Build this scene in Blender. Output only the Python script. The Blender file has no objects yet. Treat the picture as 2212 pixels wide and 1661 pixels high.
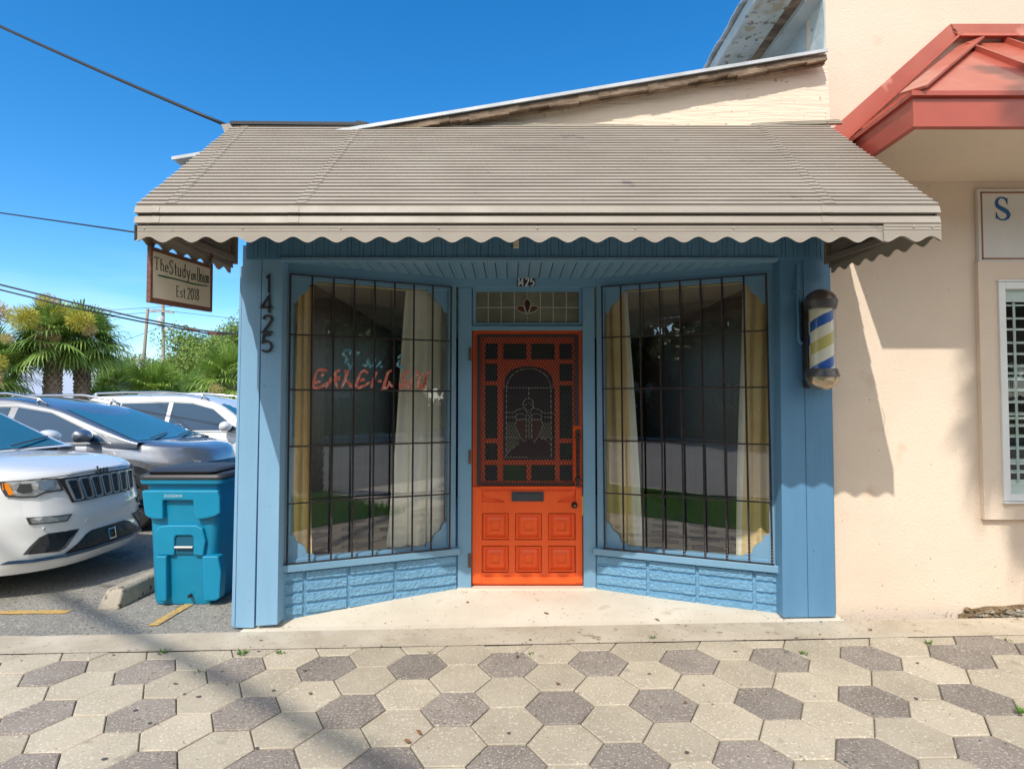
import bpy, bmesh, math, random
from mathutils import Vector, Matrix, noise
R = math.radians
V = Vector
random.seed(7)
scene = bpy.context.scene
COL = scene.collection

# ---------------------------------------------------------------- camera
F = 1280.0                      # focal length in units of a 2212 px wide picture
PITCH = R(1.88)
CAM = V((0, 0, 1.444))
cam = bpy.data.cameras.new("camera")
cam_ob = bpy.data.objects.new("camera", cam)
COL.objects.link(cam_ob)
cam_ob.location = CAM
cam_ob.rotation_euler = (R(90) + PITCH, 0, 0)
cam.sensor_width = 36.0
cam.lens = 36.0 * F / 2212.0
cam.clip_end = 2000
cam.clip_start = 0.05
scene.camera = cam_ob

# ---------------------------------------------------------------- sky and sun
SUN_DIR = V((-0.41, -1.0, 1.27)).normalized()       # towards the sun
elev = math.asin(SUN_DIR.z)
world = bpy.data.worlds.new("World")
scene.world = world
world.use_nodes = True
wn, wl = world.node_tree.nodes, world.node_tree.links
wn.clear()
w_out = wn.new("ShaderNodeOutputWorld")
w_bg = wn.new("ShaderNodeBackground")
w_sky = wn.new("ShaderNodeTexSky")
w_sky.sky_type = 'NISHITA'
w_sky.sun_disc = False
w_sky.sun_elevation = elev
w_sky.sun_rotation = math.atan2(SUN_DIR.x, SUN_DIR.y)
w_sky.air_density = 0.9
w_sky.dust_density = 0.05
w_sky.ozone_density = 3.0
w_bg.inputs[1].default_value = 0.15
w_hs = wn.new("ShaderNodeHueSaturation")
w_hs.inputs['Saturation'].default_value = 1.36
w_hs.inputs['Hue'].default_value = 0.498
w_hs.inputs['Value'].default_value = 1.05
wl.new(w_sky.outputs[0], w_hs.inputs['Color'])
# thin cirrus, low over the horizon
w_geo = wn.new("ShaderNodeTexCoord")
w_map = wn.new("ShaderNodeMapping"); w_map.inputs['Scale'].default_value = (1.2, 1.2, 7.0)
w_no = wn.new("ShaderNodeTexNoise"); w_no.inputs['Scale'].default_value = 2.6; w_no.inputs['Detail'].default_value = 7
w_rp = wn.new("ShaderNodeValToRGB"); w_rp.color_ramp.elements[0].position = 0.44; w_rp.color_ramp.elements[1].position = 0.78
w_sep = wn.new("ShaderNodeSeparateXYZ")
w_lo = wn.new("ShaderNodeMapRange"); w_lo.inputs[1].default_value = 0.22; w_lo.inputs[2].default_value = 0.08
w_mul = wn.new("ShaderNodeMath"); w_mul.operation = 'MULTIPLY'
w_mul2 = wn.new("ShaderNodeMath"); w_mul2.operation = 'MULTIPLY'; w_mul2.inputs[1].default_value = 0.55
w_mix = wn.new("ShaderNodeMixRGB"); w_mix.inputs['Color2'].default_value = (6.0, 6.6, 7.4, 1)
wl.new(w_geo.outputs['Generated'], w_map.inputs['Vector'])
wl.new(w_map.outputs[0], w_no.inputs['Vector'])
wl.new(w_no.outputs['Fac'], w_rp.inputs[0])
wl.new(w_geo.outputs['Generated'], w_sep.inputs[0])
wl.new(w_sep.outputs['Z'], w_lo.inputs[0])
wl.new(w_rp.outputs[0], w_mul.inputs[0]); wl.new(w_lo.outputs[0], w_mul.inputs[1])
wl.new(w_mul.outputs[0], w_mul2.inputs[0])
wl.new(w_mul2.outputs[0], w_mix.inputs['Fac'])
wl.new(w_hs.outputs[0], w_mix.inputs['Color1'])
# bright unseen clouds added behind the camera, white fill light for the facade
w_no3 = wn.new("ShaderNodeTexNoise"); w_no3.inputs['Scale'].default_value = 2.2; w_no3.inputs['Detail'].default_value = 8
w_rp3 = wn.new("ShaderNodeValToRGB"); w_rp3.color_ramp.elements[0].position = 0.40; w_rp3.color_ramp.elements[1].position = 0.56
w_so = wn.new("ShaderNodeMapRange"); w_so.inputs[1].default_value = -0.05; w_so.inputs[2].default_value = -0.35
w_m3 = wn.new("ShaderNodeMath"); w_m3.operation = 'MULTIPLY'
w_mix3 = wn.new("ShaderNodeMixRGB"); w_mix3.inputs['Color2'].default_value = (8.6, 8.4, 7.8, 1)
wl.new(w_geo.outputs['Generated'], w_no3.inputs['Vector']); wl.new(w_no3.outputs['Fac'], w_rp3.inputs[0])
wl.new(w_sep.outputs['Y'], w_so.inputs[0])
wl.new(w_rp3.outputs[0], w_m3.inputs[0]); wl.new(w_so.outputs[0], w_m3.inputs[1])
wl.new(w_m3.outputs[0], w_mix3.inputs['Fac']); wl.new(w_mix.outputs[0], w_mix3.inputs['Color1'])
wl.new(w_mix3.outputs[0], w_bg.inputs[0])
wl.new(w_bg.outputs[0], w_out.inputs[0])

sun = bpy.data.lights.new("sun", 'SUN')
sun.energy = 2.8
sun.angle = R(0.53)
sun.color = (1.0, 0.95, 0.87)
sun_ob = bpy.data.objects.new("sun", sun)
COL.objects.link(sun_ob)
sun_ob.location = (-3, -8, 12)
sun_ob.rotation_euler = SUN_DIR.to_track_quat('Z', 'Y').to_euler()

scene.view_settings.view_transform = 'Standard'
scene.view_settings.look = 'None'
scene.view_settings.exposure = 0.55
scene.view_settings.gamma = 1
scene.view_settings.use_curve_mapping = False
scene.cycles.max_bounces = 10
scene.cycles.transparent_max_bounces = 12
scene.cycles.diffuse_bounces = 5
scene.cycles.caustics_reflective = False
scene.cycles.caustics_refractive = False

# ---------------------------------------------------------------- picture measurements -> real places
CP, SP = math.cos(PITCH), math.sin(PITCH)
def ray(px, py):
    u = (830.5 - py) / F
    return V(((px - 1106.0) / F, CP - u * SP, SP + u * CP))
def at(px, py, Y):
    r = ray(px, py)
    return CAM + r * ((Y - CAM.y) / r.y)
def onpl(px, py, p0, n):
    r = ray(px, py)
    return CAM + r * ((p0 - CAM).dot(n) / r.dot(n))
def zin(ox, oy, s):
    return lambda x, y: ((ox + x / s) / 1.38743, (oy + y / s) / 1.38743)

# ---------------------------------------------------------------- objects
ORG = {}
def tag(o, label=None, cat=None, group=None, kind=None):
    if label: o['label'] = label
    if cat: o['category'] = cat
    if group: o['group'] = group
    if kind: o['kind'] = kind
    return o
def empty(name, loc, label, cat, group=None):
    o = bpy.data.objects.new(name, None)
    COL.objects.link(o)
    o.location = loc
    o.empty_display_size = 0.2
    ORG[o.name] = V(loc)
    return tag(o, label, cat, group)
def copy_tree(o, parent=None):
    c = o.copy(); COL.objects.link(c)
    if parent: c.parent = parent
    for ch in [k for k in bpy.data.objects if k.parent == o]:
        copy_tree(ch, c)
    return c

class MB:
    def __init__(s):
        s.v = []; s.f = []; s.m = []
    def face(s, pts, mi=0):
        b = len(s.v)
        s.v += [V(p) for p in pts]
        s.f.append(tuple(range(b, b + len(pts)))); s.m.append(mi)
    def box(s, x0, x1, y0, y1, z0, z1, mi=0):
        s.hexa([(x0, y0, z0), (x1, y0, z0), (x1, y1, z0), (x0, y1, z0), (x0, y0, z1), (x1, y0, z1), (x1, y1, z1), (x0, y1, z1)], mi)
    def hexa(s, p, mi=0):
        b = len(s.v)
        s.v += [V(q) for q in p]
        for f in ((3, 2, 1, 0), (4, 5, 6, 7), (0, 1, 5, 4), (1, 2, 6, 5), (2, 3, 7, 6), (3, 0, 4, 7)):
            s.f.append(tuple(b + i for i in f)); s.m.append(mi)
    def bar(s, a, b, w, h, up=(0, 0, 1), mi=0):
        a, b = V(a), V(b)
        d = (b - a).normalized()
        up = V(up)
        if abs(d.dot(up)) > 0.99: up = V((0, 1, 0))
        r = d.cross(up).normalized(); u = r.cross(d).normalized()
        q = []
        for e in (a, b):
            for (i, j) in ((-1, -1), (1, -1), (1, 1), (-1, 1)):
                q.append(e + r * (i * w / 2) + u * (j * h / 2))
        s.hexa(q, mi)
    def prism(s, poly, ext, mi=0, mside=None):
        # poly: 3D points (front face), ext: vector to the back
        n = len(poly); b = len(s.v)
        ext = V(ext)
        s.v += [V(p) for p in poly] + [V(p) + ext for p in poly]
        s.f.append(tuple(b + i for i in range(n))); s.m.append(mi)
        s.f.append(tuple(b + n + i for i in reversed(range(n)))); s.m.append(mi)
        for i in range(n):
            j = (i + 1) % n
            s.f.append((b + i, b + n + i, b + n + j, b + j)); s.m.append(mi if mside is None else mside)
    def tube(s, pts, r, n=8, mi=0, cap=True):
        pts = [V(p) for p in pts]
        b0 = len(s.v)
        prev = None
        for i, p in enumerate(pts):
            d = (pts[min(i + 1, len(pts) - 1)] - pts[max(i - 1, 0)]).normalized()
            if prev is None:
                a = V((0, 0, 1)) if abs(d.z) < 0.9 else V((1, 0, 0))
                u = d.cross(a).normalized()
            else:
                u = (prev - d * prev.dot(d)).normalized()
            prev = u
            w = d.cross(u)
            rr = r[i] if isinstance(r, (list, tuple)) else r
            for k in range(n):
                t = 2 * math.pi * k / n
                s.v.append(p + (u * math.cos(t) + w * math.sin(t)) * rr)
        for i in range(len(pts) - 1):
            for k in range(n):
                k2 = (k + 1) % n
                s.f.append((b0 + i * n + k, b0 + i * n + k2, b0 + (i + 1) * n + k2, b0 + (i + 1) * n + k)); s.m.append(mi)
        if cap:
            s.f.append(tuple(b0 + k for k in reversed(range(n)))); s.m.append(mi)
            s.f.append(tuple(b0 + (len(pts) - 1) * n + k for k in range(n))); s.m.append(mi)
    def lathe(s, c, prof, n=24, axis='z', mi=0):
        # prof: (radius, height) pairs along the axis
        c = V(c); b0 = len(s.v)
        for (r, h) in prof:
            for k in range(n):
                t = 2 * math.pi * k / n
                a, b = r * math.cos(t), r * math.sin(t)
                s.v.append(c + (V((a, b, h)) if axis == 'z' else V((a, h, b)) if axis == 'y' else V((h, a, b))))
        for i in range(len(prof) - 1):
            for k in range(n):
                k2 = (k + 1) % n
                s.f.append((b0 + i * n + k, b0 + i * n + k2, b0 + (i + 1) * n + k2, b0 + (i + 1) * n + k))
                s.m.append(mi if isinstance(mi, int) else mi[i])
    def grid(s, fn, nu, nv, mi=0):
        b = len(s.v)
        for j in range(nv + 1):
            for i in range(nu + 1):
                s.v.append(V(fn(i / nu, j / nv)))
        for j in range(nv):
            for i in range(nu):
                a = b + j * (nu + 1) + i
                s.f.append((a, a + 1, a + nu + 2, a + nu + 1)); s.m.append(mi)
    def ribbon(s, pts, w, M, t=0.002, mi=0):
        # flat stroke with mitred corners; M(u, v, off) -> point
        P = [V((p[0], p[1])) for p in pts]
        n = len(P); L = []; Rr = []
        for i in range(n):
            a = (P[i] - P[i - 1]) if i > 0 else (P[1] - P[0])
            b = (P[i + 1] - P[i]) if i < n - 1 else a
            if a.length < 1e-9: a = b
            if b.length < 1e-9: b = a
            a = a.normalized(); b = b.normalized()
            na, nb = V((-a.y, a.x)), V((-b.y, b.x))
            m = (na + nb)
            m = m.normalized() if m.length > 1e-3 else na
            k = 1 / max(0.5, m.dot(na))
            ww = w[i] if isinstance(w, (list, tuple)) else w
            L.append(P[i] + m * (ww / 2 * k)); Rr.append(P[i] - m * (ww / 2 * k))
        b0 = len(s.v)
        for i in range(n):
            s.v += [V(M(L[i].x, L[i].y, t)), V(M(Rr[i].x, Rr[i].y, t)), V(M(Rr[i].x, Rr[i].y, 0)), V(M(L[i].x, L[i].y, 0))]
        for i in range(n - 1):
            a = b0 + 4 * i; c = a + 4
            for k in range(4):
                k2 = (k + 1) % 4
                s.f.append((a + k, a + k2, c + k2, c + k)); s.m.append(mi)
        s.f.append((b0, b0 + 3, b0 + 2, b0 + 1)); s.m.append(mi)
        e = b0 + 4 * (n - 1)
        s.f.append((e, e + 1, e + 2, e + 3)); s.m.append(mi)
    def build(s, name, mats, parent=None, origin=None, smooth=False, bevel=0, recalc=True, weld=0):
        if not isinstance(mats, (list, tuple)): mats = [mats]
        if parent is not None:
            o0 = ORG[parent.name]
        elif origin is not None:
            o0 = V(origin)
        else:
            xs = [p.x for p in s.v]; ys = [p.y for p in s.v]; zs = [p.z for p in s.v]
            o0 = V(((min(xs) + max(xs)) / 2, (min(ys) + max(ys)) / 2, min(zs)))
        me = bpy.data.meshes.new(name)
        me.from_pydata([tuple(p - o0) for p in s.v], [], s.f)
        for m in mats: me.materials.append(m)
        me.polygons.foreach_set('material_index', s.m)
        if recalc or weld:
            bm = bmesh.new(); bm.from_mesh(me)
            if weld: bmesh.ops.remove_doubles(bm, verts=bm.verts, dist=weld)
            if recalc: bmesh.ops.recalc_face_normals(bm, faces=bm.faces)
            bm.to_mesh(me); bm.free()
        if smooth:
            me.polygons.foreach_set('use_smooth', [True] * len(me.polygons))
        me.update()
        o = bpy.data.objects.new(name, me)
        COL.objects.link(o)
        ORG[o.name] = o0
        if parent is not None:
            o.parent = parent
        else:
            o.location = o0
        if smooth and not isinstance(smooth, bool):
            try:
                me.set_sharp_from_angle(angle=R(smooth))
            except Exception:
                pass
        if bevel:
            b = o.modifiers.new('bevel', 'BEVEL'); b.width = bevel; b.segments = 2; b.limit_method = 'ANGLE'; b.angle_limit = R(40)
        return o

# ---------------------------------------------------------------- materials
def mat(name, col, rough=0.6, col2=None, scale=6.0, stretch=(1, 1, 1), detail=6, lo=0.35, hi=0.65, metal=0.0,
        bump=0.0, bscale=60.0, bstretch=(1, 1, 1), bdetail=6, coat=0.0, spots=None, spot_scale=60, spot_t=0.62,
        island=0.0, spec=0.5, trans=0.0, bdist=0.01, rough2=None):
    m = bpy.data.materials.new(name)
    m.use_nodes = True
    N, L = m.node_tree.nodes, m.node_tree.links
    bs = N['Principled BSDF']
    bs.inputs['Roughness'].default_value = rough
    bs.inputs['Metallic'].default_value = metal
    bs.inputs['Specular IOR Level'].default_value = spec
    if coat:
        bs.inputs['Coat Weight'].default_value = coat; bs.inputs['Coat Roughness'].default_value = 0.04
    if trans:
        bs.inputs['Transmission Weight'].default_value = trans
    tc = N.new('ShaderNodeTexCoord')
    def c4(c): return (c[0], c[1], c[2], 1)
    src = None
    if col2 is not None:
        mp = N.new('ShaderNodeMapping'); mp.inputs['Scale'].default_value = stretch
        no = N.new('ShaderNodeTexNoise'); no.inputs['Scale'].default_value = scale; no.inputs['Detail'].default_value = detail
        no.inputs['Roughness'].default_value = 0.6
        rp = N.new('ShaderNodeValToRGB')
        rp.color_ramp.elements[0].position = lo; rp.color_ramp.elements[0].color = c4(col)
        rp.color_ramp.elements[1].position = hi; rp.color_ramp.elements[1].color = c4(col2)
        L.new(tc.outputs['Object'], mp.inputs[0]); L.new(mp.outputs[0], no.inputs['Vector']); L.new(no.outputs['Fac'], rp.inputs[0])
        src = rp.outputs[0]
    else:
        rgb = N.new('ShaderNodeRGB'); rgb.outputs[0].default_value = c4(col); src = rgb.outputs[0]
    if spots is not None:
        for (sc, ssc, st) in spots:
            no = N.new('ShaderNodeTexNoise'); no.inputs['Scale'].default_value = ssc; no.inputs['Detail'].default_value = 3
            L.new(tc.outputs['Object'], no.inputs['Vector'])
            rp = N.new('ShaderNodeValToRGB'); rp.color_ramp.elements[0].position = st; rp.color_ramp.elements[1].position = min(1, st + 0.05)
            mx = N.new('ShaderNodeMixRGB'); mx.inputs['Color2'].default_value = c4(sc)
            L.new(no.outputs['Fac'], rp.inputs[0]); L.new(rp.outputs[0], mx.inputs['Fac']); L.new(src, mx.inputs['Color1'])
            src = mx.outputs[0]
    if island:
        ge = N.new('ShaderNodeNewGeometry')
        mr = N.new('ShaderNodeMapRange'); mr.inputs[3].default_value = 1 - island; mr.inputs[4].default_value = 1 + island
        hs = N.new('ShaderNodeHueSaturation')
        L.new(ge.outputs['Random Per Island'], mr.inputs[0]); L.new(mr.outputs[0], hs.inputs['Value']); L.new(src, hs.inputs['Color'])
        src = hs.outputs[0]
    L.new(src, bs.inputs['Base Color'])
    if rough2 is not None:
        no = N.new('ShaderNodeTexNoise'); no.inputs['Scale'].default_value = 5; no.inputs['Detail'].default_value = 5
        mr = N.new('ShaderNodeMapRange'); mr.inputs[1].default_value = .35; mr.inputs[2].default_value = .65
        mr.inputs[3].default_value = rough; mr.inputs[4].default_value = rough2
        L.new(tc.outputs['Object'], no.inputs['Vector']); L.new(no.outputs['Fac'], mr.inputs[0]); L.new(mr.outputs[0], bs.inputs['Roughness'])
    if bump:
        mp = N.new('ShaderNodeMapping'); mp.inputs['Scale'].default_value = bstretch
        no = N.new('ShaderNodeTexNoise'); no.inputs['Scale'].default_value = bscale; no.inputs['Detail'].default_value = bdetail
        bp = N.new('ShaderNodeBump'); bp.inputs['Strength'].default_value = bump; bp.inputs['Distance'].default_value = bdist
        L.new(tc.outputs['Object'], mp.inputs[0]); L.new(mp.outputs[0], no.inputs['Vector']); L.new(no.outputs['Fac'], bp.inputs['Height'])
        L.new(bp.outputs[0], bs.inputs['Normal'])
    return m

def glass_mat(name, refl=0.16, tint=(0.9, 0.93, 0.92), rough=0.0, opaque=0.0, ocol=(.5, .5, .45)):
    m = bpy.data.materials.new(name); m.use_nodes = True
    N, L = m.node_tree.nodes, m.node_tree.links
    N.clear()
    out = N.new('ShaderNodeOutputMaterial')
    tr = N.new('ShaderNodeBsdfTransparent'); tr.inputs[0].default_value = (*tint, 1)
    gl = N.new('ShaderNodeBsdfGlossy'); gl.inputs['Roughness'].default_value = rough
    ge = N.new('ShaderNodeNewGeometry'); dt = N.new('ShaderNodeVectorMath'); dt.operation = 'DOT_PRODUCT'
    ab = N.new('ShaderNodeMath'); ab.operation = 'ABSOLUTE'; sb = N.new('ShaderNodeMath'); sb.operation = 'SUBTRACT'; sb.inputs[0].default_value = 1.0
    fr = N.new('ShaderNodeMath'); fr.operation = 'POWER'; fr.inputs[1].default_value = 4.0
    L.new(ge.outputs['Incoming'], dt.inputs[0]); L.new(ge.outputs['Normal'], dt.inputs[1]); L.new(dt.outputs['Value'], ab.inputs[0])
    L.new(ab.outputs[0], sb.inputs[1]); L.new(sb.outputs[0], fr.inputs[0])
    mr = N.new('ShaderNodeMath'); mr.operation = 'ADD'; mr.inputs[1].default_value = refl
    mx = N.new('ShaderNodeMixShader')
    L.new(fr.outputs[0], mr.inputs[0]); L.new(mr.outputs[0], mx.inputs[0])
    if opaque:
        df = N.new('ShaderNodeBsdfDiffuse'); df.inputs[0].default_value = (*ocol, 1)
        m2 = N.new('ShaderNodeMixShader'); m2.inputs[0].default_value = opaque
        L.new(tr.outputs[0], m2.inputs[1]); L.new(df.outputs[0], m2.inputs[2]); L.new(m2.outputs[0], mx.inputs[1])
    else:
        L.new(tr.outputs[0], mx.inputs[1])
    L.new(gl.outputs[0], mx.inputs[2]); L.new(mx.outputs[0], out.inputs[0])
    return m

def leaf_mat(name, col, col2, rough=0.5, trans=0.35):
    m = bpy.data.materials.new(name); m.use_nodes = True
    N, L = m.node_tree.nodes, m.node_tree.links
    N.clear()
    out = N.new('ShaderNodeOutputMaterial')
    ge = N.new('ShaderNodeNewGeometry')
    rp = N.new('ShaderNodeValToRGB')
    rp.color_ramp.elements[0].color = (*col, 1); rp.color_ramp.elements[1].color = (*col2, 1)
    L.new(ge.outputs['Random Per Island'], rp.inputs[0])
    pb = N.new('ShaderNodeBsdfPrincipled'); pb.inputs['Roughness'].default_value = rough
    pb.inputs['Specular IOR Level'].default_value = 0.3
    tl = N.new('ShaderNodeBsdfTranslucent')
    mx = N.new('ShaderNodeMixShader'); mx.inputs[0].default_value = trans
    L.new(rp.outputs[0], pb.inputs['Base Color']); L.new(rp.outputs[0], tl.inputs[0])
    L.new(pb.outputs[0], mx.inputs[1]); L.new(tl.outputs[0], mx.inputs[2]); L.new(mx.outputs[0], out.inputs[0])
    return m

BLUE = (0.115, 0.27, 0.43)
M = {}
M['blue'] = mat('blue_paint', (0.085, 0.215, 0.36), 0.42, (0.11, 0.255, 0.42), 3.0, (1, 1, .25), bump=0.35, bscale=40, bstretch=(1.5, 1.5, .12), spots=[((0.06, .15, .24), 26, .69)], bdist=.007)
M['blue_left'] = mat('pale_blue_paint', (0.20, 0.375, 0.55), 0.42, (0.235, 0.42, 0.60), 3.0, (1, 1, .25), bump=0.35, bscale=40, bstretch=(1.5, 1.5, .12), spots=[((0.12, .25, .36), 22, .70)], bdist=.004)  # paler than the blue of the right post
M['blue_flat'] = mat('lightened_blue_paint', (0.155, 0.305, 0.445), 0.42, (0.185, 0.345, 0.49), 2.0, bump=0.15, bscale=30, bdist=.003)  # blue lightened in place of fill light on the shaded porch
M['blue_block'] = mat('blue_painted_block', (0.125, 0.29, 0.45), 0.55, (0.15, 0.33, 0.495), 4.0, bump=0.7, bscale=70, bdist=.006)
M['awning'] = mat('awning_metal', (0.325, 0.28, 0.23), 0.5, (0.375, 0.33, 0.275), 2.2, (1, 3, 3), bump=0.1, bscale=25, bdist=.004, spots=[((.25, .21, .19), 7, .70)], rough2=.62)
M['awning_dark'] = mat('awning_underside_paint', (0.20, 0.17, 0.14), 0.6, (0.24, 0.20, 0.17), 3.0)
M['stucco'] = mat('peach_stucco', (0.70, 0.565, 0.445), 0.9, (0.77, 0.635, 0.505), 0.9, bump=0.45, bscale=85, bdist=.008, bdetail=8, spots=[((.70, .54, .40), 2.3, .68)])
M['plywood'] = mat('cream_painted_plywood', (0.78, 0.63, 0.48), 0.85, (0.84, 0.70, 0.56), 2.0, (0.3, 1, 1), bump=0.9, bscale=22, bstretch=(.25, 1, 2.2), bdist=.01, spots=[((.52, .38, .25), 26, .675)])
M['concrete'] = mat('apron_concrete', (0.60, 0.52, 0.41), 0.85, (0.70, 0.63, 0.52), 1.6, bump=0.4, bscale=90, bdist=.003, spots=[((.36, .27, .18), 55, .70), ((.56, .48, .37), 3.1, .66)])
M['strip'] = mat('weathered_concrete', (0.40, 0.335, 0.25), 0.9, (0.54, 0.47, 0.37), 2.6, bump=0.5, bscale=80, bdist=.004, spots=[((.24, .18, .12), 60, .66), ((.30, .24, .17), 12, .66), ((.50, .44, .35), 5, .62)])
M['paver'] = mat('tan_paver', (0.385, 0.325, 0.24), 0.85, (0.47, 0.40, 0.30), 3.0, bump=0.6, bscale=160, bdist=.003, island=.11, spots=[((.58, .53, .42), 85, .585), ((.23, .19, .13), 70, .66), ((.32, .28, .21), 5, .70)])
M['paver_dark'] = mat('brown_paver', (0.21, 0.175, 0.145), 0.85, (0.265, 0.225, 0.19), 5.0, bump=0.8, bscale=150, bdist=.004, island=.14, spots=[((.42, .36, .29), 88, .57), ((.09, .07, .06), 60, .64)])
M['grout'] = mat('paver_joint_sand', (0.11, 0.09, 0.06), 0.95, (0.17, 0.15, 0.10), 9.0)
M['asphalt'] = mat('lot_asphalt', (0.21, 0.195, 0.165), 0.85, (0.30, 0.28, 0.24), 1.1, bump=0.9, bscale=120, bdist=.006, spots=[((.46, .43, .37), 60, .575), ((.07, .065, .06), 48, .60), ((.14, .13, .11), 1.7, .62)])
M['road'] = mat('road_asphalt', (0.19, 0.18, 0.165), 0.85, (0.26, 0.25, 0.235), 0.8, bump=0.5, bscale=90, bdist=.004, spots=[((.25, .24, .22), 90, .62)])
M['yellow'] = mat('yellow_road_paint', (0.62, 0.36, 0.06), 0.7, (0.50, 0.34, 0.13), 8, spots=[((.2, .19, .17), 45, .56)])
M['dirt'] = mat('dirt', (0.16, 0.10, 0.055), 0.95, (0.34, 0.24, 0.14), 14, bump=.8, bscale=60)
M['grass'] = leaf_mat('grass_blade', (0.13, 0.27, 0.03), (0.24, 0.44, 0.06))
M['lawn'] = mat('lawn_soil', (0.04, 0.09, 0.015), 0.95, (0.08, 0.14, 0.03), 9, bump=.8, bscale=80)
M['orange'] = mat('orange_door_paint', (0.80, 0.095, 0.012), 0.42, (0.87, 0.12, 0.02), 4, (1, 1, .3), bump=.3, bscale=30, bstretch=(2, 2, .2), bdist=.004, spots=[((.5, .06, .012), 16, .72)])
M['screen'] = mat('dark_wire', (0.045, 0.035, 0.035), 0.45, metal=.3)
M['iron'] = mat('black_iron', (0.03, 0.024, 0.026), 0.42, (0.06, 0.045, 0.04), 30, metal=.4)
M['black'] = mat('black_paint', (0.015, 0.016, 0.02), 0.55)
M['gold'] = mat('old_brass', (0.60, 0.44, 0.16), 0.3, metal=.8)
M['white'] = mat('white_paint', (0.72, 0.74, 0.74), 0.4, (0.80, 0.82, 0.82), 5)
M['lead'] = mat('lead_came', (0.42, 0.42, 0.36), 0.45, metal=.2)
M['glass'] = glass_mat('window_glass', 0.20, (.97, .98, .97))
M['glass_side'] = glass_mat('office_window_glass', 0.10, (.97, .98, .97))
M['frost'] = mat('hammered_glass', (0.13, 0.12, 0.08), 0.2, (0.20, 0.19, 0.13), 4, bump=.7, bscale=60, bdist=.006, bstretch=(.6, 1, 1.6))
M['g_green'] = mat('green_glass', (0.008, 0.022, 0.015), 0.15, (0.012, 0.045, 0.022), 7, bump=.5, bscale=90, bdist=.004)
M['g_blue'] = mat('blue_glass', (0.010, 0.016, 0.03), 0.15, (0.015, 0.025, 0.05), 7, bump=.5, bscale=90, bdist=.004)
M['g_amber'] = mat('amber_glass', (0.12, 0.045, 0.02), 0.15, bump=.4, bscale=90, bdist=.003)
M['g_maroon'] = mat('maroon_glass', (0.06, 0.018, 0.022), 0.15)
M['g_smoke'] = mat('smoke_glass', (0.035, 0.034, 0.036), 0.06, (0.06, .058, .055), 3)
M['cur_gold'] = mat('gold_curtain_cloth', (0.76, 0.56, 0.26), 0.9, (0.82, 0.63, 0.32), 8, bump=.3, bscale=300, bdist=.002)
M['cur_cream'] = mat('cream_curtain_cloth', (0.78, 0.76, 0.62), 0.9, (0.84, 0.82, 0.70), 6, bump=.3, bscale=300, bdist=.002)
M['panel'] = mat('brown_wood_panelling', (0.11, 0.045, 0.03), 0.45, (0.17, 0.075, 0.05), 7, (1, 1, .15))
M['ceil_in'] = mat('cream_ceiling', (0.82, 0.76, 0.60), 0.9, (0.86, 0.80, 0.64), 3)
M['floor_in'] = mat('pale_wood_floor', (0.50, 0.40, 0.28), 0.4, (0.56, 0.46, 0.33), 4, (1, .2, 1))  # floor made pale to bounce sunlight up to the ceiling
M['red_metal'] = mat('red_roof_metal', (0.38, 0.075, 0.045), 0.35, (0.46, 0.115, 0.07), 1.8, coat=.3, rough2=.5, spots=[((.58, .22, .16), 3, .66)])
M['red_dark'] = mat('red_fascia_metal', (0.37, 0.062, 0.04), 0.4, (0.43, 0.08, 0.05), 3, coat=.2)
M['roof_metal'] = mat('galvanised_sheet', (0.44, 0.46, 0.48), 0.45, (0.58, 0.59, 0.60), 6, metal=.2)
M['wood_old'] = mat('weathered_wood', (0.10, 0.065, 0.042), 0.9, (0.30, 0.22, 0.15), 12, (.4, 1, 1), bump=1, bscale=40, bstretch=(.3, 1, 1))
M['wood_grey'] = mat('grey_weathered_wood', (0.25, 0.22, 0.17), 0.9, (0.42, 0.38, 0.30), 12, (.2, 1, 1), bump=1, bscale=40, bstretch=(.2, 1, 3))
M['peel'] = mat('peeling_white_paint', (0.36, 0.39, 0.37), 0.8, (0.50, 0.53, 0.50), 5, bump=.6, bscale=20, spots=[((.20, .18, .14), 16, .585), ((.34, .31, .22), 7, .60)])
M['peel2'] = mat('grey_green_paint', (0.40, 0.45, 0.45), 0.8, (0.50, 0.55, 0.54), 5, bump=.5, bscale=20, spots=[((.2, .19, .15), 13, .66)])
M['bluegrey'] = mat('old_grey_stucco', (0.34, 0.42, 0.46), 0.9, (0.46, 0.52, 0.54), 3, bump=.8, bscale=18, spots=[((.20, .25, .22), 7, .62), ((.62, .62, .58), 4, .66)])
M['rust'] = mat('rusty_steel', (0.10, 0.045, 0.03), 0.8, (0.17, 0.08, 0.05), 40)
M['sign_wood'] = mat('brown_sign_frame_wood', (0.15, 0.06, 0.04), 0.7, (0.20, 0.085, 0.055), 18, (1, .2, 1), bump=.5, bscale=60)
M['sign_cream'] = mat('cream_sign_board', (0.66, 0.58, 0.46), 0.75, (0.72, 0.64, 0.52), 5, (1, .3, 1), bump=.3, bscale=30)
M['sign_ink'] = mat('dark_green_ink', (0.02, 0.04, 0.03), 0.6)
M['sign_green'] = mat('green_brush_stroke', (0.015, 0.10, 0.04), 0.6)
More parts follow.
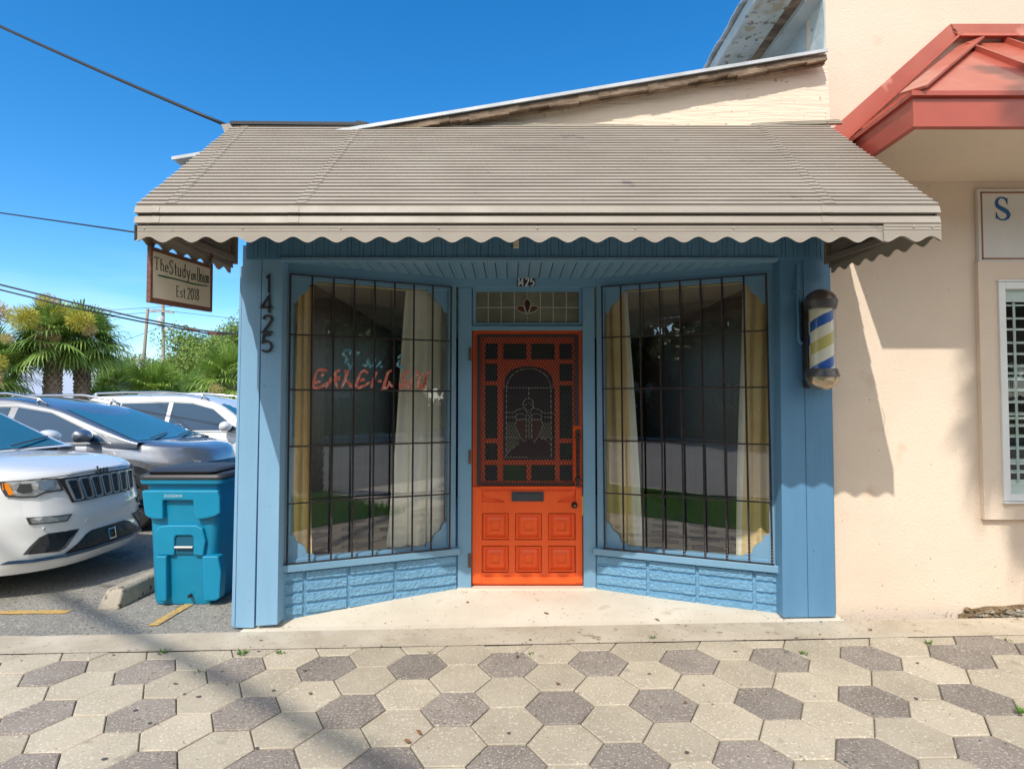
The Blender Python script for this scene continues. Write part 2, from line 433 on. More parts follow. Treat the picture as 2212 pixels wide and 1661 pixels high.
# ================================================================ the ground
def clamp(x, a, b): return max(a, min(b, x))
def smooth(t): t = clamp(t, 0, 1); return t * t * (3 - 2 * t)
def g(x, y):
    c = 0.0185 * (clamp(x, -3.2, 6) - 0.13)
    if y <= 3.78: z = -0.068 + 0.036 * (y - 3.5)
    elif y <= 4.1: z = -0.058
    else: z = -0.058 + 0.056 * clamp((y - 4.1) / .62, 0, 1)
    if y > 4.1 and -1.9 < x < 2.2: c *= 1 - smooth((y - 4.1) / .62)
    if y < 1.2: z = -0.151 - 0.01 * (1.2 - y) * .5
    return z + c
def gl(x, y):   # parking lot
    return g(x, 4.0) * (1 - smooth((y - 4.0) / 2)) + (-0.15) * smooth((y - 4.0) / 2) - 0.004

def sheet(name, m, x0, x1, y0, y1, nx, ny, fn, dz=0):
    b = MB()
    b.grid(lambda u, v: (x0 + (x1 - x0) * u, y0 + (y1 - y0) * v, fn(x0 + (x1 - x0) * u, y0 + (y1 - y0) * v) + dz), nx, ny)
    return b.build(name, m, origin=((x0 + x1) / 2, (y0 + y1) / 2, 0), recalc=False)

b = MB(); b.face([(-400, -400, -.62), (400, -400, -.62), (400, 400, -.62), (-400, 400, -.62)])
tag(b.build('ground', M['lawn'], origin=(0, 0, -.62)), kind='structure')
tag(sheet('concrete_path', M['strip'], -9, 9, 3.765, 4.055, 90, 6, g), kind='structure')
tag(sheet('entrance_slab', M['concrete'], -1.84, 2.25, 4.055, 4.80, 40, 12, g), kind='structure')
tag(sheet('parking_lot', M['asphalt'], -60, -1.84, 4.050, 60, 60, 80, gl), kind='structure')
tag(sheet('paver_bed', M['grout'], -9, 9, 1.15, 3.768, 40, 10, g, -.010), kind='structure')

# hexagonal pavers, one mesh: the surface of the pavement
A = 0.176; HY = 2.591; HX = 0.505
b = MB(); b.m = []
def clip(poly, ymax=None, ymin=None):
    for (lim, sg) in ((ymax, 1), (ymin, -1)):
        if lim is None: continue
        out = []
        for i in range(len(poly)):
            p, q = poly[i - 1], poly[i]
            ip, iq = sg * p[1] <= sg * lim, sg * q[1] <= sg * lim
            if ip != iq:
                t = (lim - p[1]) / (q[1] - p[1]); out.append((p[0] + t * (q[0] - p[0]), lim))
            if iq: out.append(q)
        poly = out
    return poly
for q in range(-34, 33):
    for r in range(-30, 30):
        cx = HX + 1.5 * A * q; cy = HY + math.sqrt(3) * A * (r + q / 2)
        if cy > 3.95 or cy < 1.05 or abs(cx) > 8.6: continue
        dark = (q - r) % 3 == 0
        if random.random() < .012: dark = not dark
        rt = random.uniform(-.012, .012); dz = random.uniform(-.0022, .0022); tx = random.uniform(-.009, .009); ty = random.uniform(-.009, .009)
        def hexa(rad):
            return [(cx + rad * math.cos(R(60 * k) + rt), cy + rad * math.sin(R(60 * k) + rt)) for k in range(6)]
        o1 = clip(hexa(A - .0035), 3.760, 1.2)
        i1 = clip(hexa(A - .0085), 3.755, 1.205)
        if len(o1) < 3 or len(i1) != len(o1): continue
        z = lambda p, d: g(p[0], p[1]) + d + dz + (p[0] - cx) * tx + (p[1] - cy) * ty
        top = [V((p[0], p[1], z(p, 0))) for p in i1]; mid = [V((p[0], p[1], z(p, -.004))) for p in o1]; bot = [V((p[0], p[1], z(p, -.03))) for p in o1]
        n = len(top); b0 = len(b.v); b.v += top + mid + bot; mi = 1 if dark else 0
        b.f.append(tuple(b0 + k for k in range(n))); b.m.append(mi)
        for (s0, s1) in ((0, n), (n, 2 * n)):
            for k in range(n):
                k2 = (k + 1) % n
                b.f.append((b0 + s0 + k, b0 + s1 + k, b0 + s1 + k2, b0 + s0 + k2)); b.m.append(mi)
tag(b.build('paver_sidewalk', [M['paver'], M['paver_dark']], origin=(0, 2.5, 0)), kind='structure')

# yellow bay lines painted on the lot
def stripe(pix, w, name='bay_line'):
    b = MB()
    pts = []
    for (px, py) in pix:
        z = -.12
        for _ in range(6):
            r = ray(px, py); t = (z - CAM.z) / r.z; p = CAM + r * t; z = gl(p.x, p.y)
        pts.append(p)
    a, c = pts
    n = 14
    d = (c - a); s = V((-d.y, d.x, 0)).normalized() * w / 2
    b.grid(lambda u, v: (lambda p: (p.x, p.y, gl(p.x, p.y) + .005))(a + d * u + s * (2 * v - 1)), n, 1)
    return tag(b.build(name, M['yellow'], recalc=False), kind='structure')
stripe([(330, 1352), (418, 1300)], .07)
stripe([(-260, 1326), (150, 1322)], .08)

# ================================================================ the blue shop
YF = 4.10
shop = empty('shop_building', (0.13, 4.6, -.05), 'low blue painted shop with recessed entrance between two angled display windows', 'shop')
def Zx(px, py, Y=YF): return at(px, py, Y)

def board(mb, px, Y, d, mi=0):
    # board cut to four measured corners (tl, tr, br, bl) in the plane Y, thickness d to the back
    pts = [at(x, y, Y) for (x, y) in px]
    mb.prism([pts[3], pts[2], pts[1], pts[0]], (0, d, 0), mi)

# left post: two boards side by side and the side strip
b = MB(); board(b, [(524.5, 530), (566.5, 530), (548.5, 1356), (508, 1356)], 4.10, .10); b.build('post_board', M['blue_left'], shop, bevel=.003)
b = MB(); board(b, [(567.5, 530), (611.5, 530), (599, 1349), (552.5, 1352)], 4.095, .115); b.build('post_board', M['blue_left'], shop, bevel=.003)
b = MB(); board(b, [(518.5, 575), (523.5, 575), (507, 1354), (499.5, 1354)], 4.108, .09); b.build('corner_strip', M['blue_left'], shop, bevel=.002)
# right post
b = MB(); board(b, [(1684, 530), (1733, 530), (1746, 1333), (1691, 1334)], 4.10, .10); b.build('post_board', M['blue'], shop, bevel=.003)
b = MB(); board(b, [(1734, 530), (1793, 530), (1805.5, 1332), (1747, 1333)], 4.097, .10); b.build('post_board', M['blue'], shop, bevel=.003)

# door and window planes in plan
OL, IL = V((-1.625, 4.21, 0)), V((-0.433, 4.715, 0))
OR_, IR = V((1.871, 4.21, 0)), V((0.662, 4.715, 0))
class WP:
    def __init__(s, O, I):
        s.O = O; s.I = I; s.d = (I - O).normalized(); s.L = (I - O).length
        n = V((s.d.y, -s.d.x, 0))
        if n.y > 0: n = -n
        s.n = n
    def __call__(s, u, z, off=0.0):
        return s.O + s.d * u + s.n * off + V((0, 0, z))
    def pix(s, px, py, off=0.0):
        p = onpl(px, py, s.O + s.n * off, s.n)
        return ((p - s.O).dot(s.d), p.z)
WL, WR = WP(OL, IL), WP(OR_, IR)
ZC = 2.445        # ceiling of the recess
ZH = 2.379        # underside of header
ZS = 0.318        # top of window sill
def pbox(mb, W, u0, u1, z0, z1, o0, o1, mi=0):
    q = [W(u0, z0, o0), W(u1, z0, o0), W(u1, z0, o1), W(u0, z0, o1), W(u0, z1, o0), W(u1, z1, o0), W(u1, z1, o1), W(u0, z1, o1)]
    mb.hexa(q, mi)

# recess ceiling, beadboard with v-joints running front to back
b = MB()
x = -1.78; k = 0
zc = ZC
while x < 2.02:
    x2 = x + .083
    def yb(xx):
        if xx < IL.x: return OL.y + (xx - OL.x) / (IL.x - OL.x) * (IL.y - OL.y) + .03
        if xx > IR.x: return OR_.y + (xx - OR_.x) / (IR.x - OR_.x) * (IR.y - OR_.y) + .03
        return 4.745
    y1, y2 = max(4.2, yb(x)), max(4.2, yb(x2))
    c = .004; bd = .006
    b.hexa([(x + c, 4.12, zc), (x2 - c, 4.12, zc), (x2 - c, y2, zc), (x + c, y1, zc), (x, 4.12, zc + .02), (x2, 4.12, zc + .02), (x2, y2, zc + .02), (x, y1, zc + .02)])
    b.hexa([(x + .018, 4.12, zc - .003), (x + .024, 4.12, zc - .003), (x + .024, y2, zc - .003), (x + .018, y1, zc - .003), (x + .016, 4.12, zc + .001), (x + .026, 4.12, zc + .001), (x + .026, y2, zc + .001), (x + .016, y1, zc + .001)])
    x = x2
b.build('porch_ceiling', M['blue_flat'], shop)

# beadboard fascia over the opening and its trim
b = MB()
zt, zb = at(1100, 470, 4.085).z, at(1100, 556.5, 4.085).z
x = at(532, 500, 4.085).x; xe = at(1791, 500, 4.085).x
while x < xe - .01:
    x2 = min(xe, x + .0815)
    for (a, c2) in ((x + .0022, x + .052), (x + .056, x2 - .0022)):
        if c2 > a: b.hexa([(a, 4.085, zb), (c2, 4.085, zb), (c2 + .002, 4.0895, zb), (a - .002, 4.0895, zb), (a, 4.085, zt), (c2, 4.085, zt), (c2 + .002, 4.0895, zt), (a - .002, 4.0895, zt)])
    x = x2
b.box(at(532, 500, 4.085).x, xe, 4.089, 4.12, zb - .01, zt + .5)
b.build('fascia_boarding', M['blue'], shop)
b = MB(); b.box(at(606, 560, 4.075).x, at(1681, 560, 4.075).x, 4.068, 4.13, at(1100, 563.5, 4.07).z, at(1100, 556, 4.07).z)
b.build('fascia_trim', M['blue_flat'], shop, bevel=.003)
b = MB(); b.box(at(1109, 500, 4.06).x, at(1121, 500, 4.06).x, 4.055, 4.084, at(1100, 535, 4.06).z, at(1100, 500, 4.06).z)
b.build('awning_cleat', M['sign_cream'], shop)

# headers
b = MB()
pbox(b, WL, -.06, WL.L + .01, ZH, ZC + .003, .010, -.07); b.build('header', M['blue_flat'], shop, bevel=.002)
b = MB(); pbox(b, WR, -.04, WR.L + .01, ZH, ZC + .003, .010, -.07); b.build('header', M['blue_flat'], shop, bevel=.002)
YD = 4.74
b = MB(); b.box(IL.x - .003, IR.x + .003, 4.700, 4.80, at(1100, 620.5, 4.70).z, ZC + .004); b.build('header', M['blue_flat'], shop, bevel=.002)

# ------------------------------------------------------------ display windows
def rectpoly(u0, u1, z0, z1): return [(u0, z0), (u1, z0), (u1, z1), (u0, z1)]
BR = [(0, 0), (.185, 0), (.185, .022), (.135, .03), (.125, .055), (.112, .085), (.085, .105), (.055, .122), (.048, .150), (.030, .172), (0, .178)]
def display_window(W, mirror):
    win = bpy.data.objects.new('window', None); COL.objects.link(win); win.parent = shop
    win.location = W(W.L / 2, ZS) - ORG[shop.name]; ORG[win.name] = W(W.L / 2, ZS)
    lab = 'display window to the right of the orange door' if mirror else 'display window to the left of the orange door with faded lettering'
    win['label'] = lab
    L = W.L
    # frame
    b = MB()
    pbox(b, W, .008, .05, ZS - .01, ZH, .0, -.075)
    pbox(b, W, L - .075, L - .012, ZS - .01, ZH, .0, -.075)
    pbox(b, W, .05, L - .075, ZH - .035, ZH, -.004, -.075)
    pbox(b, W, .05, L - .075, ZS - .01, ZS + .022, -.004, -.075)
    b.build('frame', M['blue_flat'], win, bevel=.002)
    # glass
    b = MB(); b.face([W(.045, ZS + .012, -.036), W(L - .07, ZS + .012, -.036), W(L - .07, ZH - .03, -.036), W(.045, ZH - .03, -.036)])
    b.build('glass', M['glass'], win)
    # cut corner brackets standing in front of the glass
    for (cu, cz, su, sz) in ((.05, ZH - .035, 1, -1), (L - .075, ZH - .035, -1, -1), (.05, ZS + .022, 1, 1), (L - .075, ZS + .022, -1, 1)):
        b = MB()
        b.prism([W(cu + su * p[0] * .92, cz + sz * p[1], -.016) for p in BR], W.n * -.012)
        b.build('corner_bracket', M['blue_flat'], win)
    # security grille of twisted bars
    b = MB()
    if mirror: tl, tr, bl, br = (1654.5, 591.5), (1300, 620.4), (1668.5, 1216), (1306, 1180)
    else: tl, tr, bl, br = (627.5, 591.5), (974.8, 620.8), (620, 1209.5), (971, 1179)
    off = .035
    ut0, zt0 = W.pix(*tl, off); ut1, zt1 = W.pix(*tr, off)
    ub0, zb0 = W.pix(*bl, off); ub1, zb1 = W.pix(*br, off)
    zt_ = (zt0 + zt1) / 2; zb_ = ZS + .004
    def tw(a, c, r=.0082, turns=38):
        a, c = V(a), V(c); d = (c - a); ln = d.length; d.normalize()
        u = d.cross(W.n).normalized(); w = d.cross(u)
        n = int(ln / .011); b0 = len(b.v)
        for i in range(n + 1):
            t = i / n; ang = t * ln / .045 * math.pi
            for k in range(4):
                th = ang + k * math.pi / 2
                b.v.append(a + d * (ln * t) + (u * math.cos(th) + w * math.sin(th)) * r)
        for i in range(n):
            for k in range(4):
                k2 = (k + 1) % 4
                b.f.append((b0 + 4 * i + k, b0 + 4 * i + k2, b0 + 4 * i + 4 + k2, b0 + 4 * i + 4 + k)); b.m.append(0)
    for k in range(9):
        t = k / 8
        tw(W(ut0 + (ut1 - ut0) * t, zt_, off), W(ub0 + (ub1 - ub0) * t, zb_, off))
    ys = [722.8, 843, 964.6, 1086.5] if not mirror else [713.9, 836.8, 961.5, 1086.0]
    yr = [737.7, 844.2, 955.2, 1066.4] if not mirror else [730.3, 839.3, 949.5, 1062.1]
    for a, c in zip(ys, yr):
        za = W.pix(tl[0], a, off)[1]; zb2 = W.pix(tr[0], c, off)[1]
        zz = (za + zb2) / 2
        tt = (zt_ - zz) / (zt_ - zb_)
        ua = ut0 + (ub0 - ut0) * tt; uc = ut1 + (ub1 - ut1) * tt
        tw(W(ua - .006, zz, off + .010), W(uc + .006, zz, off + .010), r=.0066)
    b.bar(W(ut0 - .008, zt_, off), W(ut1 + .008, zt_, off), .022, .007, (0, 0, 1))
    b.bar(W(ub0 - .012, zb_, off), W(ub1 + .012, zb_, off), .026, .006, (0, 0, 1))
    for t in (.06, .35, .65, .94):
        uu = ut0 + (ut1 - ut0) * t
        b.bar(W(uu, zt_ + .004, off), W(uu, zt_ + .004, -.002), .012, .005)
    b.build('security_grille', M['iron'], win, smooth=False)
    # sill board
    b = MB(); pbox(b, W, -.025, L + .012, ZS - .052, ZS - .002, .05, -.07)
    b.build('sill', M['blue_block'] if False else M['blue_flat'], win, bevel=.004)
    return win
win_l = display_window(WL, False)
win_r = display_window(WR, True)

# split-face block base walls under the windows
def kick_wall(W, joints, seed, z0=-.045):
    rnd = random.Random(seed)
    b = MB()
    L = W.L
    H = .0785; zt = ZS - .055
    xs = [0.0] + joints + [L]
    for row in range(4):
        za = zt - row * H
        for i in range(len(xs) - 1):
            u0, u1 = xs[i] + .004, xs[i + 1] - .004
            nu = max(4, int((u1 - u0) / .0085)); nv = 9
            z1_, z0_ = za - .005, za - H + .006
            sd = rnd.random() * 50
            def fn(u, v):
                e = min(u * (u1 - u0), (1 - u) * (u1 - u0)) / .012; ev = min(v, 1 - v) * 6
                k = min(1, e, ev / 1.0)
                nz = noise.fractal(V((u * (u1 - u0) * 48 + sd, v * 3.8, sd)), 0.9, 2.1, 4)
                nz2 = noise.noise(V((u * (u1 - u0) * 9 + sd, v * .8, sd + 9)))
                return W(u0 + (u1 - u0) * u, z0_ + (z1_ - z0_) * v, (-.012 if k <= 0 else .014 + .0055 * nz + .003 * nz2) * 1.0)
            b.grid(fn, nu, nv)
    pbox(b, W, 0, L, z0 - .1, zt, .000, -.09)
    return b
b = kick_wall(WL, [.155, .46, .80], 3); b.build('block_base', M['blue_block'], shop)
b = kick_wall(WR, [.155, .545, .905], 9); b.build('block_base', M['blue_block'], shop)
# returns between posts and windows
b = MB(); b.hexa([(-1.640, 4.20, -.2), (-1.60, 4.20, -.2), (-1.575, 4.29, -.2), (-1.66, 4.29, -.2), (-1.640, 4.20, ZC), (-1.60, 4.20, ZC), (-1.575, 4.29, ZC), (-1.66, 4.29, ZC)])
b.build('post_return', M['blue_flat'], shop)
b = MB(); b.box(1.855, 1.93, 4.195, 4.29, -.2, ZC); b.build('post_return', M['blue_flat'], shop)

# door jambs
b = MB(); b.box(at(989.5, 900, 4.70).x, at(1018.5, 900, 4.70).x, 4.698, 4.79, -.01, at(1100, 621, 4.70).z); b.build('door_jamb', M['blue_flat'], shop, bevel=.003)
b = MB(); b.box(at(1259.5, 900, 4.70).x, at(1285.5, 900, 4.70).x, 4.698, 4.79, -.01, at(1100, 621, 4.70).z); b.build('door_jamb', M['blue_flat'], shop, bevel=.003)
b = MB(); b.box(at(1018, 900, 4.72).x, at(1021, 900, 4.72).x, 4.715, 4.79, .0, at(1100, 712, 4.72).z); b.build('door_stop', M['rust'], shop)
b = MB(); b.box(at(1018.5, 900, 4.70).x, at(1259.5, 900, 4.70).x, 4.705, 4.80, at(1100, 713, 4.705).z, at(1100, 704, 4.705).z); b.build('transom_bar', M['blue_flat'], shop, bevel=.003)
b = MB(); b.box(-.43, .66, 4.66, 4.80, -.05, .006); b.build('door_step', M['concrete'], shop, bevel=.006)

# transom light
tz = zin(1380, 800, 3.321)
def subempty(name, parent, label=None):
    o = bpy.data.objects.new(name, None); COL.objects.link(o); o.parent = parent
    o.location = (0, 0, 0); ORG[o.name] = V(ORG[parent.name])
    if label: o['label'] = label
    return o
tr = subempty('transom_window', shop)
def tp(x, y, Y): return at(*tz(x, y), Y)
b = MB()
a1, a2 = tp(122, 205, 4.725), tp(1212, 580, 4.725); c1, c2 = tp(156, 246, 4.725), tp(1180, 558, 4.725)
for (x0, x1, z0, z1) in ((a1.x, a2.x, c1.z, a1.z), (a1.x, a2.x, a2.z, c2.z), (a1.x, c1.x, c2.z, c1.z), (c2.x, a2.x, c2.z, c1.z)):
    b.box(x0, x1, 4.722, 4.79, z0, z1)
b.build('frame', M['blue_flat'], tr)
b = MB(); b.box(c1.x - .01, c2.x + .01, 4.742, 4.748, c2.z - .01, c1.z + .01); b.build('glass', M['frost'], tr)
b = MB()
TM = lambda u, v, off: at(*tz(u, v), 4.742) + V((0, -off, 0))
for xx in (277, 405, 536, 795, 923, 1054): b.ribbon([(xx, 250), (xx, 556)], 9, TM, .003)
for seg in (((158, 405), (552, 405)), ((778, 405), (1178, 405))): b.ribbon(list(seg), 9, TM, .0035)
b.ribbon([(664, 250), (664, 318)], 5, TM, .003); b.ribbon([(664, 470), (664, 556)], 5, TM, .003)
tul = [(664, 470), (645, 420), (630, 365), (640, 335), (664, 316), (690, 335), (702, 365), (688, 420), (664, 470)]
lf = [(552, 405), (580, 388), (618, 386), (634, 400), (650, 468), (610, 452), (575, 435), (552, 405)]
rf = [(2 * 666 - p[0], p[1]) for p in lf]
for pl in (tul, lf, rf): b.ribbon(pl, 7, TM, .004)
b.build('lead_came', M['lead'], tr)
b = MB(); b.prism([TM(p[0], p[1], .0015) for p in tul[:-1]], (0, .001, 0)); b.build('tulip_pane', M['g_maroon'], tr)
b = MB()
for pl in (lf, rf): b.prism([TM(p[0], p[1], .0015) for p in pl[:-1]], (0, .001, 0))
b.build('leaf_pane', M['g_amber'], tr)

# ------------------------------------------------------------ stroke letters
GL = {
 'T': (.62, [[(0, 1), (.62, 1)], [(.31, 1), (.31, 0)], [(.18, 0), (.44, 0)], [(0, 1), (0, .9)]]),
 'h': (.46, [[(.06, 1), (.06, 0)], [(.06, .45), (.2, .6), (.34, .55), (.38, .4), (.38, 0)], [(0, 0), (.14, 0)], [(.3, 0), (.48, 0)]]),
 'e': (.40, [[(.02, .32), (.38, .32), (.34, .5), (.2, .58), (.06, .5), (.02, .3), (.06, .08), (.2, 0), (.38, .08)]]),
 'S': (.46, [[(.42, .84), (.34, .97), (.18, 1), (.04, .9), (.02, .72), (.12, .58), (.34, .44), (.42, .28), (.36, .08), (.2, 0), (.04, .06), (.02, .2)]]),
 't': (.30, [[(.14, .85), (.14, .12), (.2, 0), (.3, .04)], [(0, .6), (.3, .6)]]),
 'u': (.42, [[(.04, .58), (.04, .14), (.12, 0), (.26, .04), (.34, .16)], [(.34, .58), (.34, 0), (.42, 0)], [(0, .58), (.08, .58)], [(.28, .58), (.36, .58)]]),
 'd': (.40, [[(.34, 1), (.34, 0)], [(.34, .45), (.2, .58), (.06, .48), (.02, .28), (.08, .06), (.2, 0), (.34, .12)]]),
 'y': (.42, [[(.02, .58), (.2, .06)], [(.38, .58), (.16, -.22), (.02, -.28)], [(-.02, .58), (.08, .58)], [(.32, .58), (.44, .58)]]),
 'o': (.36, [[(.18, .58), (.04, .48), (.0, .28), (.05, .08), (.18, 0), (.3, .08), (.35, .28), (.31, .48), (.18, .58)]]),
 'n': (.40, [[(.04, .6), (.04, 0)], [(.04, .42), (.16, .57), (.28, .54), (.33, .4), (.33, 0)]]),
 'U': (.46, [[(.04, 1), (.04, .2), (.12, .02), (.26, 0), (.38, .1), (.40, .3), (.40, 1)], [(-.04, 1), (.12, 1)], [(.32, 1), (.48, 1)]]),
 'i': (.16, [[(.06, .58), (.06, 0)], [(.05, .76), (.08, .82)]]),
 'E': (.42, [[(.4, .98), (.04, 1), (.04, 0), (.4, .03)], [(.04, .52), (.3, .52)]]),
 's': (.32, [[(.3, .5), (.16, .58), (.04, .46), (.1, .34), (.26, .24), (.3, .1), (.16, 0), (.02, .06)]]),
 '0': (.40, [[(.2, 1), (.06, .88), (.0, .5), (.06, .12), (.2, 0), (.33, .12), (.39, .5), (.33, .88), (.2, 1)]]),
 '1': (.22, [[(.0, .86), (.13, 1), (.13, 0)]]),
 '2': (.42, [[(.03, .78), (.1, .95), (.22, 1), (.36, .93), (.39, .74), (.3, .5), (.02, 0), (.42, 0)]]),
 '3': (.40, [[(.03, .9), (.2, 1), (.36, .88), (.34, .62), (.16, .54), (.36, .44), (.38, .14), (.2, 0), (.02, .1)]]),
 '4': (.46, [[(.33, 0), (.33, 1), (.0, .3), (.46, .3)]]),
 '5': (.42, [[(.36, 1), (.08, 1), (.04, .56), (.2, .64), (.36, .54), (.41, .32), (.34, .08), (.18, 0), (.02, .1)]]),
 '8': (.38, [[(.19, .55), (.05, .68), (.05, .88), (.19, 1), (.32, .88), (.32, .68), (.19, .55), (.03, .38), (.03, .14), (.19, 0), (.35, .14), (.35, .38), (.19, .55)]]),
 'J': (.42, [[(.1, 1), (.36, 1), (.36, .2), (.24, 0), (.06, .06), (.0, .22)]]),
 'p': (.42, [[(.04, .6), (.04, -.3)], [(.04, .45), (.2, .6), (.36, .48), (.38, .26), (.3, .04), (.16, 0), (.04, .12)]]),
}
def write(mb, text, M2, x, y, h, w, gap=.16, sx=1.0, jitter=0, t=.002, slant=0, mi=0):
    rnd = random.Random(len(text))
    for ch in text:
        if ch == ' ': x += .38 * h * sx; continue
        wd, st = GL[ch]
        for s in st:
            pts = [(x + (p[0] + slant * p[1]) * h * sx + rnd.uniform(-jitter, jitter), y + p[1] * h + rnd.uniform(-jitter, jitter)) for p in s]
            mb.ribbon(pts, w, M2, t, mi)
        x += (wd + gap) * h * sx
    return x

# number plate over the door: four black tiles
pl = subempty('number_plate', shop)
b = MB(); b.box(tp(566, 105, 4.69).x, tp(741, 105, 4.69).x, 4.692, 4.700, tp(650, 194, 4.69).z, tp(650, 104, 4.69).z); b.build('tile', M['black'], pl)
b = MB()
PM = lambda u, v, off: at(*tz(u, v), 4.692) + V((0, -off, 0))
PMi = lambda u, v, off: PM(u, -v, off)
def fat(mb, ch, x, y, h, sx, w, M2, t=.003, mi=0):
    wd, st = GL[ch]
    for s in st:
        ws = []
        for i in range(len(s)):
            a = s[max(0, i - 1)]; c = s[min(len(s) - 1, i + 1)]
            ang = abs(math.atan2(c[1] - a[1], (c[0] - a[0]) * sx))
            ws.append(w * (.42 + .75 * abs(math.sin(ang))))
        mb.ribbon([(x + p[0] * h * sx, y + p[1] * h) for p in s], ws, M2, t, mi)
for ch, x in zip('1425', (572, 594, 648, 698)):
    fat(b, ch, x, -190, 78, 1.0, 12, PMi)
b.build('lettering', M['white'], pl)

# iron house number down the left post
zn = zin(660, 700, 1.384)
for (ch, y0, y1, x0, x1) in (('1', 175, 246, 192, 212), ('4', 256, 328, 170, 218), ('2', 340, 409, 175, 218), ('5', 421, 491, 172, 216)):
    b = MB()
    px0, py1 = zn(x0, y1); px1, py0 = zn(x1, y0)
    wd = GL[ch][0]
    p0 = at(px0, py1, 4.09); p1 = at(px1, py0, 4.09)
    hh = p1.z - p0.z; sx = (p1.x - p0.x) / (wd * hh)
    NM = lambda u, v, off: V((u, 4.0935 - off, v))
    write(b, ch, NM, p0.x, p0.z, hh, .0135, sx=sx, t=.012)
    b.build('house_number', M['black'], shop)

# remains of painted lettering on the glass of the left display window
LM = lambda u, v, off: WL(*WL.pix(*(zin(820, 780, 3.195)(u, v)), -.030), -.033 + off)
def strokes(mb, ss, w, mi=0):
    for s in ss:
        n = len(s); mb.ribbon(s, [w * (.45 + .75 * math.sin(math.pi * (i + .6) / (n + .2))) for i in range(n)], LM, .0006, mi)
m_red = mat('old_red_lettering', (0.80, 0.17, 0.11), .6, (.85, .52, .42), 40, lo=.5, hi=.62)
m_teal = mat('old_teal_lettering', (0.10, 0.36, 0.44), .6, (.6, .72, .72), 40, lo=.52, hi=.64)
b = MB()
strokes(b, [
 [(425, 1050), (405, 1090), (385, 1160), (372, 1205), (395, 1222), (440, 1218), (490, 1190), (515, 1165)], [(425, 1050), (470, 1048), (515, 1058)], [(455, 1110), (480, 1085)], [(395, 1180), (420, 1165), (450, 1160)],
 [(500, 1222), (530, 1175), (560, 1120)], [(575, 1110), (605, 1065), (638, 1050)], [(600, 1100), (590, 1150), (610, 1225)], [(630, 1110), (615, 1150)],
 [(650, 1222), (675, 1170), (700, 1100), (720, 1052)], [(685, 1050), (700, 1095)], [(700, 1150), (740, 1205), (765, 1215)], [(720, 1170), (752, 1200)],
 [(865, 1050), (835, 1075), (810, 1140), (790, 1200), (815, 1222), (880, 1195), (925, 1165)], [(865, 1052), (905, 1080)], [(830, 1160), (850, 1140), (875, 1150)],
 [(935, 1222), (950, 1160), (970, 1110), (990, 1065)], [(1000, 1160), (1035, 1155)],
 [(1130, 1052), (1095, 1075), (1070, 1160), (1050, 1225), (1085, 1222), (1105, 1190)], [(1100, 1160), (1140, 1215)],
 [(1305, 1052), (1262, 1070), (1238, 1120), (1270, 1165), (1250, 1205), (1215, 1215), (1208, 1190), (1222, 1160)],
 [(1340, 1090), (1320, 1160), (1290, 1220), (1315, 1225)], [(1385, 1062), (1370, 1105)],
 [(1430, 1080), (1405, 1120), (1378, 1190), (1400, 1222), (1450, 1180), (1465, 1100)], [(1490, 1055), (1465, 1110), (1435, 1215), (1455, 1222)]], 24, 0)
strokes(b, [
 [(735, 855), (680, 865), (665, 900), (690, 920), (705, 955), (690, 975), (725, 1000), (735, 1045), (760, 985)], [(740, 860), (730, 905)],
 [(790, 880), (815, 885), (800, 910)], [(850, 1000), (880, 1010), (900, 990), (905, 935)], [(905, 935), (925, 1020), (960, 1000), (975, 940)],
 [(985, 1025), (1010, 990), (1030, 965)], [(1020, 1020), (1045, 1018)], [(1190, 940), (1205, 920), (1235, 905)], [(1205, 955), (1185, 1005), (1215, 1025), (1245, 1018)]], 20, 1)
b.build('faded_lettering', [m_red, m_teal], win_l)
# ------------------------------------------------------------ the orange door
door = subempty('door', shop)
z6 = zin(1400, 1000, 3.461); z7 = zin(1380, 1270, 3.133)
YDR = 4.742
def d6(x, y, Y=YDR): return at(*z6(x, y), Y)
def d7(x, y, Y=YDR): return at(*z7(x, y), Y)
X0, X1 = at(1021.5, 900, YDR).x, at(1257.5, 900, YDR).x
ZT, ZB = at(1100, 714.5, YDR).z, .012
Zmid = d7(600, 572).z
b = MB()
b.box(X0, X1, YDR, YDR + .045, ZB, Zmid)                     # solid lower half
def cell(x0, y0, x1, y1): a, c = d6(x0, y0), d6(x1, y1); return a.x, c.x, c.z, a.z
gx = [d6(v, 0).x for v in (188, 315, 375, 615, 665, 908, 957, 1090)]
gz = [d6(0, v).z for v in (100, 265, 310, 490, 535, 1088, 1135, 1310, 1362, 1525)]
fy0, fy1 = YDR + .004, YDR + .045
# stiles, rails and muntins round the panes
b.box(X0, gx[0], YDR, fy1, Zmid, ZT); b.box(gx[7], X1, YDR, fy1, Zmid, ZT)
b.box(gx[0], gx[7], YDR, fy1, gz[0], ZT); b.box(gx[0], gx[7], fy0, fy1, Zmid, gz[9])
b.box(gx[1], gx[2], fy0, fy1, gz[9], gz[0]); b.box(gx[5], gx[6], fy0, fy1, gz[9], gz[0])
for (k0, k1) in ((1, 2), (3, 4), (5, 6), (7, 8)):
    b.box(gx[0], gx[1], fy0, fy1, gz[k1], gz[k0]); b.box(gx[6], gx[7], fy0, fy1, gz[k1], gz[k0])
b.box(gx[2], gx[5], fy0, fy1, gz[2], gz[1]); b.box(gx[2], gx[5], fy0, fy1, gz[8], gz[7])
b.box(gx[3], gx[4], fy0, fy1, gz[1], gz[0]); b.box(gx[3], gx[4], fy0, fy1, gz[9], gz[8])
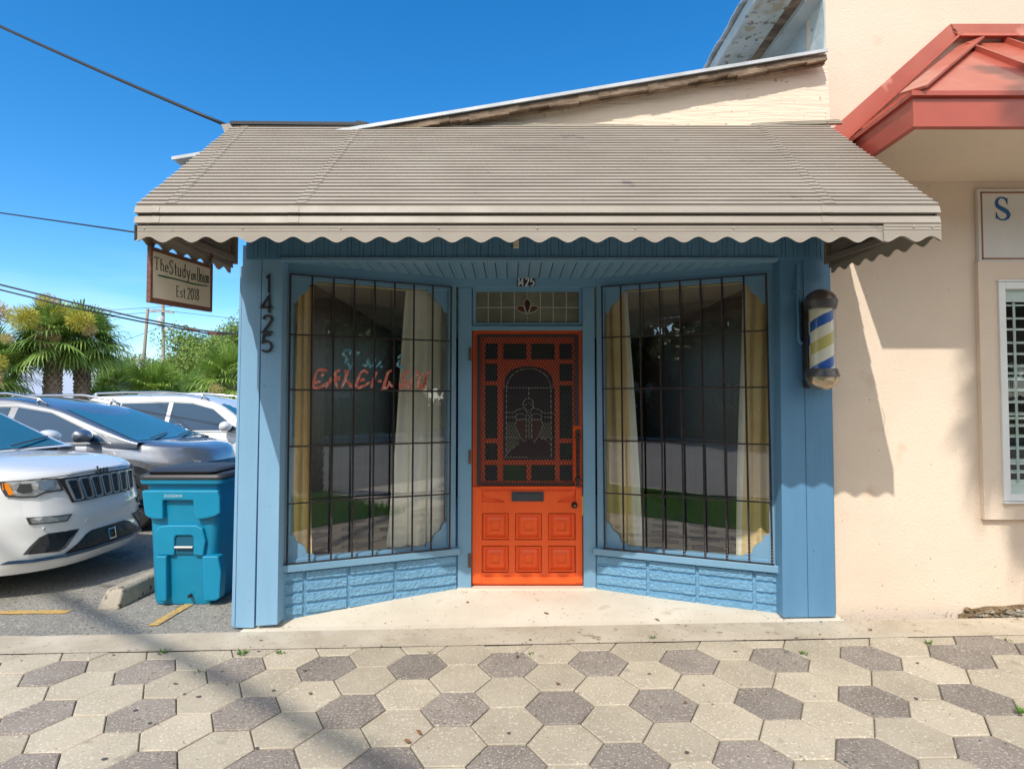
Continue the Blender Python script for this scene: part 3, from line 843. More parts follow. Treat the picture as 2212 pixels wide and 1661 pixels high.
# arched spandrels
ar = []
for k in range(13):
    t = math.pi * k / 12
    ar.append((640 - 250 * math.cos(t), 500 - 165 * max(0, math.sin(t)) ** .8))
top = [d6(375, 310, fy0)] ; 
spL = [d6(375, 308, fy0), d6(375, 545, fy0)] + [d6(x, y, fy0) for (x, y) in [(390, 545)] + ar[:7]] + [d6(640, 308, fy0)]
spR = [d6(905, 308, fy0), d6(640, 308, fy0)] + [d6(x, y, fy0) for (x, y) in ar[6:] + [(890, 545)]] + [d6(905, 545, fy0)]
b.prism(spL, (0, .03, 0)); b.prism(spR, (0, .03, 0))
leaf = b.build('door_leaf', M['orange'], door, bevel=.0015)
# raised mouldings around panes get their shadow from depth; the six carved panels
def pyramid(x0, y0, x1, y1):
    b = MB()
    P = lambda x, y, o: d7(x, y, YDR) + V((0, -o, 0))
    def ring(i, o): return [P(x0 + i, y0 + i, o), P(x1 - i, y0 + i, o), P(x1 - i, y1 - i, o), P(x0 + i, y1 - i, o)]
    rs = [ring(-6, .0005), ring(-4, .009), ring(8, .009), ring(14, -.010), ring(20, -.010), ring(56, .004), ring(60, .010), ring(70, .010), ring(76, .0), ring(80, .0)]
    b0 = len(b.v)
    for r_ in rs: b.v += r_
    for i in range(len(rs) - 1):
        for k in range(4):
            k2 = (k + 1) % 4
            b.f.append((b0 + 4 * i + k, b0 + 4 * i + 4 + k, b0 + 4 * i + 4 + k2, b0 + 4 * i + k2)); b.m.append(0)
    b.f.append(tuple(b0 + 4 * (len(rs) - 1) + k for k in range(4))); b.m.append(0)
    # sink: move the recess in front of the leaf surface
    for i in range(len(b.v)): b.v[i] = b.v[i] + V((0, -.0125, 0))
    return b
for (y0, y1) in ((848, 1070), (1152, 1375)):
    for (x0, x1) in ((222, 440), (528, 748), (836, 1058)):
        pyramid(x0, y0, x1, y1).build('carved_panel', M['orange'], door, recalc=True)
# frame boards between the panels, proud of the leaf
b = MB()
P7 = lambda x0, y0, x1, y1, o, t: b.box(d7(x0, 0).x, d7(x1, 0).x, YDR - o, YDR - o + t, d7(0, y1).z, d7(0, y0).z)
P7(203, 733, 1078, 836, .016, .02); P7(203, 1086, 1078, 1140, .016, .02); P7(203, 1391, 1078, 1420, .016, .02)
P7(112, 590, 203, 1490, .018, .02); P7(1078, 590, 1140, 1490, .018, .02)
for xa, xb in ((452, 516), (760, 824)): P7(xa, 836, xb, 1086, .0155, .02); P7(xa, 1140, xb, 1391, .0155, .02)
P7(203, 1424, 1078, 1496, .015, .02)
b.build('panel_frame', M['orange'], door, bevel=.002)
b = MB()
P7(185, 582, 1092, 600, .038, .04); P7(195, 600, 1082, 610, .030, .03)
for i in range(48):
    xa = 205 + i * 18; P7(xa, 611, xa + 10, 632, .024, .02)
P7(200, 610, 1075, 634, .016, .016)
poly = [(205, 636), (1072, 636), (1070, 668), (985, 700), (945, 706), (915, 730), (855, 752), (790, 742), (765, 760), (740, 772), (690, 756), (632, 772), (580, 756), (520, 772), (495, 742), (440, 748), (380, 716), (330, 700), (290, 702), (250, 680), (208, 668)]
b.prism([d7(x, y, YDR - .021) for (x, y) in poly], (0, .021, 0))
b.build('carved_apron', M['orange'], door)
b = MB()
for (x0, y0, x1, y1) in ((190, 1362, 190, 1362),): pass
# glass panes
def pane(i0, i1, k0, k1, m, nm='pane'):
    b = MB(); b.box(gx[i0] - .003, gx[i1] + .003, YDR + .022, YDR + .026, gz[k1] - .003, gz[k0] + .003); return b.build(nm, m, door)
for (i0, i1) in ((0, 1), (6, 7)):
    pane(i0, i1, 0, 1, M['g_blue']); pane(i0, i1, 2, 3, M['g_green']); pane(i0, i1, 4, 5, M['g_green']); pane(i0, i1, 6, 7, M['g_green']); pane(i0, i1, 8, 9, M['g_blue'])
pane(2, 3, 0, 1, M['g_green']); pane(4, 5, 0, 1, M['g_green']); pane(4, 5, 8, 9, M['g_green'])
pane(2, 3, 8, 9, mat('bright_green_glass', (.012, .10, .03), .15, (.01, .05, .02), 6, bump=.4, bscale=90))
b = MB(); b.box(gx[2] - .003, gx[5] + .003, YDR + .030, YDR + .034, gz[7], d6(0, 320).z); b.build('arched_pane', M['g_smoke'], door)
DM = lambda u, v, off: d6(u, v, YDR + .030) + V((0, -off, 0))
b = MB()
arc = [(410 + 0, 590)] + [(640 - 228 * math.cos(math.pi * k / 14), 560 - 200 * math.sin(math.pi * k / 14)) for k in range(15)]
b.ribbon([(405, 1275), (408, 560)] + arc[2:-1] + [(870, 560), (872, 1275)], 7, DM, .003)
for s in ([(375, 560), (905, 562)], [(640, 562), (640, 675)], [(400, 865), (500, 865)], [(790, 865), (868, 865)], [(400, 818), (490, 820)], [(795, 822), (900, 826)], [(385, 1072), (530, 1076)], [(755, 1076), (900, 1076)],
          [(385, 1280), (630, 1280)], [(485, 820), (520, 790), (590, 768)], [(690, 770), (740, 785), (790, 822)], [(408, 1245), (480, 1180), (535, 1140)], [(755, 1085), (810, 1090), (850, 1130), (868, 1170)]):
    b.ribbon(s, 7, DM, .0032)
def circ(cx, cy, rx, ry, n=16, a0=0, a1=360): return [(cx + rx * math.cos(R(a0 + (a1 - a0) * k / n)), cy + ry * math.sin(R(a0 + (a1 - a0) * k / n))) for k in range(n + 1)]
b.ribbon(circ(635, 735, 55, 65), 7, DM, .0034); b.ribbon(circ(645, 770, 42, 52), 6, DM, .0036)
b.ribbon(circ(553, 862, 52, 32), 6, DM, .0034); b.ribbon(circ(723, 862, 52, 32), 6, DM, .0034)
lobeL = [(610, 890), (560, 885), (515, 895), (498, 940), (515, 1000), (550, 1070), (590, 1125), (612, 1100), (612, 890)]
lobeR = [(2 * 642 - p[0], p[1]) for p in lobeL]
b.ribbon(lobeL, 6, DM, .0034); b.ribbon(lobeR, 6, DM, .0034)
for xx in (614, 634, 650, 668): b.ribbon([(xx, 835), (xx, 1090)], 6, DM, .0036)
b.build('lead_came', M['lead'], door)
b = MB()
for pl_ in (lobeL, lobeR): b.prism([DM(p[0], p[1], .0015) for p in pl_[:-1]], (0, .001, 0))
b.build('flower_pane', M['g_amber'], door)
b = MB(); b.prism([DM(x, y, .0012) for (x, y) in [(405, 1272), (470, 1190), (560, 1120), (640, 1095), (750, 1085), (810, 1088), (868, 1160), (868, 1272)]], (0, .001, 0)); b.build('hill_pane', M['g_maroon'], door)
b = MB(); b.prism([DM(x, y, .0013) for (x, y) in [(410, 920), (500, 920), (545, 1070), (540, 1120), (410, 1235)]], (0, .001, 0)); b.build('clear_pane', M['frost'], door); b = MB(); b.prism([DM(x, y, .0013) for (x, y) in [(780, 920), (865, 920), (865, 1072), (750, 1072)]], (0, .001, 0)); b.build('clear_pane', M['frost'], door)

# expanded metal screen
b = MB()
YS = YDR - .020
sx0, sx1 = at(*z6(106, 0), YS).x, at(*z6(1153, 0), YS).x
sz0, sz1 = d7(0, 573, YS).z, d6(0, 12, YS).z
notch_x, notch_z = at(*z6(1092, 0), YS).x, d6(0, 955, YS).z
CW, CHh = .0235, .0425
sl = CHh / CW
def clipseg(p, q, x0, x1, z0, z1):
    t0, t1 = 0, 1; d = (q[0] - p[0], q[1] - p[1])
    for (pp, qq) in ((-d[0], p[0] - x0), (d[0], x1 - p[0]), (-d[1], p[1] - z0), (d[1], z1 - p[1])):
        if abs(pp) < 1e-12:
            if qq < 0: return None
        else:
            r_ = qq / pp
            if pp < 0: t0 = max(t0, r_)
            else: t1 = min(t1, r_)
    if t0 >= t1: return None
    return (p[0] + d[0] * t0, p[1] + d[1] * t0), (p[0] + d[0] * t1, p[1] + d[1] * t1)
Wd, Hd = sx1 - sx0, sz1 - sz0
for sgn in (1, -1):
    n = int((Wd + Hd / sl) / CW) + 2
    for i in range(n):
        xs = sx0 - Hd / sl + i * CW if sgn == 1 else sx0 + i * CW
        p = (xs, sz0); q = (xs + sgn * Hd / sl, sz1)
        for (bx1, bz0, bz1) in ((sx1, notch_z, sz1), (notch_x, sz0, notch_z)):
            r_ = clipseg(p, q, sx0, bx1, bz0, bz1)
            if r_: b.bar((r_[0][0], YS + .001 * sgn, r_[0][1]), (r_[1][0], YS + .001 * sgn, r_[1][1]), .0052, .0012, (0, 1, 0))
t_ = .024
b.box(sx0 - .002, sx0 + t_, YS - .003, YS + .004, sz0, sz1); b.box(sx0, sx1, YS - .0035, YS + .0035, sz1 - t_ * .8, sz1 + .002)
b.box(sx0, notch_x + .01, YS - .0036, YS + .0034, sz0 - .002, sz0 + t_ * .7)
b.box(sx1 - t_ * 1.1, sx1 + .002, YS - .0031, YS + .0041, notch_z, sz1)
b.build('wire_screen', M['screen'], door)
# handle
b = MB()
hx = d7(1101, 0, YDR - .04).x; hz0, hz1 = d7(0, 590).z, d7(0, 52).z
prof = []
n = 13
def lz(y): return d7(0, y, YDR - .04).z
b.lathe((hx, YDR - .05, 0), [(0, lz(598)), (.012, lz(590)), (.019, lz(570)), (.012, lz(545))] , 12)
b.lathe((hx, YDR - .05, 0), [(.010, lz(545)), (.023, lz(530)), (.023, lz(505)), (.012, lz(490))], 12)
for i in range(10):
    ya, yb_ = 488 - i * 34.5, 488 - (i + 1) * 34.5
    b.lathe((hx, YDR - .05, 0), [(.010, lz(ya)), (.0165, lz(ya - 7)), (.0165, lz(yb_ + 7)), (.010, lz(yb_))], 10)
b.lathe((hx, YDR - .05, 0), [(.010, lz(143)), (.023, lz(132)), (.023, lz(110)), (.010, lz(98))], 12)
b.lathe((hx, YDR - .05, 0), [(.010, lz(98)), (.020, lz(86)), (.020, lz(60)), (0, lz(48))], 12)
for yy in (520, 120): b.bar((hx, YDR - .05, lz(yy)), (hx, YDR, lz(yy)), .016, .016)
b.build('pull_handle', M['iron'], door, smooth=40)
b = MB()
kx = d7(1068, 758, YDR); b.lathe((kx.x, YDR - .022, kx.z), [(0, -.030), (.012, -.029), (.020, -.020), (.022, -.004), (.025, .0), (.025, .010)], 24, 'y')
b.build('door_knob', M['iron'], door, smooth=40)
b = MB(); b.box(kx.x - .003, kx.x + .003, YDR - .0535, YDR - .050, kx.z - .008, kx.z + .006); b.build('keyhole', M['gold'], door)
b = MB(); b.box(d7(1134, 0).x, d7(1157, 0).x, YDR - .028, YDR - .012, d7(0, 851).z, d7(0, 670).z); b.build('strike_plate', mat('yellow_brass', (.72, .50, .14), .35, metal=.3), door, bevel=.002)
b = MB()
a, c = d7(481, 632), d7(780, 721)
b.box(a.x, c.x, YDR - .032, YDR - .018, c.z, a.z)
b.box(a.x + .02, c.x - .02, YDR - .044, YDR - .030, a.z - (a.z - c.z) * .80, a.z - (a.z - c.z) * .22)
b.box(a.x + .026, c.x - .026, YDR - .047, YDR - .043, a.z - (a.z - c.z) * .62, a.z - (a.z - c.z) * .52)
b.build('mail_slot', mat('grey_painted_metal', (.05, .055, .065), .4), door, bevel=.003)
for (y0, y1) in ((805, 935),): 
    b = MB(); b.box(at(1014.5, 0, 4.70).x, at(1020, 0, 4.70).x, 4.688, 4.702, tp(0, 935, 4.7).z, tp(0, 805, 4.7).z); b.build('hinge', M['rust'], door)
for (y0, y1) in ((245, 375), (1215, 1345)):
    b = MB(); b.box(at(1014.5, 0, 4.70).x, at(1020, 0, 4.70).x, 4.688, 4.702, d7(0, y1, 4.7).z, d7(0, y0, 4.7).z); b.build('hinge', M['rust'], door)

# ------------------------------------------------------------ shell and room of the shop
XL, XR = -1.86, 2.20
b = MB()
b.box(XL, XL + .10, 4.17, 9.6, -.2, 2.62)
b.box(XL, -.80, 9.5, 9.6, -.2, 2.62); b.box(1.15, XR, 9.5, 9.6, -.2, 2.62); b.box(-.80, 1.15, 9.5, 9.6, -.2, .35); b.box(-.80, 1.15, 9.5, 9.6, 2.42, 2.62)  # back wall with an added opening, hidden by the door, to light the room
b.build('wall', M['blue'], shop)
b = MB(); b.box(XR - .06, XR, 4.17, 9.5, -.2, 2.9); b.build('party_wall', M['bluegrey'], shop)
# interior
b = MB(); b.box(XL + .102, XL + .114, 4.24, 9.49, .0, 2.52)
b.build('wood_panelling', M['panel'], shop); b = MB()
b.box(XR - .075, XR - .062, 4.24, 9.49, .0, 2.52); b.build('wood_panelling', M['panel'], shop); b = MB(); b.box(XL + .114, -.80, 9.47, 9.488, .0, 2.52); b.build('wood_panelling', M['panel'], shop); b = MB(); b.box(1.15, XR - .075, 9.47, 9.488, .0, 2.52)
b.build('wood_panelling', M['panel'], shop)
b = MB()
fl_ = [WL(-.02, 0, -.085), WL(WL.L, 0, -.085), V((IL.x, 4.79, 0)), V((IR.x, 4.79, 0)), WR(WR.L, 0, -.085), WR(-.02, 0, -.085), V((XR - .06, 4.29, 0)), V((XR - .06, 9.5, 0)), V((XL + .1, 9.5, 0)), V((XL + .1, 4.29, 0))]
b.prism([V((p.x, p.y, .02)) for p in fl_], (0, 0, -.05))
b.build('interior_floor', M['floor_in'], shop)
b = MB()
# interior ceiling follows the bay: polygon set back behind the headers
cz = 2.50
pts = [WL(-.02, 0, -.075), WL(WL.L, 0, -.075), V((IL.x, 4.80, 0)), V((IR.x, 4.80, 0)), WR(WR.L, 0, -.075), WR(-.02, 0, -.075), V((XR - .06, 4.29, 0)), V((XR - .06, 9.5, 0)), V((XL + .1, 9.5, 0)), V((XL + .1, 4.29, 0))]
b.prism([V((p.x, p.y, cz)) for p in pts], (0, 0, .02)); b.build('interior_ceiling', M['ceil_in'], shop)
b = MB()
pbox(b, WL, -.06, WL.L, ZC, 2.53, -.045, -.074); b.build('bulkhead', M['ceil_in'], shop); b = MB(); pbox(b, WR, -.06, WR.L, ZC, 2.53, -.045, -.074); b.build('bulkhead', M['ceil_in'], shop); b = MB(); b.box(IL.x, IR.x, 4.75, 4.79, ZC, 2.53)
b.build('bulkhead', M['ceil_in'], shop)
# gable wall over the awning and the lean-to roof
YG = 4.07
gp = [at(640, 300, YG), at(640, 296, YG), at(802, 277, YG), at(1300, 201, YG), at(1787, 122, YG), at(1797, 300, YG)]
gp = [V((at(495, 300, YG).x, YG, 3.0)), V((at(495, 300, YG).x, YG, at(495, 280, YG).z)), at(690, 286, YG), at(802, 284, YG), at(1300, 206, YG), at(1787, 126, YG), V((at(1796, 200, YG).x, YG, 3.0))]
b = MB(); b.prism(gp, (0, .1, 0)); b.build('gable_wall', M['plywood'], shop)
YR_ = 3.965
ra, rb = at(797, 274.5, YR_), at(1787, 111, YR_)
b = MB()
dn = (rb - ra).normalized(); ra2 = ra - dn * 1.35
b.hexa([ra2, rb, rb + V((0, 5.6, 0)), ra2 + V((0, 5.6, 0)), ra2 + V((0, 0, .018)), rb + V((0, 0, .018)), rb + V((0, 5.6, .018)), ra2 + V((0, 5.6, .018))])
b.box(ra2.x, ra2.x + .01, YR_, YR_ + .01, ra2.z, ra2.z + .01)
b.bar(ra2 + V((0, -.004, .004)), rb + V((0, -.004, .004)), .012, .022, (0, 0, 1))
rf_ = b.build('roof', M['roof_metal'], shop)
b = MB()
rnd = random.Random(5)
n = 46
for i in range(n):
    p = ra.lerp(rb, i / n); q = ra.lerp(rb, (i + 1) / n + .0005)
    h = .040 + .008 * math.sin(i * .7) + rnd.uniform(-.004, .004); o = rnd.uniform(-.003, .003)
    b.bar(p + V((0, .022 + o, -.018 - h / 2)), q + V((0, .022 + o, -.018 - h / 2 + rnd.uniform(-.003, .003))), .03, h)
    b.bar(p + V((0, .055, -.048 - rnd.random() * .01)), q + V((0, .055, -.050)), .03, .03)
b.build('rotten_fascia', M['wood_old'], shop)
b = MB()
p0, p1, p2, p3 = at(988, 262, 4.03), at(1390, 270, 4.03), at(1390, 276, 4.03), at(988, 272, 4.03)
b.prism([p3, p2, p1, p0], (0, .03, 0)); b.build('ledger_board', M['wood_grey'], shop); b = MB()
p = [at(1625, 266, 4.03), at(1812, 258, 4.03), at(1822, 266, 4.03), at(1625, 273, 4.03)]
b.prism([p[3], p[2], p[1], p[0]], (0, .03, 0))
b.build('ledger_board', M['wood_grey'], shop)
b = MB()
b.bar(at(500, 268.5, 4.02), at(793, 271, 4.02), .05, .022); b.bar(at(770, 267, 4.02), at(797, 272, 4.02), .03, .03)
b.build('tar_flashing', M['black'], shop)
# side fascia end of roof visible past the awning on the left
b = MB(); p = at(401, 341.5, 5.2); q = at(660, 331, 5.2)
b.hexa([p + V((0, 0, -.012)), q + V((0, 0, -.02)), q + V((0, .3, -.02)), p + V((0, .3, -.006)), p, q, q + V((0, .3, 0)), p + V((0, .3, 0))])
b.build('gutter_end', M['white'], shop)
# ================================================================ awning
AY, AT = 3.0, 4.05
ax0, ax1 = -1.925, 2.185
ZTA = at(1100, 272, AT).z
ZA = [at(1100, y, AY).z for y in (443, 465.5, 487.5, 490, 524)]
awn = empty('awning', (0.13, 3.6, ZA[4]), 'long tan ribbed metal awning with scalloped edge over the shopfront', 'awning')
NS = 28
Y0r = AY + .01
slope = V((0, Y0r - AT, ZA[0] - ZTA)); sl_len = slope.length; sd = slope.normalized(); sn = V((0, sd.z, -sd.y)); 
if sn.y > 0: sn = -sn
b = MB()
rnd = random.Random(2)
def slat_prof(k):
    a = sl_len * k / NS; c = sl_len * (k + 1) / NS
    return [(a, -.001), (a + .005, .005), (c - .006, .0140), (c - .001, .012), (c + .001, -.001)]
secs = 60
for k in range(NS):
    pf = slat_prof(k)
    jl, jr = rnd.uniform(-.004, .004), rnd.uniform(-.004, .004)
    xl, xr = ax0 + jl, ax1 + jr
    wob = [rnd.uniform(-.0006, .0006) for _ in range(9)]
    def W2(i):
        t = i / secs * 8; j = min(7, int(t)); f = t - j; f = f * f * (3 - 2 * f)
        return wob[j] * (1 - f) + wob[j + 1] * f
    b0 = len(b.v); m_ = len(pf)
    for i in range(secs + 1):
        x = xl + (xr - xl) * i / secs
        for j, (s_, h) in enumerate(pf):
            o = W2(i) if j in (2, 3) else 0
            p = V((x, AT, ZTA)) + sd * (s_ + o) + sn * (h + o)
            b.v.append(p)
    for i in range(secs):
        for j in range(m_ - 1):
            a_ = b0 + i * m_ + j
            b.f.append((a_, a_ + 1, a_ + m_ + 1, a_ + m_)); b.m.append(0)
# backing sheet just below
b.hexa([V((ax0 + .01, AT, ZTA)) - sn * .006, V((ax1 - .01, AT, ZTA)) - sn * .006, V((ax1 - .01, Y0r, ZA[0])) - sn * .006, V((ax0 + .01, Y0r, ZA[0])) - sn * .006,
        V((ax0 + .01, AT, ZTA)) - sn * .001, V((ax1 - .01, AT, ZTA)) - sn * .001, V((ax1 - .01, Y0r, ZA[0])) - sn * .001, V((ax0 + .01, Y0r, ZA[0])) - sn * .001])
top = b.build('ribbed_roof', M['awning'], awn, recalc=False)
# joint covers stepping down the slope
b = MB()
def joints(xt, xb, wj=.055):
    for k in range(NS):
        x = xt + (xb - xt) * (k + .5) / NS + rnd.uniform(-.004, .004)
        pf = [(s_, h + .003) for (s_, h) in slat_prof(k)]
        b0 = len(b.v)
        for xx in (x - wj / 2, x + wj / 2):
            for (s_, h) in pf: b.v.append(V((xx, AT, ZTA)) + sd * s_ + sn * h)
        for j in range(len(pf) - 1):
            b.f.append((b0 + j, b0 + j + 1, b0 + 5 + j + 1, b0 + 5 + j)); b.m.append(0)
        for (i0) in (0, 5):
            b.f.append(tuple(b0 + i0 + j for j in range(5))); b.m.append(0)
        if k % 1 == 0:
            c_ = V((x + wj * .25, AT, ZTA)) + sd * ((k + .55) * sl_len / NS) + sn * .016
            b.lathe((c_.x, c_.y, c_.z), [(.0, .004), (.004, .002), (.005, -.004)], 6)
for (p, q) in ((528, 368), (775, 648), (1632, 1795)):
    b = MB(); joints(at(p, 275, AT).x + .02, at(q, 443, AY).x)
    b.build('joint_cover', M['awning'], awn, recalc=False)
# fascia slats
b = MB()
for (za, zb_, y_) in ((ZA[0], ZA[1], 0), (ZA[1], ZA[2], .0)):
    pf = [(AY + .012, za), (AY + .003, za - .003), (AY - .008, zb_ + .0125), (AY + .022, zb_ + .0115), (AY + .030, zb_)]
    b0 = len(b.v)
    for x in (ax0 - .004, ax1 + .004):
        for (yy, zz) in pf: b.v.append(V((x, yy, zz)))
    for j in range(4): b.f.append((b0 + j, b0 + j + 1, b0 + 6 + j, b0 + 5 + j)); b.m.append(0)
    for i0 in (0, 5): b.f.append(tuple(b0 + i0 + j for j in range(5))); b.m.append(0)
    for px_, w_ in ((345, .038), (646, .055), (1798, .055)):
        x = at(px_, 460, AY).x
        b.hexa([V((x - w_, AY + .000, za - .003)), V((x, AY + .001, za - .004)), V((x, AY + .01, za - .004)), V((x - w_, AY + .01, za - .004)),] * 1 + [V((x - w_, AY - .011, zb_ + .0125)), V((x, AY - .011, zb_ + .0125)), V((x, AY + .006, zb_ + .0115)), V((x - w_, AY + .006, zb_ + .0115))])
b.box(ax0, ax1, AY + .031, AY + .04, ZA[2], ZA[0] - .002)
b.build('fascia', M['awning'], awn, recalc=True)
# scalloped valance, front
per = .1478
def scallop(L, z_top, z_base, amp, ph=0.0, n_per=14):
    n = int(L / per * n_per); pts = []
    for i in range(n + 1):
        s_ = L * i / n
        pts.append((s_, z_base + amp * math.cos(2 * math.pi * (s_ - ph) / per)))
    return pts
def valance(b, A_, D_, L, zt_, zbase, amp, ph, tilt=0.0, t=.004, nrm=V((0, -1, 0))):
    pts = scallop(L, zt_, zbase, amp, ph)
    b0 = len(b.v); n = len(pts)
    # rows: bottom edge lip, bottom, bead1.., top  (front), then back
    def P(s_, z, o): return V(A_) + V(D_) * s_ + V((0, 0, z + tilt * s_)) + nrm * o
    rows = []
    zm = zbase + amp + .002
    for (f, o) in ((None, .0022), ('e', .0022), ('e2', .0005), (zm + (zt_ - zm) * .45, .0005), (zm + (zt_ - zm) * .52, .0030), (zm + (zt_ - zm) * .59, .0005), (zm + (zt_ - zm) * .74, .0005), (zm + (zt_ - zm) * .80, .0030), (zm + (zt_ - zm) * .86, .0005), (zt_, .0005)):
        row = []
        for (s_, z) in pts:
            zz = z if f is None else z + .0035 if f == 'e' else z + .005 if f == 'e2' else f
            row.append(P(s_, zz, o))
        rows.append(row)
    back = [[P(s_, z, -t) for (s_, z) in pts], [P(s_, zt_, -t) for (s_, z) in pts]]
    allr = rows + back[::-1]
    for r_ in allr: b.v += r_
    m_ = len(allr)
    for j in range(m_ - 1):
        for i in range(n - 1):
            a_ = b0 + j * n + i
            b.f.append((a_, a_ + 1, a_ + n + 1, a_ + n)); b.m.append(0)
    for i in range(n - 1):
        b.f.append((b0 + (m_ - 1) * n + i, b0 + (m_ - 1) * n + i + 1, b0 + i + 1, b0 + i)); b.m.append(0)
b = MB()
zbase = at(1100, 518, AY).z; amp = (at(1100, 512, AY).z - at(1100, 524.5, AY).z) / 2
ph = (at(446, 512, AY).x - at(297, 512, AY).x) % per
valance(b, (at(297, 500, AY).x, AY - .001, 0), (1, 0, 0), at(2030, 500, AY).x - at(297, 500, AY).x, ZA[3] + .004, zbase, amp, ph)
for px_ in range(312, 2040, 212):
    p = at(px_, 493.5, AY); b.lathe((p.x, AY - .001, p.z), [(0, -.006), (.005, -.004), (.006, .0)], 8, 'y')
b.build('front_valance', M['awning'], awn, recalc=True)
b = MB()
xa = at(1907, 500, AY).x; xb_ = at(2031, 500, AY).x
valance(b, (xa, AY - .008, 0), (1, 0, 0), xb_ - xa, ZA[3] + .012, zbase + .002, amp, (ph + at(297, 500, AY).x - xa) % per)
for px_ in (1971, 2011):
    p = at(px_, 492, AY); b.lathe((p.x, AY - .009, p.z), [(0, -.006), (.005, -.004), (.006, .0)], 8, 'y')
b.build('valance_patch', M['awning'], awn)
# sides
ZRF, ZRB = ZA[2] + .0, 2.400
for sx, nm in ((ax0, -1), (ax1, 1)):
    b = MB()
    tl = (ZRB + .035 - (ZRF + .012)) / (AT - AY)
    valance(b, (sx + nm * .004, AY, 0), (0, 1, 0), AT - AY - .02, ZRF + .006, zbase + .003, amp, .05, tilt=tl, nrm=V((nm, 0, 0)))
    b.build('side_valance', M['awning'] , awn)
    b = MB()
    # closing panel of horizontal slats, triangular
    def zroof(y): return ZTA + (ZA[0] - ZTA) * (AT - y) / (AT - Y0r)
    n = 13
    ztop_, zbot = ZTA, ZRF
    for i in range(n):
        za = ZRF + .02 + (ZTA - ZRF) * i / n; zb_ = ZRF + .02 + (ZTA - ZRF) * (i + 1) / n
        ya = AT - (ZTA - za) / (ZTA - ZA[0]) * (AT - Y0r) if za < ZTA else AT
        # front limit where the roof is above za
        yf_a = AT + (za - ZTA) / (ZTA - ZA[0]) * (AT - Y0r); yf_b = AT + (zb_ - ZTA) / (ZTA - ZA[0]) * (AT - Y0r)
        yf_a = max(AY + .01, yf_a); yf_b = min(AT - .01, max(AY + .01, yf_b))
        i0, i1 = sx - nm * .004, sx - nm * .016
        b.hexa([(i0, yf_a, za), (i0, AT - .02, za), (i1, AT - .02, za), (i1, yf_a, za), (i0, yf_b, zb_), (i0, AT - .02, zb_), (i0 - nm * .003, AT - .02, zb_), (i0 - nm * .003, yf_b, zb_)])
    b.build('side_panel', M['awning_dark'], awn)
    b = MB()
    b.bar((sx - nm * .022, AY + .03, ZRF + .018), (sx - nm * .022, AT - .02, ZRB + .035), .034, .034)
    b.bar((sx - nm * .03, AT - .03, ZRB), (sx - nm * .03, AT - .03, ZTA - .03), .03, .03)
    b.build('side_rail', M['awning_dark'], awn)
b = MB()
b.bar((ax0 + .02, AY + .028, ZA[2] + .015), (ax1 - .02, AY + .028, ZA[2] + .015), .03, .03)
for xx in (-.9, .15, 1.2):
    b.bar((xx, AY + .03, ZA[1]), (xx, AT - .02, ZTA - .05), .03, .025)
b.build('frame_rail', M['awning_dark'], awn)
b = MB()
p = at(484, 272, AT - .03); q = at(506, 268, AT - .03)
b.prism([p + V((-.02, 0, .01)), p + V((.02, 0, -.08)), q + V((.02, 0, -.06)), q + V((0, 0, .005))], (0, .04, 0)); b.build('corner_flashing', M['awning'], awn)

# ================================================================ hanging sign
SXp = -1.895
def sp(px, py, dx=0):
    r_ = ray(px, py); t = (SXp + dx - CAM.x) / r_.x
    return CAM + r_ * t
c_tl, c_tr, c_br, c_bl = V((SXp, 3.115, 2.262)), V((SXp, 3.765, 2.318)), V((SXp, 3.765, 2.022)), V((SXp, 3.115, 1.972))
zs = zin(400, 700, 6.389)
c_tl, c_tr, c_br, c_bl = sp(*zs(328, 235)), sp(*zs(1515, 612)), sp(*zs(1522, 1508)), sp(*zs(333, 1322))
c_tl.y = c_bl.y = (c_tl.y + c_bl.y) / 2; c_tr.y = c_br.y = (c_tr.y + c_br.y) / 2
hs = empty('hanging_sign', (SXp - .012, (c_tl.y + c_tr.y) / 2, c_bl.z), 'small cream sign in brown wood frame hanging under the left end of the awning', 'sign')
b = MB(); b.prism([c_bl, c_br, c_tr, c_tl], (-.022, 0, 0)); b.build('frame', M['sign_wood'], hs, bevel=.002)
i_tl, i_tr, i_br, i_bl = [sp(*zs(x, y), .003) for (x, y) in ((384, 338), (1468, 672), (1468, 1420), (380, 1225))]
b = MB(); b.prism([i_bl, i_br, i_tr, i_tl], (-.004, 0, 0)); b.build('sign_board', M['sign_cream'], hs)
SM = lambda u, v, off: sp(*zs(u, v), .0035) + V((off, 0, 0))
b = MB()
# words follow the slope of the board as painted
def skew_write(text, x0, y0, x1, y1, h, w, mi=0, gap=.14):
    tot = sum((GL[c][0] + gap) if c != ' ' else .2 for c in text)
    x = 0
    rr = random.Random(11)
    for c in text:
        if c == ' ': x += .2; continue
        wd, st = GL[c]
        for s_ in st:
            pts = []
            for p in s_:
                t = (x + p[0]) / tot
                hh = h[0] + (h[1] - h[0]) * t
                pts.append((x0 + (x1 - x0) * t, y0 + (y1 - y0) * t - p[1] * hh))
            b.ribbon(pts, w, SM, .0008, mi)
        x += wd + gap
skew_write('The', 400, 672, 690, 752, (225, 215), 15)
skew_write('Study', 690, 770, 1105, 880, (260, 265), 15)
skew_write('on', 1105, 885, 1215, 905, (210, 205), 14)
skew_write('Union', 1225, 920, 1462, 968, (265, 255), 14)
skew_write('Est', 825, 1210, 1010, 1240, (205, 205), 14)
skew_write('2018', 1035, 1255, 1268, 1285, (215, 215), 14)
b.ribbon([(468, 800), (600, 830), (760, 865), (900, 900), (1100, 955), (1280, 990), (1440, 1010)], [22, 36, 26, 24, 30, 26, 14], SM, .0007, 1)
b.build('lettering', [M['sign_ink'], M['sign_green']], hs)
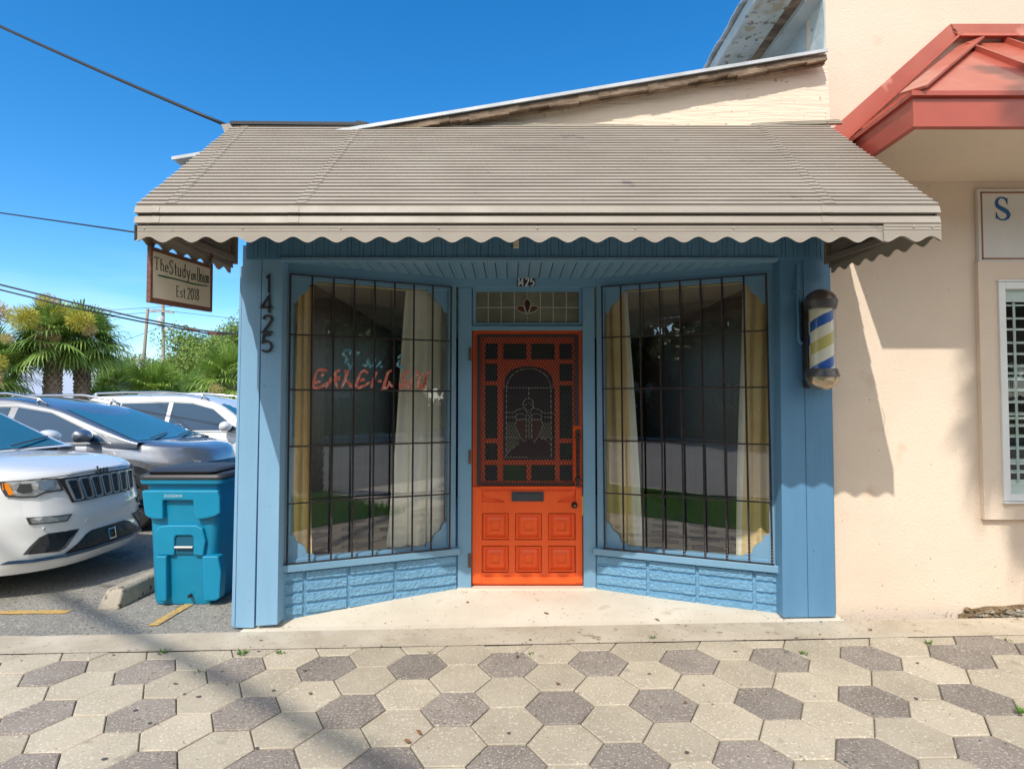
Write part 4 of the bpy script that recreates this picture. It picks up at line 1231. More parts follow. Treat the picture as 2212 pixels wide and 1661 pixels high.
for (px_, py_, ey) in ((345, 215, 0), (1470, 590, 0)):
    b = MB(); p = sp(*zs(px_ + 15, py_ + 10), -.01)
    z1_ = ZRF + .02 if px_ < 900 else ZRB + .0
    pts = [p + V((0, 0, -.02)) + V((0, .012 * math.sin(t * 1.3), 0)) + (V((0, 0, (z1_ - p.z + .02) * t / 8))) for t in range(9)]
    b.tube(pts, .0035, 6)
    for k in range(3):
        c_ = pts[2 + 2 * k]; b.tube([c_ + V((0, .012 * math.cos(a_), .014 * math.sin(a_))) for a_ in [i * math.pi / 5 for i in range(11)]], .003, 5, cap=False)
    b.build('hook', M['rust'], hs)

# ================================================================ barber pole and conduit
zp = zin(2300, 800, 3.69)
YP = 3.975
def bp(x, y, Y=YP): return at(*zp(x, y), Y)
cx = bp(593, 700).x
ba = empty('barber_pole', (cx, YP, bp(590, 1362).z), 'glass barber pole with blue and gold stripes on the right blue post', 'barber pole')
def rr(x0, x1): return (bp(x1, 700).x - bp(x0, 700).x) / 2
def hz(y): return bp(590, y).z
m_chrome = mat('dull_chrome', (.42, .36, .30), .22, (.55, .5, .44), 9, metal=.9)
m_dark = mat('tarnished_metal', (.07, .065, .065), .35, (.13, .12, .12), 10, metal=.5)
rd = rr(425, 765); rc = rr(440, 735); rs = rr(472, 715)
b = MB(); b.lathe((cx, YP, 0), [(0, hz(255)), (rd * .35, hz(257)), (rd * .42, hz(262)), (rd * .72, hz(292)), (rd * .90, hz(330)), (rd * .985, hz(372)), (rd, hz(380))], 36); b.build('top_dome', mat('dark_dome', (.14, .12, .115), .3, (.2, .18, .17), 10, metal=.7), ba, smooth=True)
b = MB(); b.lathe((cx, YP, 0), [(rd * 1.0, hz(376)), (rd * 1.03, hz(378)), (rd * 1.03, hz(388)), (rd * .93, hz(470)), (rd * .90, hz(472)), (rc * .9, hz(472))], 36); b.build('upper_collar', m_dark, ba, smooth=40)
b = MB(); b.lathe((cx, YP, 0), [(rc * .9, hz(1130)), (rd * .93, hz(1130)), (rd * 1.06, hz(1212)), (rd * 1.06, hz(1220)), (rd * .97, hz(1222))], 36); b.build('lower_collar', m_dark, ba, smooth=40)
b = MB(); b.lathe((cx, YP, 0), [(rd * .98, hz(1216)), (rd * .97, hz(1240)), (rd * .88, hz(1290)), (rd * .68, hz(1330)), (rd * .40, hz(1355)), (rd * .32, hz(1362)), (0, hz(1362))], 36); b.build('bottom_dome', mat('brassy_dome', (.40, .33, .24), .22, (.55, .47, .35), 9, metal=.9), ba, smooth=True)
# striped paper: real bands wrapped round the drum
b = MB(); nseg = 72; z0_, z1_ = hz(1130), hz(470); H_ = z1_ - z0_
nz = 80
pitch = (hz(640) - hz(1075)) * 2
mats_ = [mat('pole_white', (.72, .70, .56), .45), mat('pole_blue', (.012, .10, .42), .45), mat('pole_gold', (.52, .46, .13), .45)]
b0 = len(b.v)
for j in range(nz + 1):
    for k in range(nseg):
        a_ = 2 * math.pi * k / nseg
        b.v.append(V((cx + rs * math.cos(a_), YP + rs * math.sin(a_), 0)))
# sheared rows so the stripe edges are smooth
lead = (hz(560) - hz(720)) * 2
# stripe zones measured at the drum's right edge, top to bottom (picture rows)
bands = [(470, 0), (470, 1), (545, 0), (670, 2), (800, 0), (935, 1), (1045, 0)]
b = MB()
def zone(z, ang):
    pass
rows = 120
shift = .36 * 1.0
for j in range(rows):
    for k in range(nseg):
        a0, a1 = -math.pi + 2 * math.pi * k / nseg, -math.pi + 2 * math.pi * (k + 1) / nseg
        za, zb_ = z0_ + H_ * j / rows, z0_ + H_ * (j + 1) / rows
        am = (a0 + a1) / 2
        # height of the helix seen at this angle relative to the right edge (angle 0)
        y_r = 0
        off = (am / math.pi) * (hz(545) - hz(735)) if am < 0 else am / math.pi * (hz(545) - hz(735))
        z = (za + zb_) / 2 + (-off)            # equivalent height at the right edge
        per_ = hz(545) - hz(1050)
        t = ((hz(430) - z) / per_) % 1.0
        mi = 1 if t < .228 else 0 if t < .475 else 2 if t < .735 else 0
        b.face([(cx + rs * math.cos(a0), YP + rs * math.sin(a0), za), (cx + rs * math.cos(a1), YP + rs * math.sin(a1), za), (cx + rs * math.cos(a1), YP + rs * math.sin(a1), zb_), (cx + rs * math.cos(a0), YP + rs * math.sin(a0), zb_)], mi)
b.build('striped_drum', mats_, ba, smooth=True, weld=.0001)
b = MB(); b.lathe((cx, YP, 0), [(rc, z0_ - .004), (rc, z1_ + .004)], 40); b.build('glass_tube', glass_mat('clear_tube', .03, (.97, .97, .97)), ba, smooth=True)
b = MB(); p0 = bp(380, 0, 4.07).x
b.box(p0, cx + .01, 4.03, 4.096, hz(1335), hz(350)); b.box(cx - .045, cx + .045, 3.99, 4.06, hz(480), hz(420)); b.box(cx - .045, cx + .045, 3.99, 4.06, hz(1210), hz(1140))
b.build('bracket', M['iron'], ba, bevel=.012)
b = MB()
yc = 4.083
b.tube([bp(338, -20, yc), bp(333, 270, yc), bp(345, 750, yc)], .0105, 10)
b.tube([bp(345, 745, yc), bp(347, 790, yc)], .014, 10)
b.tube([bp(347, 790, yc), bp(352, 820, yc), bp(375, 845, yc), bp(405, 833, yc)], .0135, 10)
b.bar(bp(278, 273, yc + .005), bp(352, 270, yc - .010), .006, .02)
tag(b.build('conduit', M['blue'], smooth=45), 'thin blue painted electrical conduit running down to the barber pole', 'conduit')
# ================================================================ peach stucco building on the right
YW = 4.15
off_ = empty('stucco_building', (4.5, 6, 0), 'tall peach stucco building with red metal canopy right of the blue shop', 'building')
b = MB()
EX = at(1797, 800, YW).x
hx0 = at(2150, 800, YW).x + .02; hx1 = at(2110, 800, YW).x + 1.55 - .15; hz0, hz1 = at(2155, 1080, YW).z + .02, at(2150, 612, YW).z - .02
b.box(EX, hx0, YW, 4.42, -.25, 6.2); b.box(hx1, 9.5, YW, 4.42, -.25, 6.2); b.box(hx0, hx1, YW, 4.42, -.25, hz0); b.box(hx0, hx1, YW, 4.42, hz1, 6.2)
b.build('wall', M['stucco'], off_)
b = MB(); b.box(EX + .004, 9.5, 4.42, 12, -.25, 4.46); b.build('side_wall', M['bluegrey'], off_)
# broken stucco at the foot of the wall
b = MB()
pts = [(2070, 1327), (2095, 1316), (2130, 1309), (2165, 1309), (2200, 1305), (2260, 1306), (2330, 1312), (2330, 1334), (2070, 1336)]
b.prism([at(x, y, YW - .003) for (x, y) in pts][::-1], (0, .01, 0), 0)
rnd = random.Random(8)
for i in range(80):
    t = rnd.random(); px_ = 2085 + 240 * t; py_ = rnd.uniform(1314, 1332)
    p = at(px_, py_, YW - .01); s_ = rnd.uniform(.006, .022)
    b.prism([p + V((s_ * math.cos(a_ + t * 9) * 1.6, -rnd.random() * .02, s_ * math.sin(a_ + t * 9) * .7)) for a_ in (0, 1.4, 2.7, 4.1, 5.2)], (0, .01, 0), rnd.choice((0, 1)))
b.build('broken_plaster', [M['dirt'], M['wood_grey']], off_)
b = MB(); rnd = random.Random(31)
for i in range(46):
    px_ = rnd.uniform(1815, 2210); py_ = rnd.choice((rnd.uniform(1100, 1325), rnd.gauss(1318, 8), rnd.uniform(20, 1325))); s_ = rnd.uniform(.002, .006)
    if py_ > 1328 or (px_ > 2100 and py_ < 1130) or py_ < 400 and px_ > 1980: continue
    p = at(px_, py_, YW - .001); b.prism([p + V((s_ * math.cos(a_) * rnd.uniform(.5, 1.4), 0, s_ * math.sin(a_) * .7)) for a_ in (0, 1.2, 2.5, 3.9, 5.1)], (0, .0015, 0))
b.build('wall_specks', M['dirt'], off_)
for (pts_) in ([(1905, 880), (1912, 905), (1906, 932)],):
    b = MB(); CM = lambda u, v, off: at(u, v, YW - .0008) + V((0, -off, 0)); b.ribbon(pts_, .35, CM, .0006); b.build('hairline_crack', M['sign_wood'], off_)
# window surround, frame, shutters
sx0_ = at(2110, 800, YW).x; sxe = sx0_ + 1.55
zt_, zb_ = at(2112, 568, YW).z, at(2114, 1120, YW).z
wx0, wx1 = at(2150, 800, YW).x, sxe - .13
wz1, wz0 = at(2150, 612, YW).z, at(2155, 1080, YW).z
b = MB()
for (x0, x1, z0, z1) in ((sx0_, wx0, zb_, zt_), (wx1, sxe, zb_, zt_), (wx0, wx1, wz1, zt_), (wx0, wx1, zb_, wz0)):
    b.box(x0, x1, YW - .035, YW + .0, z0, z1)
b.build('window_surround', M['stucco'], off_)
ow = subempty('window', off_)
b = MB()
fw = .048
for (x0, x1, z0, z1) in ((wx0, wx0 + fw, wz0, wz1), (wx1 - fw, wx1, wz0, wz1), (wx0 + fw, wx1 - fw, wz1 - fw, wz1), (wx0 + fw, wx1 - fw, wz0, wz0 + fw)):
    b.box(x0, x1, YW - .048, YW - .004, z0, z1)
b.box(wx0 - .005, wx1 + .005, YW - .056, YW - .02, wz1 + .001, wz1 + .014); b.box(wx0 - .005, wx1 + .005, YW - .062, YW - .02, wz0 - .016, wz0 - .004)
b.build('frame', M['white'], ow, bevel=.003)
b = MB(); b.face([(wx0 + fw, YW - .024, wz0 + fw), (wx1 - fw, YW - .024, wz0 + fw), (wx1 - fw, YW - .024, wz1 - fw), (wx0 + fw, YW - .024, wz1 - fw)]); b.build('glass', M['glass_side'], ow)
b = MB()
YSH = YW - .012
m_sh = mat('shutter_white', (.62, .74, .70), .4, (.70, .80, .76), 5)
zz = [at(2180, y, YSH).z for y in (659, 687.5, 711.5, 740, 764, 790, 806, 817, 842, 868, 894, 903, 919, 942, 968, 995, 1019, 1046)]
thick = {806: 1}
for i, z in enumerate(zz):
    for (xa, xb2) in ((wx0 + fw, (wx0 + wx1) / 2 - .02), ((wx0 + wx1) / 2 + .02, wx1 - fw)):
        b.hexa([(xa, YSH - .004, z - .009), (xb2, YSH - .004, z - .009), (xb2, YSH + .035, z + .004), (xa, YSH + .035, z + .004), (xa, YSH - .004, z - .001), (xb2, YSH - .004, z - .001), (xb2, YSH + .035, z + .011), (xa, YSH + .035, z + .011)])
for yy in (712, 820, 903, 1001): 
    z = at(2180, yy, YSH).z; b.box(wx0 + fw, wx1 - fw, YSH - .007, YSH - .004, z - .006, z + .006)
b.box(wx0 + fw, wx1 - fw, YSH, YSH + .02, at(0, 652, YSH).z, wz1 - fw); b.box(wx0 + fw, wx1 - fw, YSH, YSH + .02, wz0 + fw, at(0, 1036, YSH).z)
b.box((wx0 + wx1) / 2 - .03, (wx0 + wx1) / 2 + .03, YSH - .006, YSH + .03, wz0 + fw, wz1 - fw)
xr = at(2191, 800, YSH).x; b.box(xr - .008, xr + .008, YSH - .012, YSH - .007, at(0, 1042, YSH).z, at(0, 655, YSH).z)
b.build('shutter', m_sh, ow)
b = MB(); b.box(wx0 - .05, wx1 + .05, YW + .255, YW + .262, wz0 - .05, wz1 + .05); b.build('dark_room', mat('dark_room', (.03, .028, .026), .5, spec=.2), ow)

# canopy
can = subempty('canopy', off_)
YC = 3.25; cxl = at(1973, 250, YC).x; XE = 9.5
zf0, zf1 = at(1973, 270.5, YC).z, at(1973, 209, YC).z
b = MB()
b.box(cxl, XE, YC, YC + .02, zf0, zf1); b.box(cxl, cxl + .02, YC + .02, YW - .002, zf0, zf1)
b.box(cxl - .008, XE, YC - .008, YC + .03, zf0 - .012, zf0 + .004); b.box(cxl - .007, cxl + .03, YC + .03, YW - .002, zf0 - .011, zf0 + .004)
b.box(cxl - .02, XE, YC - .022, YC + .03, zf1 - .004, zf1 + .022); b.box(cxl - .019, cxl + .03, YC + .03, YW - .002, zf1 - .003, zf1 + .022)
b.build('fascia', M['red_dark'], can)
b = MB(); b.box(cxl + .02, XE, YC + .02, YW - .002, zf0 + .02, zf0 + .04); b.build('soffit', M['stucco'], can)
ze = zf1 + .024
hip_e = V((cxl, YC, ze)); hip_t = at(2102, 88, YW - .02)
rise = hip_t.z - ze
b = MB()
back = YW - .003
b.face([(cxl - .015, YC - .015, ze), (XE, YC - .015, ze), (XE, back, hip_t.z), (hip_t.x, back, hip_t.z)])
b.face([(cxl - .015, YC - .015, ze), (hip_t.x, back, hip_t.z), (cxl - .015, back, ze)])
o_ = b.build('roof_sheet', M['red_metal'], can, recalc=False)
b = MB()
up = V((0, -(rise), (back - YC))).normalized()
def onfront(x, t): return V((x, YC - .015 + (back - YC + .015) * t, ze + rise * t))
sp_ = .36
x = cxl + .94
xs = [3.14 + sp_ * i for i in range(17)]
for x in xs:
    if x > XE: break
    t1 = min(1.0, (x - cxl) / (hip_t.x - cxl))
    b.bar(onfront(x, 0.01) + up * .016, onfront(x, t1) + up * .016, .018, .034, up)
for t in (.5,):
    p = V((cxl - .015, YC + (back - YC) * t, ze)); q = V((cxl + (hip_t.x - cxl) * t, YC + (back - YC) * t, ze + rise * t))
    b.bar(p, q, .018, .03, (-1, 0, 1))
b.build('standing_seam', M['red_metal'], can)
b = MB()
b.bar(hip_e + V((0, 0, .01)), hip_t + V((0, 0, .0)), .13, .014, (-.6, -.6, 1)); b.build('hip_cap', M['red_metal'], can)
b = MB()
# flashing band on the wall following the slope, then level
w1 = at(1770, 300, YW - .03); f1 = at(1817, 262, YW - .03); f2 = at(2053, 52, YW - .03)
lo1 = at(1880, 272, YW - .03); lo2 = at(2058, 74, YW - .03)
dirf = (f2 - f1).normalized(); f0 = f1 - dirf * .25
wdt = .125; pn = V((dirf.z, 0, -dirf.x))
b.prism([f0, f0 + pn * wdt, f2 + pn * wdt * .8, f2], (0, .03, 0))
h2 = f2.z - at(2058, 74, YW - .03).z
b.prism([f2, f2 + V((.02, 0, -h2)), V((XE, f2.y, f2.z - h2)), V((XE, f2.y, f2.z))], (0, .03, 0))
b.prism([f2 + V((.03, -.012, -h2)), f2 + V((.05, -.03, -h2 - .03)), V((XE, f2.y - .03, f2.z - h2 - .03)), V((XE, f2.y - .012, f2.z - h2))], (0, .03, 0))
b.bar(f0 + pn * wdt * 1.0 + V((0, -.006, 0)), f2 + pn * wdt * .8 + V((0, -.006, 0)), .035, .014)
b.build('flashing', M['red_metal'], can)

# eave of the upper roof along the side of the stucco building
ev = subempty('side_eave', off_)
y0e, y1e = 4.16, 11.5
def eb(x0, x1, z0, z1, m, nm):
    b = MB(); b.box(x0, x1, y0e, y1e, z0, z1); return b.build(nm, m, ev)
eb(1.761, 1.785, 4.36, 4.452, M['peel2'], 'fascia_board')
eb(1.785, 2.03, 4.372, 4.39, M['peel'], 'soffit_board')
eb(2.03, 2.117, 4.385, 4.40, M['wood_old'], 'soffit_gap')
eb(2.117, EX + .003, 4.345, 4.39, M['peel2'], 'frieze_board')
b = MB()
n = 120
for i in range(n):   # corrugated sheet ends
    ya = y0e + (y1e - y0e) * i / n; yb_ = y0e + (y1e - y0e) * (i + 1) / n
    za, zb2 = 4.462 + (.014 if (i // 4) % 2 else 0), 4.462 + (.014 if ((i + 1) // 4) % 2 else 0)
    b.hexa([(1.725, ya, za), (1.725, yb_, zb2), (4, yb_, zb2 + .6), (4, ya, za + .6), (1.725, ya, za + .01), (1.725, yb_, zb2 + .01), (4, yb_, zb2 + .61), (4, ya, za + .61)])
b.build('roof_sheet', M['roof_metal'], ev)
# ragged plaster edge strip at the corner
b = MB()
rnd = random.Random(4)
n = 40; L_ = []
for i in range(n + 1):
    z = 2.6 + 3.2 * i / n; L_.append((EX - .006 - rnd.random() * .012, z))
for i in range(n):
    b.hexa([(L_[i][0], YW + .002, L_[i][1]), (EX + .01, YW + .002, L_[i][1]), (EX + .01, YW + .2, L_[i][1]), (L_[i][0], YW + .2, L_[i][1]),
            (L_[i + 1][0], YW + .002, L_[i + 1][1]), (EX + .01, YW + .002, L_[i + 1][1]), (EX + .01, YW + .2, L_[i + 1][1]), (L_[i + 1][0], YW + .2, L_[i + 1][1])])
b.build('ragged_edge', M['peel2'], off_)

# wall sign
ws = empty('wall_sign', (at(2300, 500, YW).x, YW - .02, at(2113, 567, YW).z), 'white board sign with blue letter S and brown border above the office window', 'sign')
x0, x1 = at(2113.5, 500, YW - .03).x, at(2113.5, 500, YW - .03).x + 1.6
z1, z0 = at(2113, 408.5, YW - .03).z, at(2113, 567, YW - .03).z
b = MB(); b.box(x0, x1, YW - .030, YW - .001, z0, z1); b.build('board', mat('sign_white', (.62, .60, .56), .5, (.68, .66, .62), 3), ws, bevel=.003)
b = MB(); e = .020; t = .012
for (xa, xb2, za, zb2) in ((x0 + e, x1 - e, z1 - e - t, z1 - e), (x0 + e, x1 - e, z0 + e, z0 + e + t), (x0 + e, x0 + e + t, z0 + e, z1 - e), (x1 - e - t, x1 - e, z0 + e, z1 - e)):
    b.box(xa, xb2, YW - .0315, YW - .029, za, zb2)
b.build('border', mat('sign_brown', (.28, .12, .06), .5), ws)
cu = bpy.data.curves.new('letter', 'FONT')
b = MB()
sm = lambda u, v, off: V((u, YW - .0305 - off, v))
p0, p1 = at(2150, 475, YW - .03), at(2181, 427, YW - .03)
S_ = [(.80, .70), (.80, .78), (.74, .90), (.60, .975), (.45, 1.0), (.28, .97), (.14, .87), (.09, .74), (.16, .62), (.34, .53), (.60, .44), (.80, .35), (.90, .22), (.84, .09), (.66, .01), (.45, -.01), (.28, .02), (.15, .10), (.08, .22), (.07, .33)]
Wt = [.02, .05, .09, .09, .07, .10, .15, .18, .20, .22, .24, .22, .19, .15, .10, .07, .08, .09, .06, .02]
w_, h_ = p1.x - p0.x, p1.z - p0.z
b.ribbon([(p0.x + q[0] * w_, p0.z + q[1] * h_) for q in S_], [q * h_ * .85 for q in Wt], sm, .002)
b.box(p0.x + .78 * w_, p0.x + .83 * w_, YW - .0325, YW - .030, p0.z + .70 * h_, p0.z + .98 * h_)
b.box(p0.x + .04 * w_, p0.x + .09 * w_, YW - .0325, YW - .030, p0.z + .02 * h_, p0.z + .32 * h_)
b.build('lettering', mat('sign_blue', (.01, .10, .28), .5), ws)
# ================================================================ curtains
def curtain(W, ptop, pbot, off, m, label, waves, amp, white_edge=None, rnd_seed=1, flare=0, lift=None, name='curtain', grp=None):
    # ptop, pbot: picture x of the left and right edges at the top and at the bottom
    (x0, x1, yt), (x2, x3, yb_) = ptop, pbot
    ut0, zt = W.pix(x0, yt, off); ut1, _ = W.pix(x1, yt, off); ub0, zb_ = W.pix(x2, yb_, off); ub1, _ = W.pix(x3, yb_, off)
    rnd = random.Random(rnd_seed); ph = rnd.random() * 6
    b = MB(); nu, nv = 72, 26
    def fn(u, v):
        t = 1 - v
        a, c = ut0 + (ub0 - ut0) * t, ut1 + (ub1 - ut1) * t
        k = .55 + .45 * math.sin(3 * v + 1)
        w_ = amp * (math.sin(u * waves * 2 * math.pi + ph + .5 * math.sin(v * 3)) + .45 * math.sin(u * waves * 4.7 + 1 + v * 1.3))
        if lift: w_ *= 1
        return W(a + (c - a) * u + .006 * math.sin(v * 5 + u * 9), zb_ + (zt - zb_) * v, off - .02 + w_ * (.6 + .4 * t) + flare * (max(0, t - .85) / .15) ** 2 * u)
    def mi(u): return 1 if white_edge and (white_edge[0] <= u <= white_edge[1]) else 0
    b.grid(fn, nu, nv)
    k = 0
    for j in range(nv):
        for i in range(nu):
            b.m[k] = mi((i + .5) / nu); k += 1
    mats_ = [m, M['cur_cream']]
    return tag(b.build(name, mats_, smooth=True, recalc=False), label, 'curtain', grp)
curtain(WL, (626, 676, 614), (614, 672, 1200), -.13, M['cur_gold'], 'gold curtain hanging at the outer side of the left display window', 3, .020, (.0, .0), 3, flare=.06)
curtain(WL, (880, 978, 622), (836, 978, 1184), -.14, M['cur_cream'], 'cream curtain with soft folds beside the door in the left display window', 3.5, .022, None, 5)
curtain(WR, (1303, 1354, 620), (1306, 1388, 1178), -.13, M['cur_gold'], 'gold curtain with white edge beside the door in the right display window', 2.5, .018, (.80, 1.01), 8)
curtain(WR, (1603, 1664, 610), (1590, 1668, 1205), -.13, M['cur_gold'], 'gold curtain with white edge at the outer side of the right display window', 2.5, .020, (-.1, .17), 12, flare=.05)
for W, a_, c_, lb in ((WL, (668, 612), (972, 630), 'brass curtain rod across the top of the left display window'), (WR, (1312, 628), (1650, 610), 'brass curtain rod across the top of the right display window')):
    u0, z0 = W.pix(*a_, -.10); u1, z1 = W.pix(*c_, -.10); zz_ = (z0 + z1) / 2 - .006
    b = MB(); b.tube([W(.07, zz_, -.10), W(W.L - .09, zz_, -.10)], .006, 8)
    tag(b.build('curtain_rod', M['gold']), lb, 'curtain rod')
# a small light switch plate and picture on the inner walls seen in the gloom
b = MB(); b.box(.62, .80, 9.44, 9.465, 1.55, 1.95); tag(b.build('wall_notice', M['cur_cream']), 'small pale notice on the dark back wall inside the shop', 'notice')

# ================================================================ wheel stop
b = MB()
xw0 = at(225, 1310, 4.55).x
prof = [(-.085, 0), (.085, 0), (.065, .125), (.04, .14), (-.04, .14), (-.065, .125)]
ya, yb_ = 4.58, 6.35
zz = lambda y: gl(xw0, y)
pa = [V((xw0 + p[0], ya + (.09 if p[1] > .1 else 0), zz(ya) + p[1])) for p in prof]; pb = [V((xw0 + .0 + p[0], yb_, zz(yb_) + p[1])) for p in prof]
b0 = len(b.v); b.v += pa + pb
b.f.append((0, 1, 2, 3, 4, 5)); b.m.append(0); b.f.append((11, 10, 9, 8, 7, 6)); b.m.append(0)
for i in range(6):
    j = (i + 1) % 6; b.f.append((i, i + 6, j + 6, j)); b.m.append(0)
tag(b.build('wheel_stop', mat('old_concrete', (.30, .26, .20), .9, (.42, .37, .29), 6, bump=.8, bscale=60, spots=[((.12, .10, .08), 12, .62)]), bevel=.012), 'worn concrete wheel stop between the teal bin and the white front car', 'wheel stop')
b = MB(); 
for (xs_, ya_, yb2) in ((-3.25, 7.5, 9.2), (-3.25, 10.3, 12.0)):
    pass

# ================================================================ wheeled bins
m_teal_b = mat('teal_bin_plastic', (.004, .22, .37), .38, (.006, .25, .42), 3, bump=.12, bscale=160, bdist=.002)
m_lid = mat('black_bin_lid', (.03, .03, .03), .5, (.035, .036, .04), 3, bump=.15, bscale=60)
zb7 = zin(380, 1320, 3.321)
YB = 4.66
def bb(x, y, o=0): p = at(*zb7(x, y), YB); return V((p.x, YB - o, p.z))
def make_bin():
    zg = gl(-2.6, 4.9) + .0
    root = empty('wheeled_bin', (-2.62, 5.0, zg), 'teal wheeled bin with black lid standing beside the blue left post', 'bin', 'teal bins beside the shop')
    xa, xb_ = bb(165, 450).x, bb(950, 450).x        # body at top
    xc, xd = bb(318, 1590).x, bb(1000, 1590).x - .06
    cx_ = (xa + xb_) / 2; ztop = bb(0, 432).z
    W0, W1 = (xb_ - xa), .50
    def ring(z, w, d, r, y0):
        out = []
        for (sx, sy, a0) in ((1, -1, -90), (1, 1, 0), (-1, 1, 90), (-1, -1, 180)):
            for k in range(7):
                a_ = R(a0 + 15 * k)
                out.append(V((cx_ + sx * (w / 2 - r) + r * math.cos(a_), y0 + d / 2 + sy * (d / 2 - r) + r * math.sin(a_), z)))
        return out
    def loft(b, rs, mi=0, caps=True):
        b0 = len(b.v); n = len(rs[0])
        for r_ in rs: b.v += r_
        for i in range(len(rs) - 1):
            for k in range(n):
                k2 = (k + 1) % n
                b.f.append((b0 + i * n + k, b0 + i * n + k2, b0 + (i + 1) * n + k2, b0 + (i + 1) * n + k)); b.m.append(mi)
        if caps:
            b.f.append(tuple(b0 + k for k in reversed(range(n)))); b.m.append(mi)
            b.f.append(tuple(b0 + (len(rs) - 1) * n + k for k in range(n))); b.m.append(mi)
    b = MB()
    zl = bb(0, 770).z
    loft(b, [ring(zg + .012, .46, .50, .06, YB + .03), ring(zg + .05, .48, .54, .06, YB + .022), ring(zl - .03, .555, .66, .07, YB + .016), ring(zl + .02, .575, .70, .06, YB + .012), ring(ztop, .585, .76, .05, YB + .0)])
    body = b.build('body', m_teal_b, root, smooth=50)
    # raised side wings and skirt moulded on the front
    b = MB()
    wing = [(172, 492), (925, 492), (945, 560), (948, 715), (900, 745), (830, 765), (735, 778), (705, 775), (690, 700), (678, 590), (380, 588), (382, 775), (290, 775), (240, 760), (202, 735), (188, 640)]
    b.prism([bb(x, y, .032) for (x, y) in wing][::-1], (0, .05, 0))
    b.prism([bb(x, y, .028) for (x, y) in [(305, 1140), (414, 1140), (414, 1584), (395, 1592), (345, 1590), (326, 1576)]][::-1], (0, .09, 0))
    b.prism([bb(x, y, .028) for (x, y) in [(765, 1142), (925, 1142), (955, 1300), (940, 1560), (900, 1582), (785, 1588)]][::-1], (0, .09, 0))
    b.prism([bb(x, y, .012) for (x, y) in [(400, 840), (700, 840), (760, 870), (790, 1000), (765, 1145), (668, 1138), (668, 960), (650, 942), (500, 942), (482, 960), (482, 1140), (312, 1140), (290, 900), (330, 850)]][::-1], (0, .05, 0))
    b.build('moulded_front', m_teal_b, root, bevel=.010)
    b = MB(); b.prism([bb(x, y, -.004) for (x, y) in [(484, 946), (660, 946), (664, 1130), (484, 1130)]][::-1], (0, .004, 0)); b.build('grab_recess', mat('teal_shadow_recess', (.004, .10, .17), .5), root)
    b = MB(); b.tube([bb(488, 1058, .014), bb(666, 1058, .014)], .0095, 10); b.build('grab_bar', mat('pale_bar', (.6, .58, .54), .4), root, smooth=40)
    b = MB(); p = bb(630, 1543, .01); b.lathe((p.x, p.y, p.z), [(0, -.012), (.012, -.010), (.014, .0), (.014, .02)], 12, 'y'); b.build('drain_plug', M['black'], root)
    # rim
    b = MB(); zr = bb(0, 390).z
    loft(b, [ring(ztop - .004, .625, .80, .05, YB - .02), ring(ztop + .006, .665, .84, .06, YB - .035), ring(zr, .675, .85, .06, YB - .04), ring(zr + .004, .665, .84, .06, YB - .034)])
    b.build('rim', m_teal_b, root, smooth=40)
    b = MB()
    loft(b, [ring(zr + .0045, .672, .86, .06, YB - .042), ring(zr + .022, .675, .865, .06, YB - .045), ring(zr + .042, .655, .84, .06, YB - .032), ring(zr + .052, .60, .78, .06, YB + .0)])
    b.build('lid', m_lid, root, smooth=30)
    b = MB()
    loft(b, [ring(zr + .050, .52, .60, .05, YB - .03), ring(zr + .068, .54, .60, .05, YB - .05), ring(zr + .085, .50, .52, .05, YB + .02)])
    b.build('lid_panel', m_lid, root, smooth=30)
    b = MB()
    for yy in (YB - .03, ):
        b.tube([V((cx_ - .20, yy + .80, zr + .02)), V((cx_ - .20, yy + .88, zr + .03)), V((cx_ + .20, yy + .88, zr + .03)), V((cx_ + .20, yy + .80, zr + .02))], .013, 8)
    b.build('handle', m_lid, root)
    for sx in (-1, 1):
        b = MB(); b.lathe((cx_ + sx * .26, YB + .62, zg + .125), [(0, -.02), (.09, -.02), (.12, -.018), (.122, .018), (.09, .02), (0, .02)], 24, 'x'); b.build('wheel', M['black'], root, smooth=40)
    b = MB()
    BM = lambda u, v, off: bb(u, -v, .033 + off)
    x = 395
    for ch in '20 043500':
        if ch == ' ': x += 8; continue
        wd, st = GL[ch]
        for s_ in st: b.ribbon([(x + p[0] * 28, -558 + p[1] * 28) for p in s_], 3.4, BM, .0006)
        x += 13
    rb_ = random.Random(3); x = 505
    while x < 578:
        w_ = rb_.choice((1.5, 2.5, 4)); b.ribbon([(x, -556), (x, -532)], w_, BM, .0006); x += w_ + rb_.choice((2, 3))
    b.build('stencil_number', mat('faded_white_ink', (.35, .52, .60), .6), root)
    return root
bin1 = make_bin()
bin2 = copy_tree(bin1); bin2.location = bin1.location + V((.30, 1.55, .0)); bin2.rotation_euler = (0, 0, R(4))
for ch in [k for k in bpy.data.objects if k.parent == bin2 and k.name.startswith('stencil')]: bpy.data.objects.remove(ch)
bin2['label'] = 'second bin mostly hidden behind the teal bin, only its black lid showing'

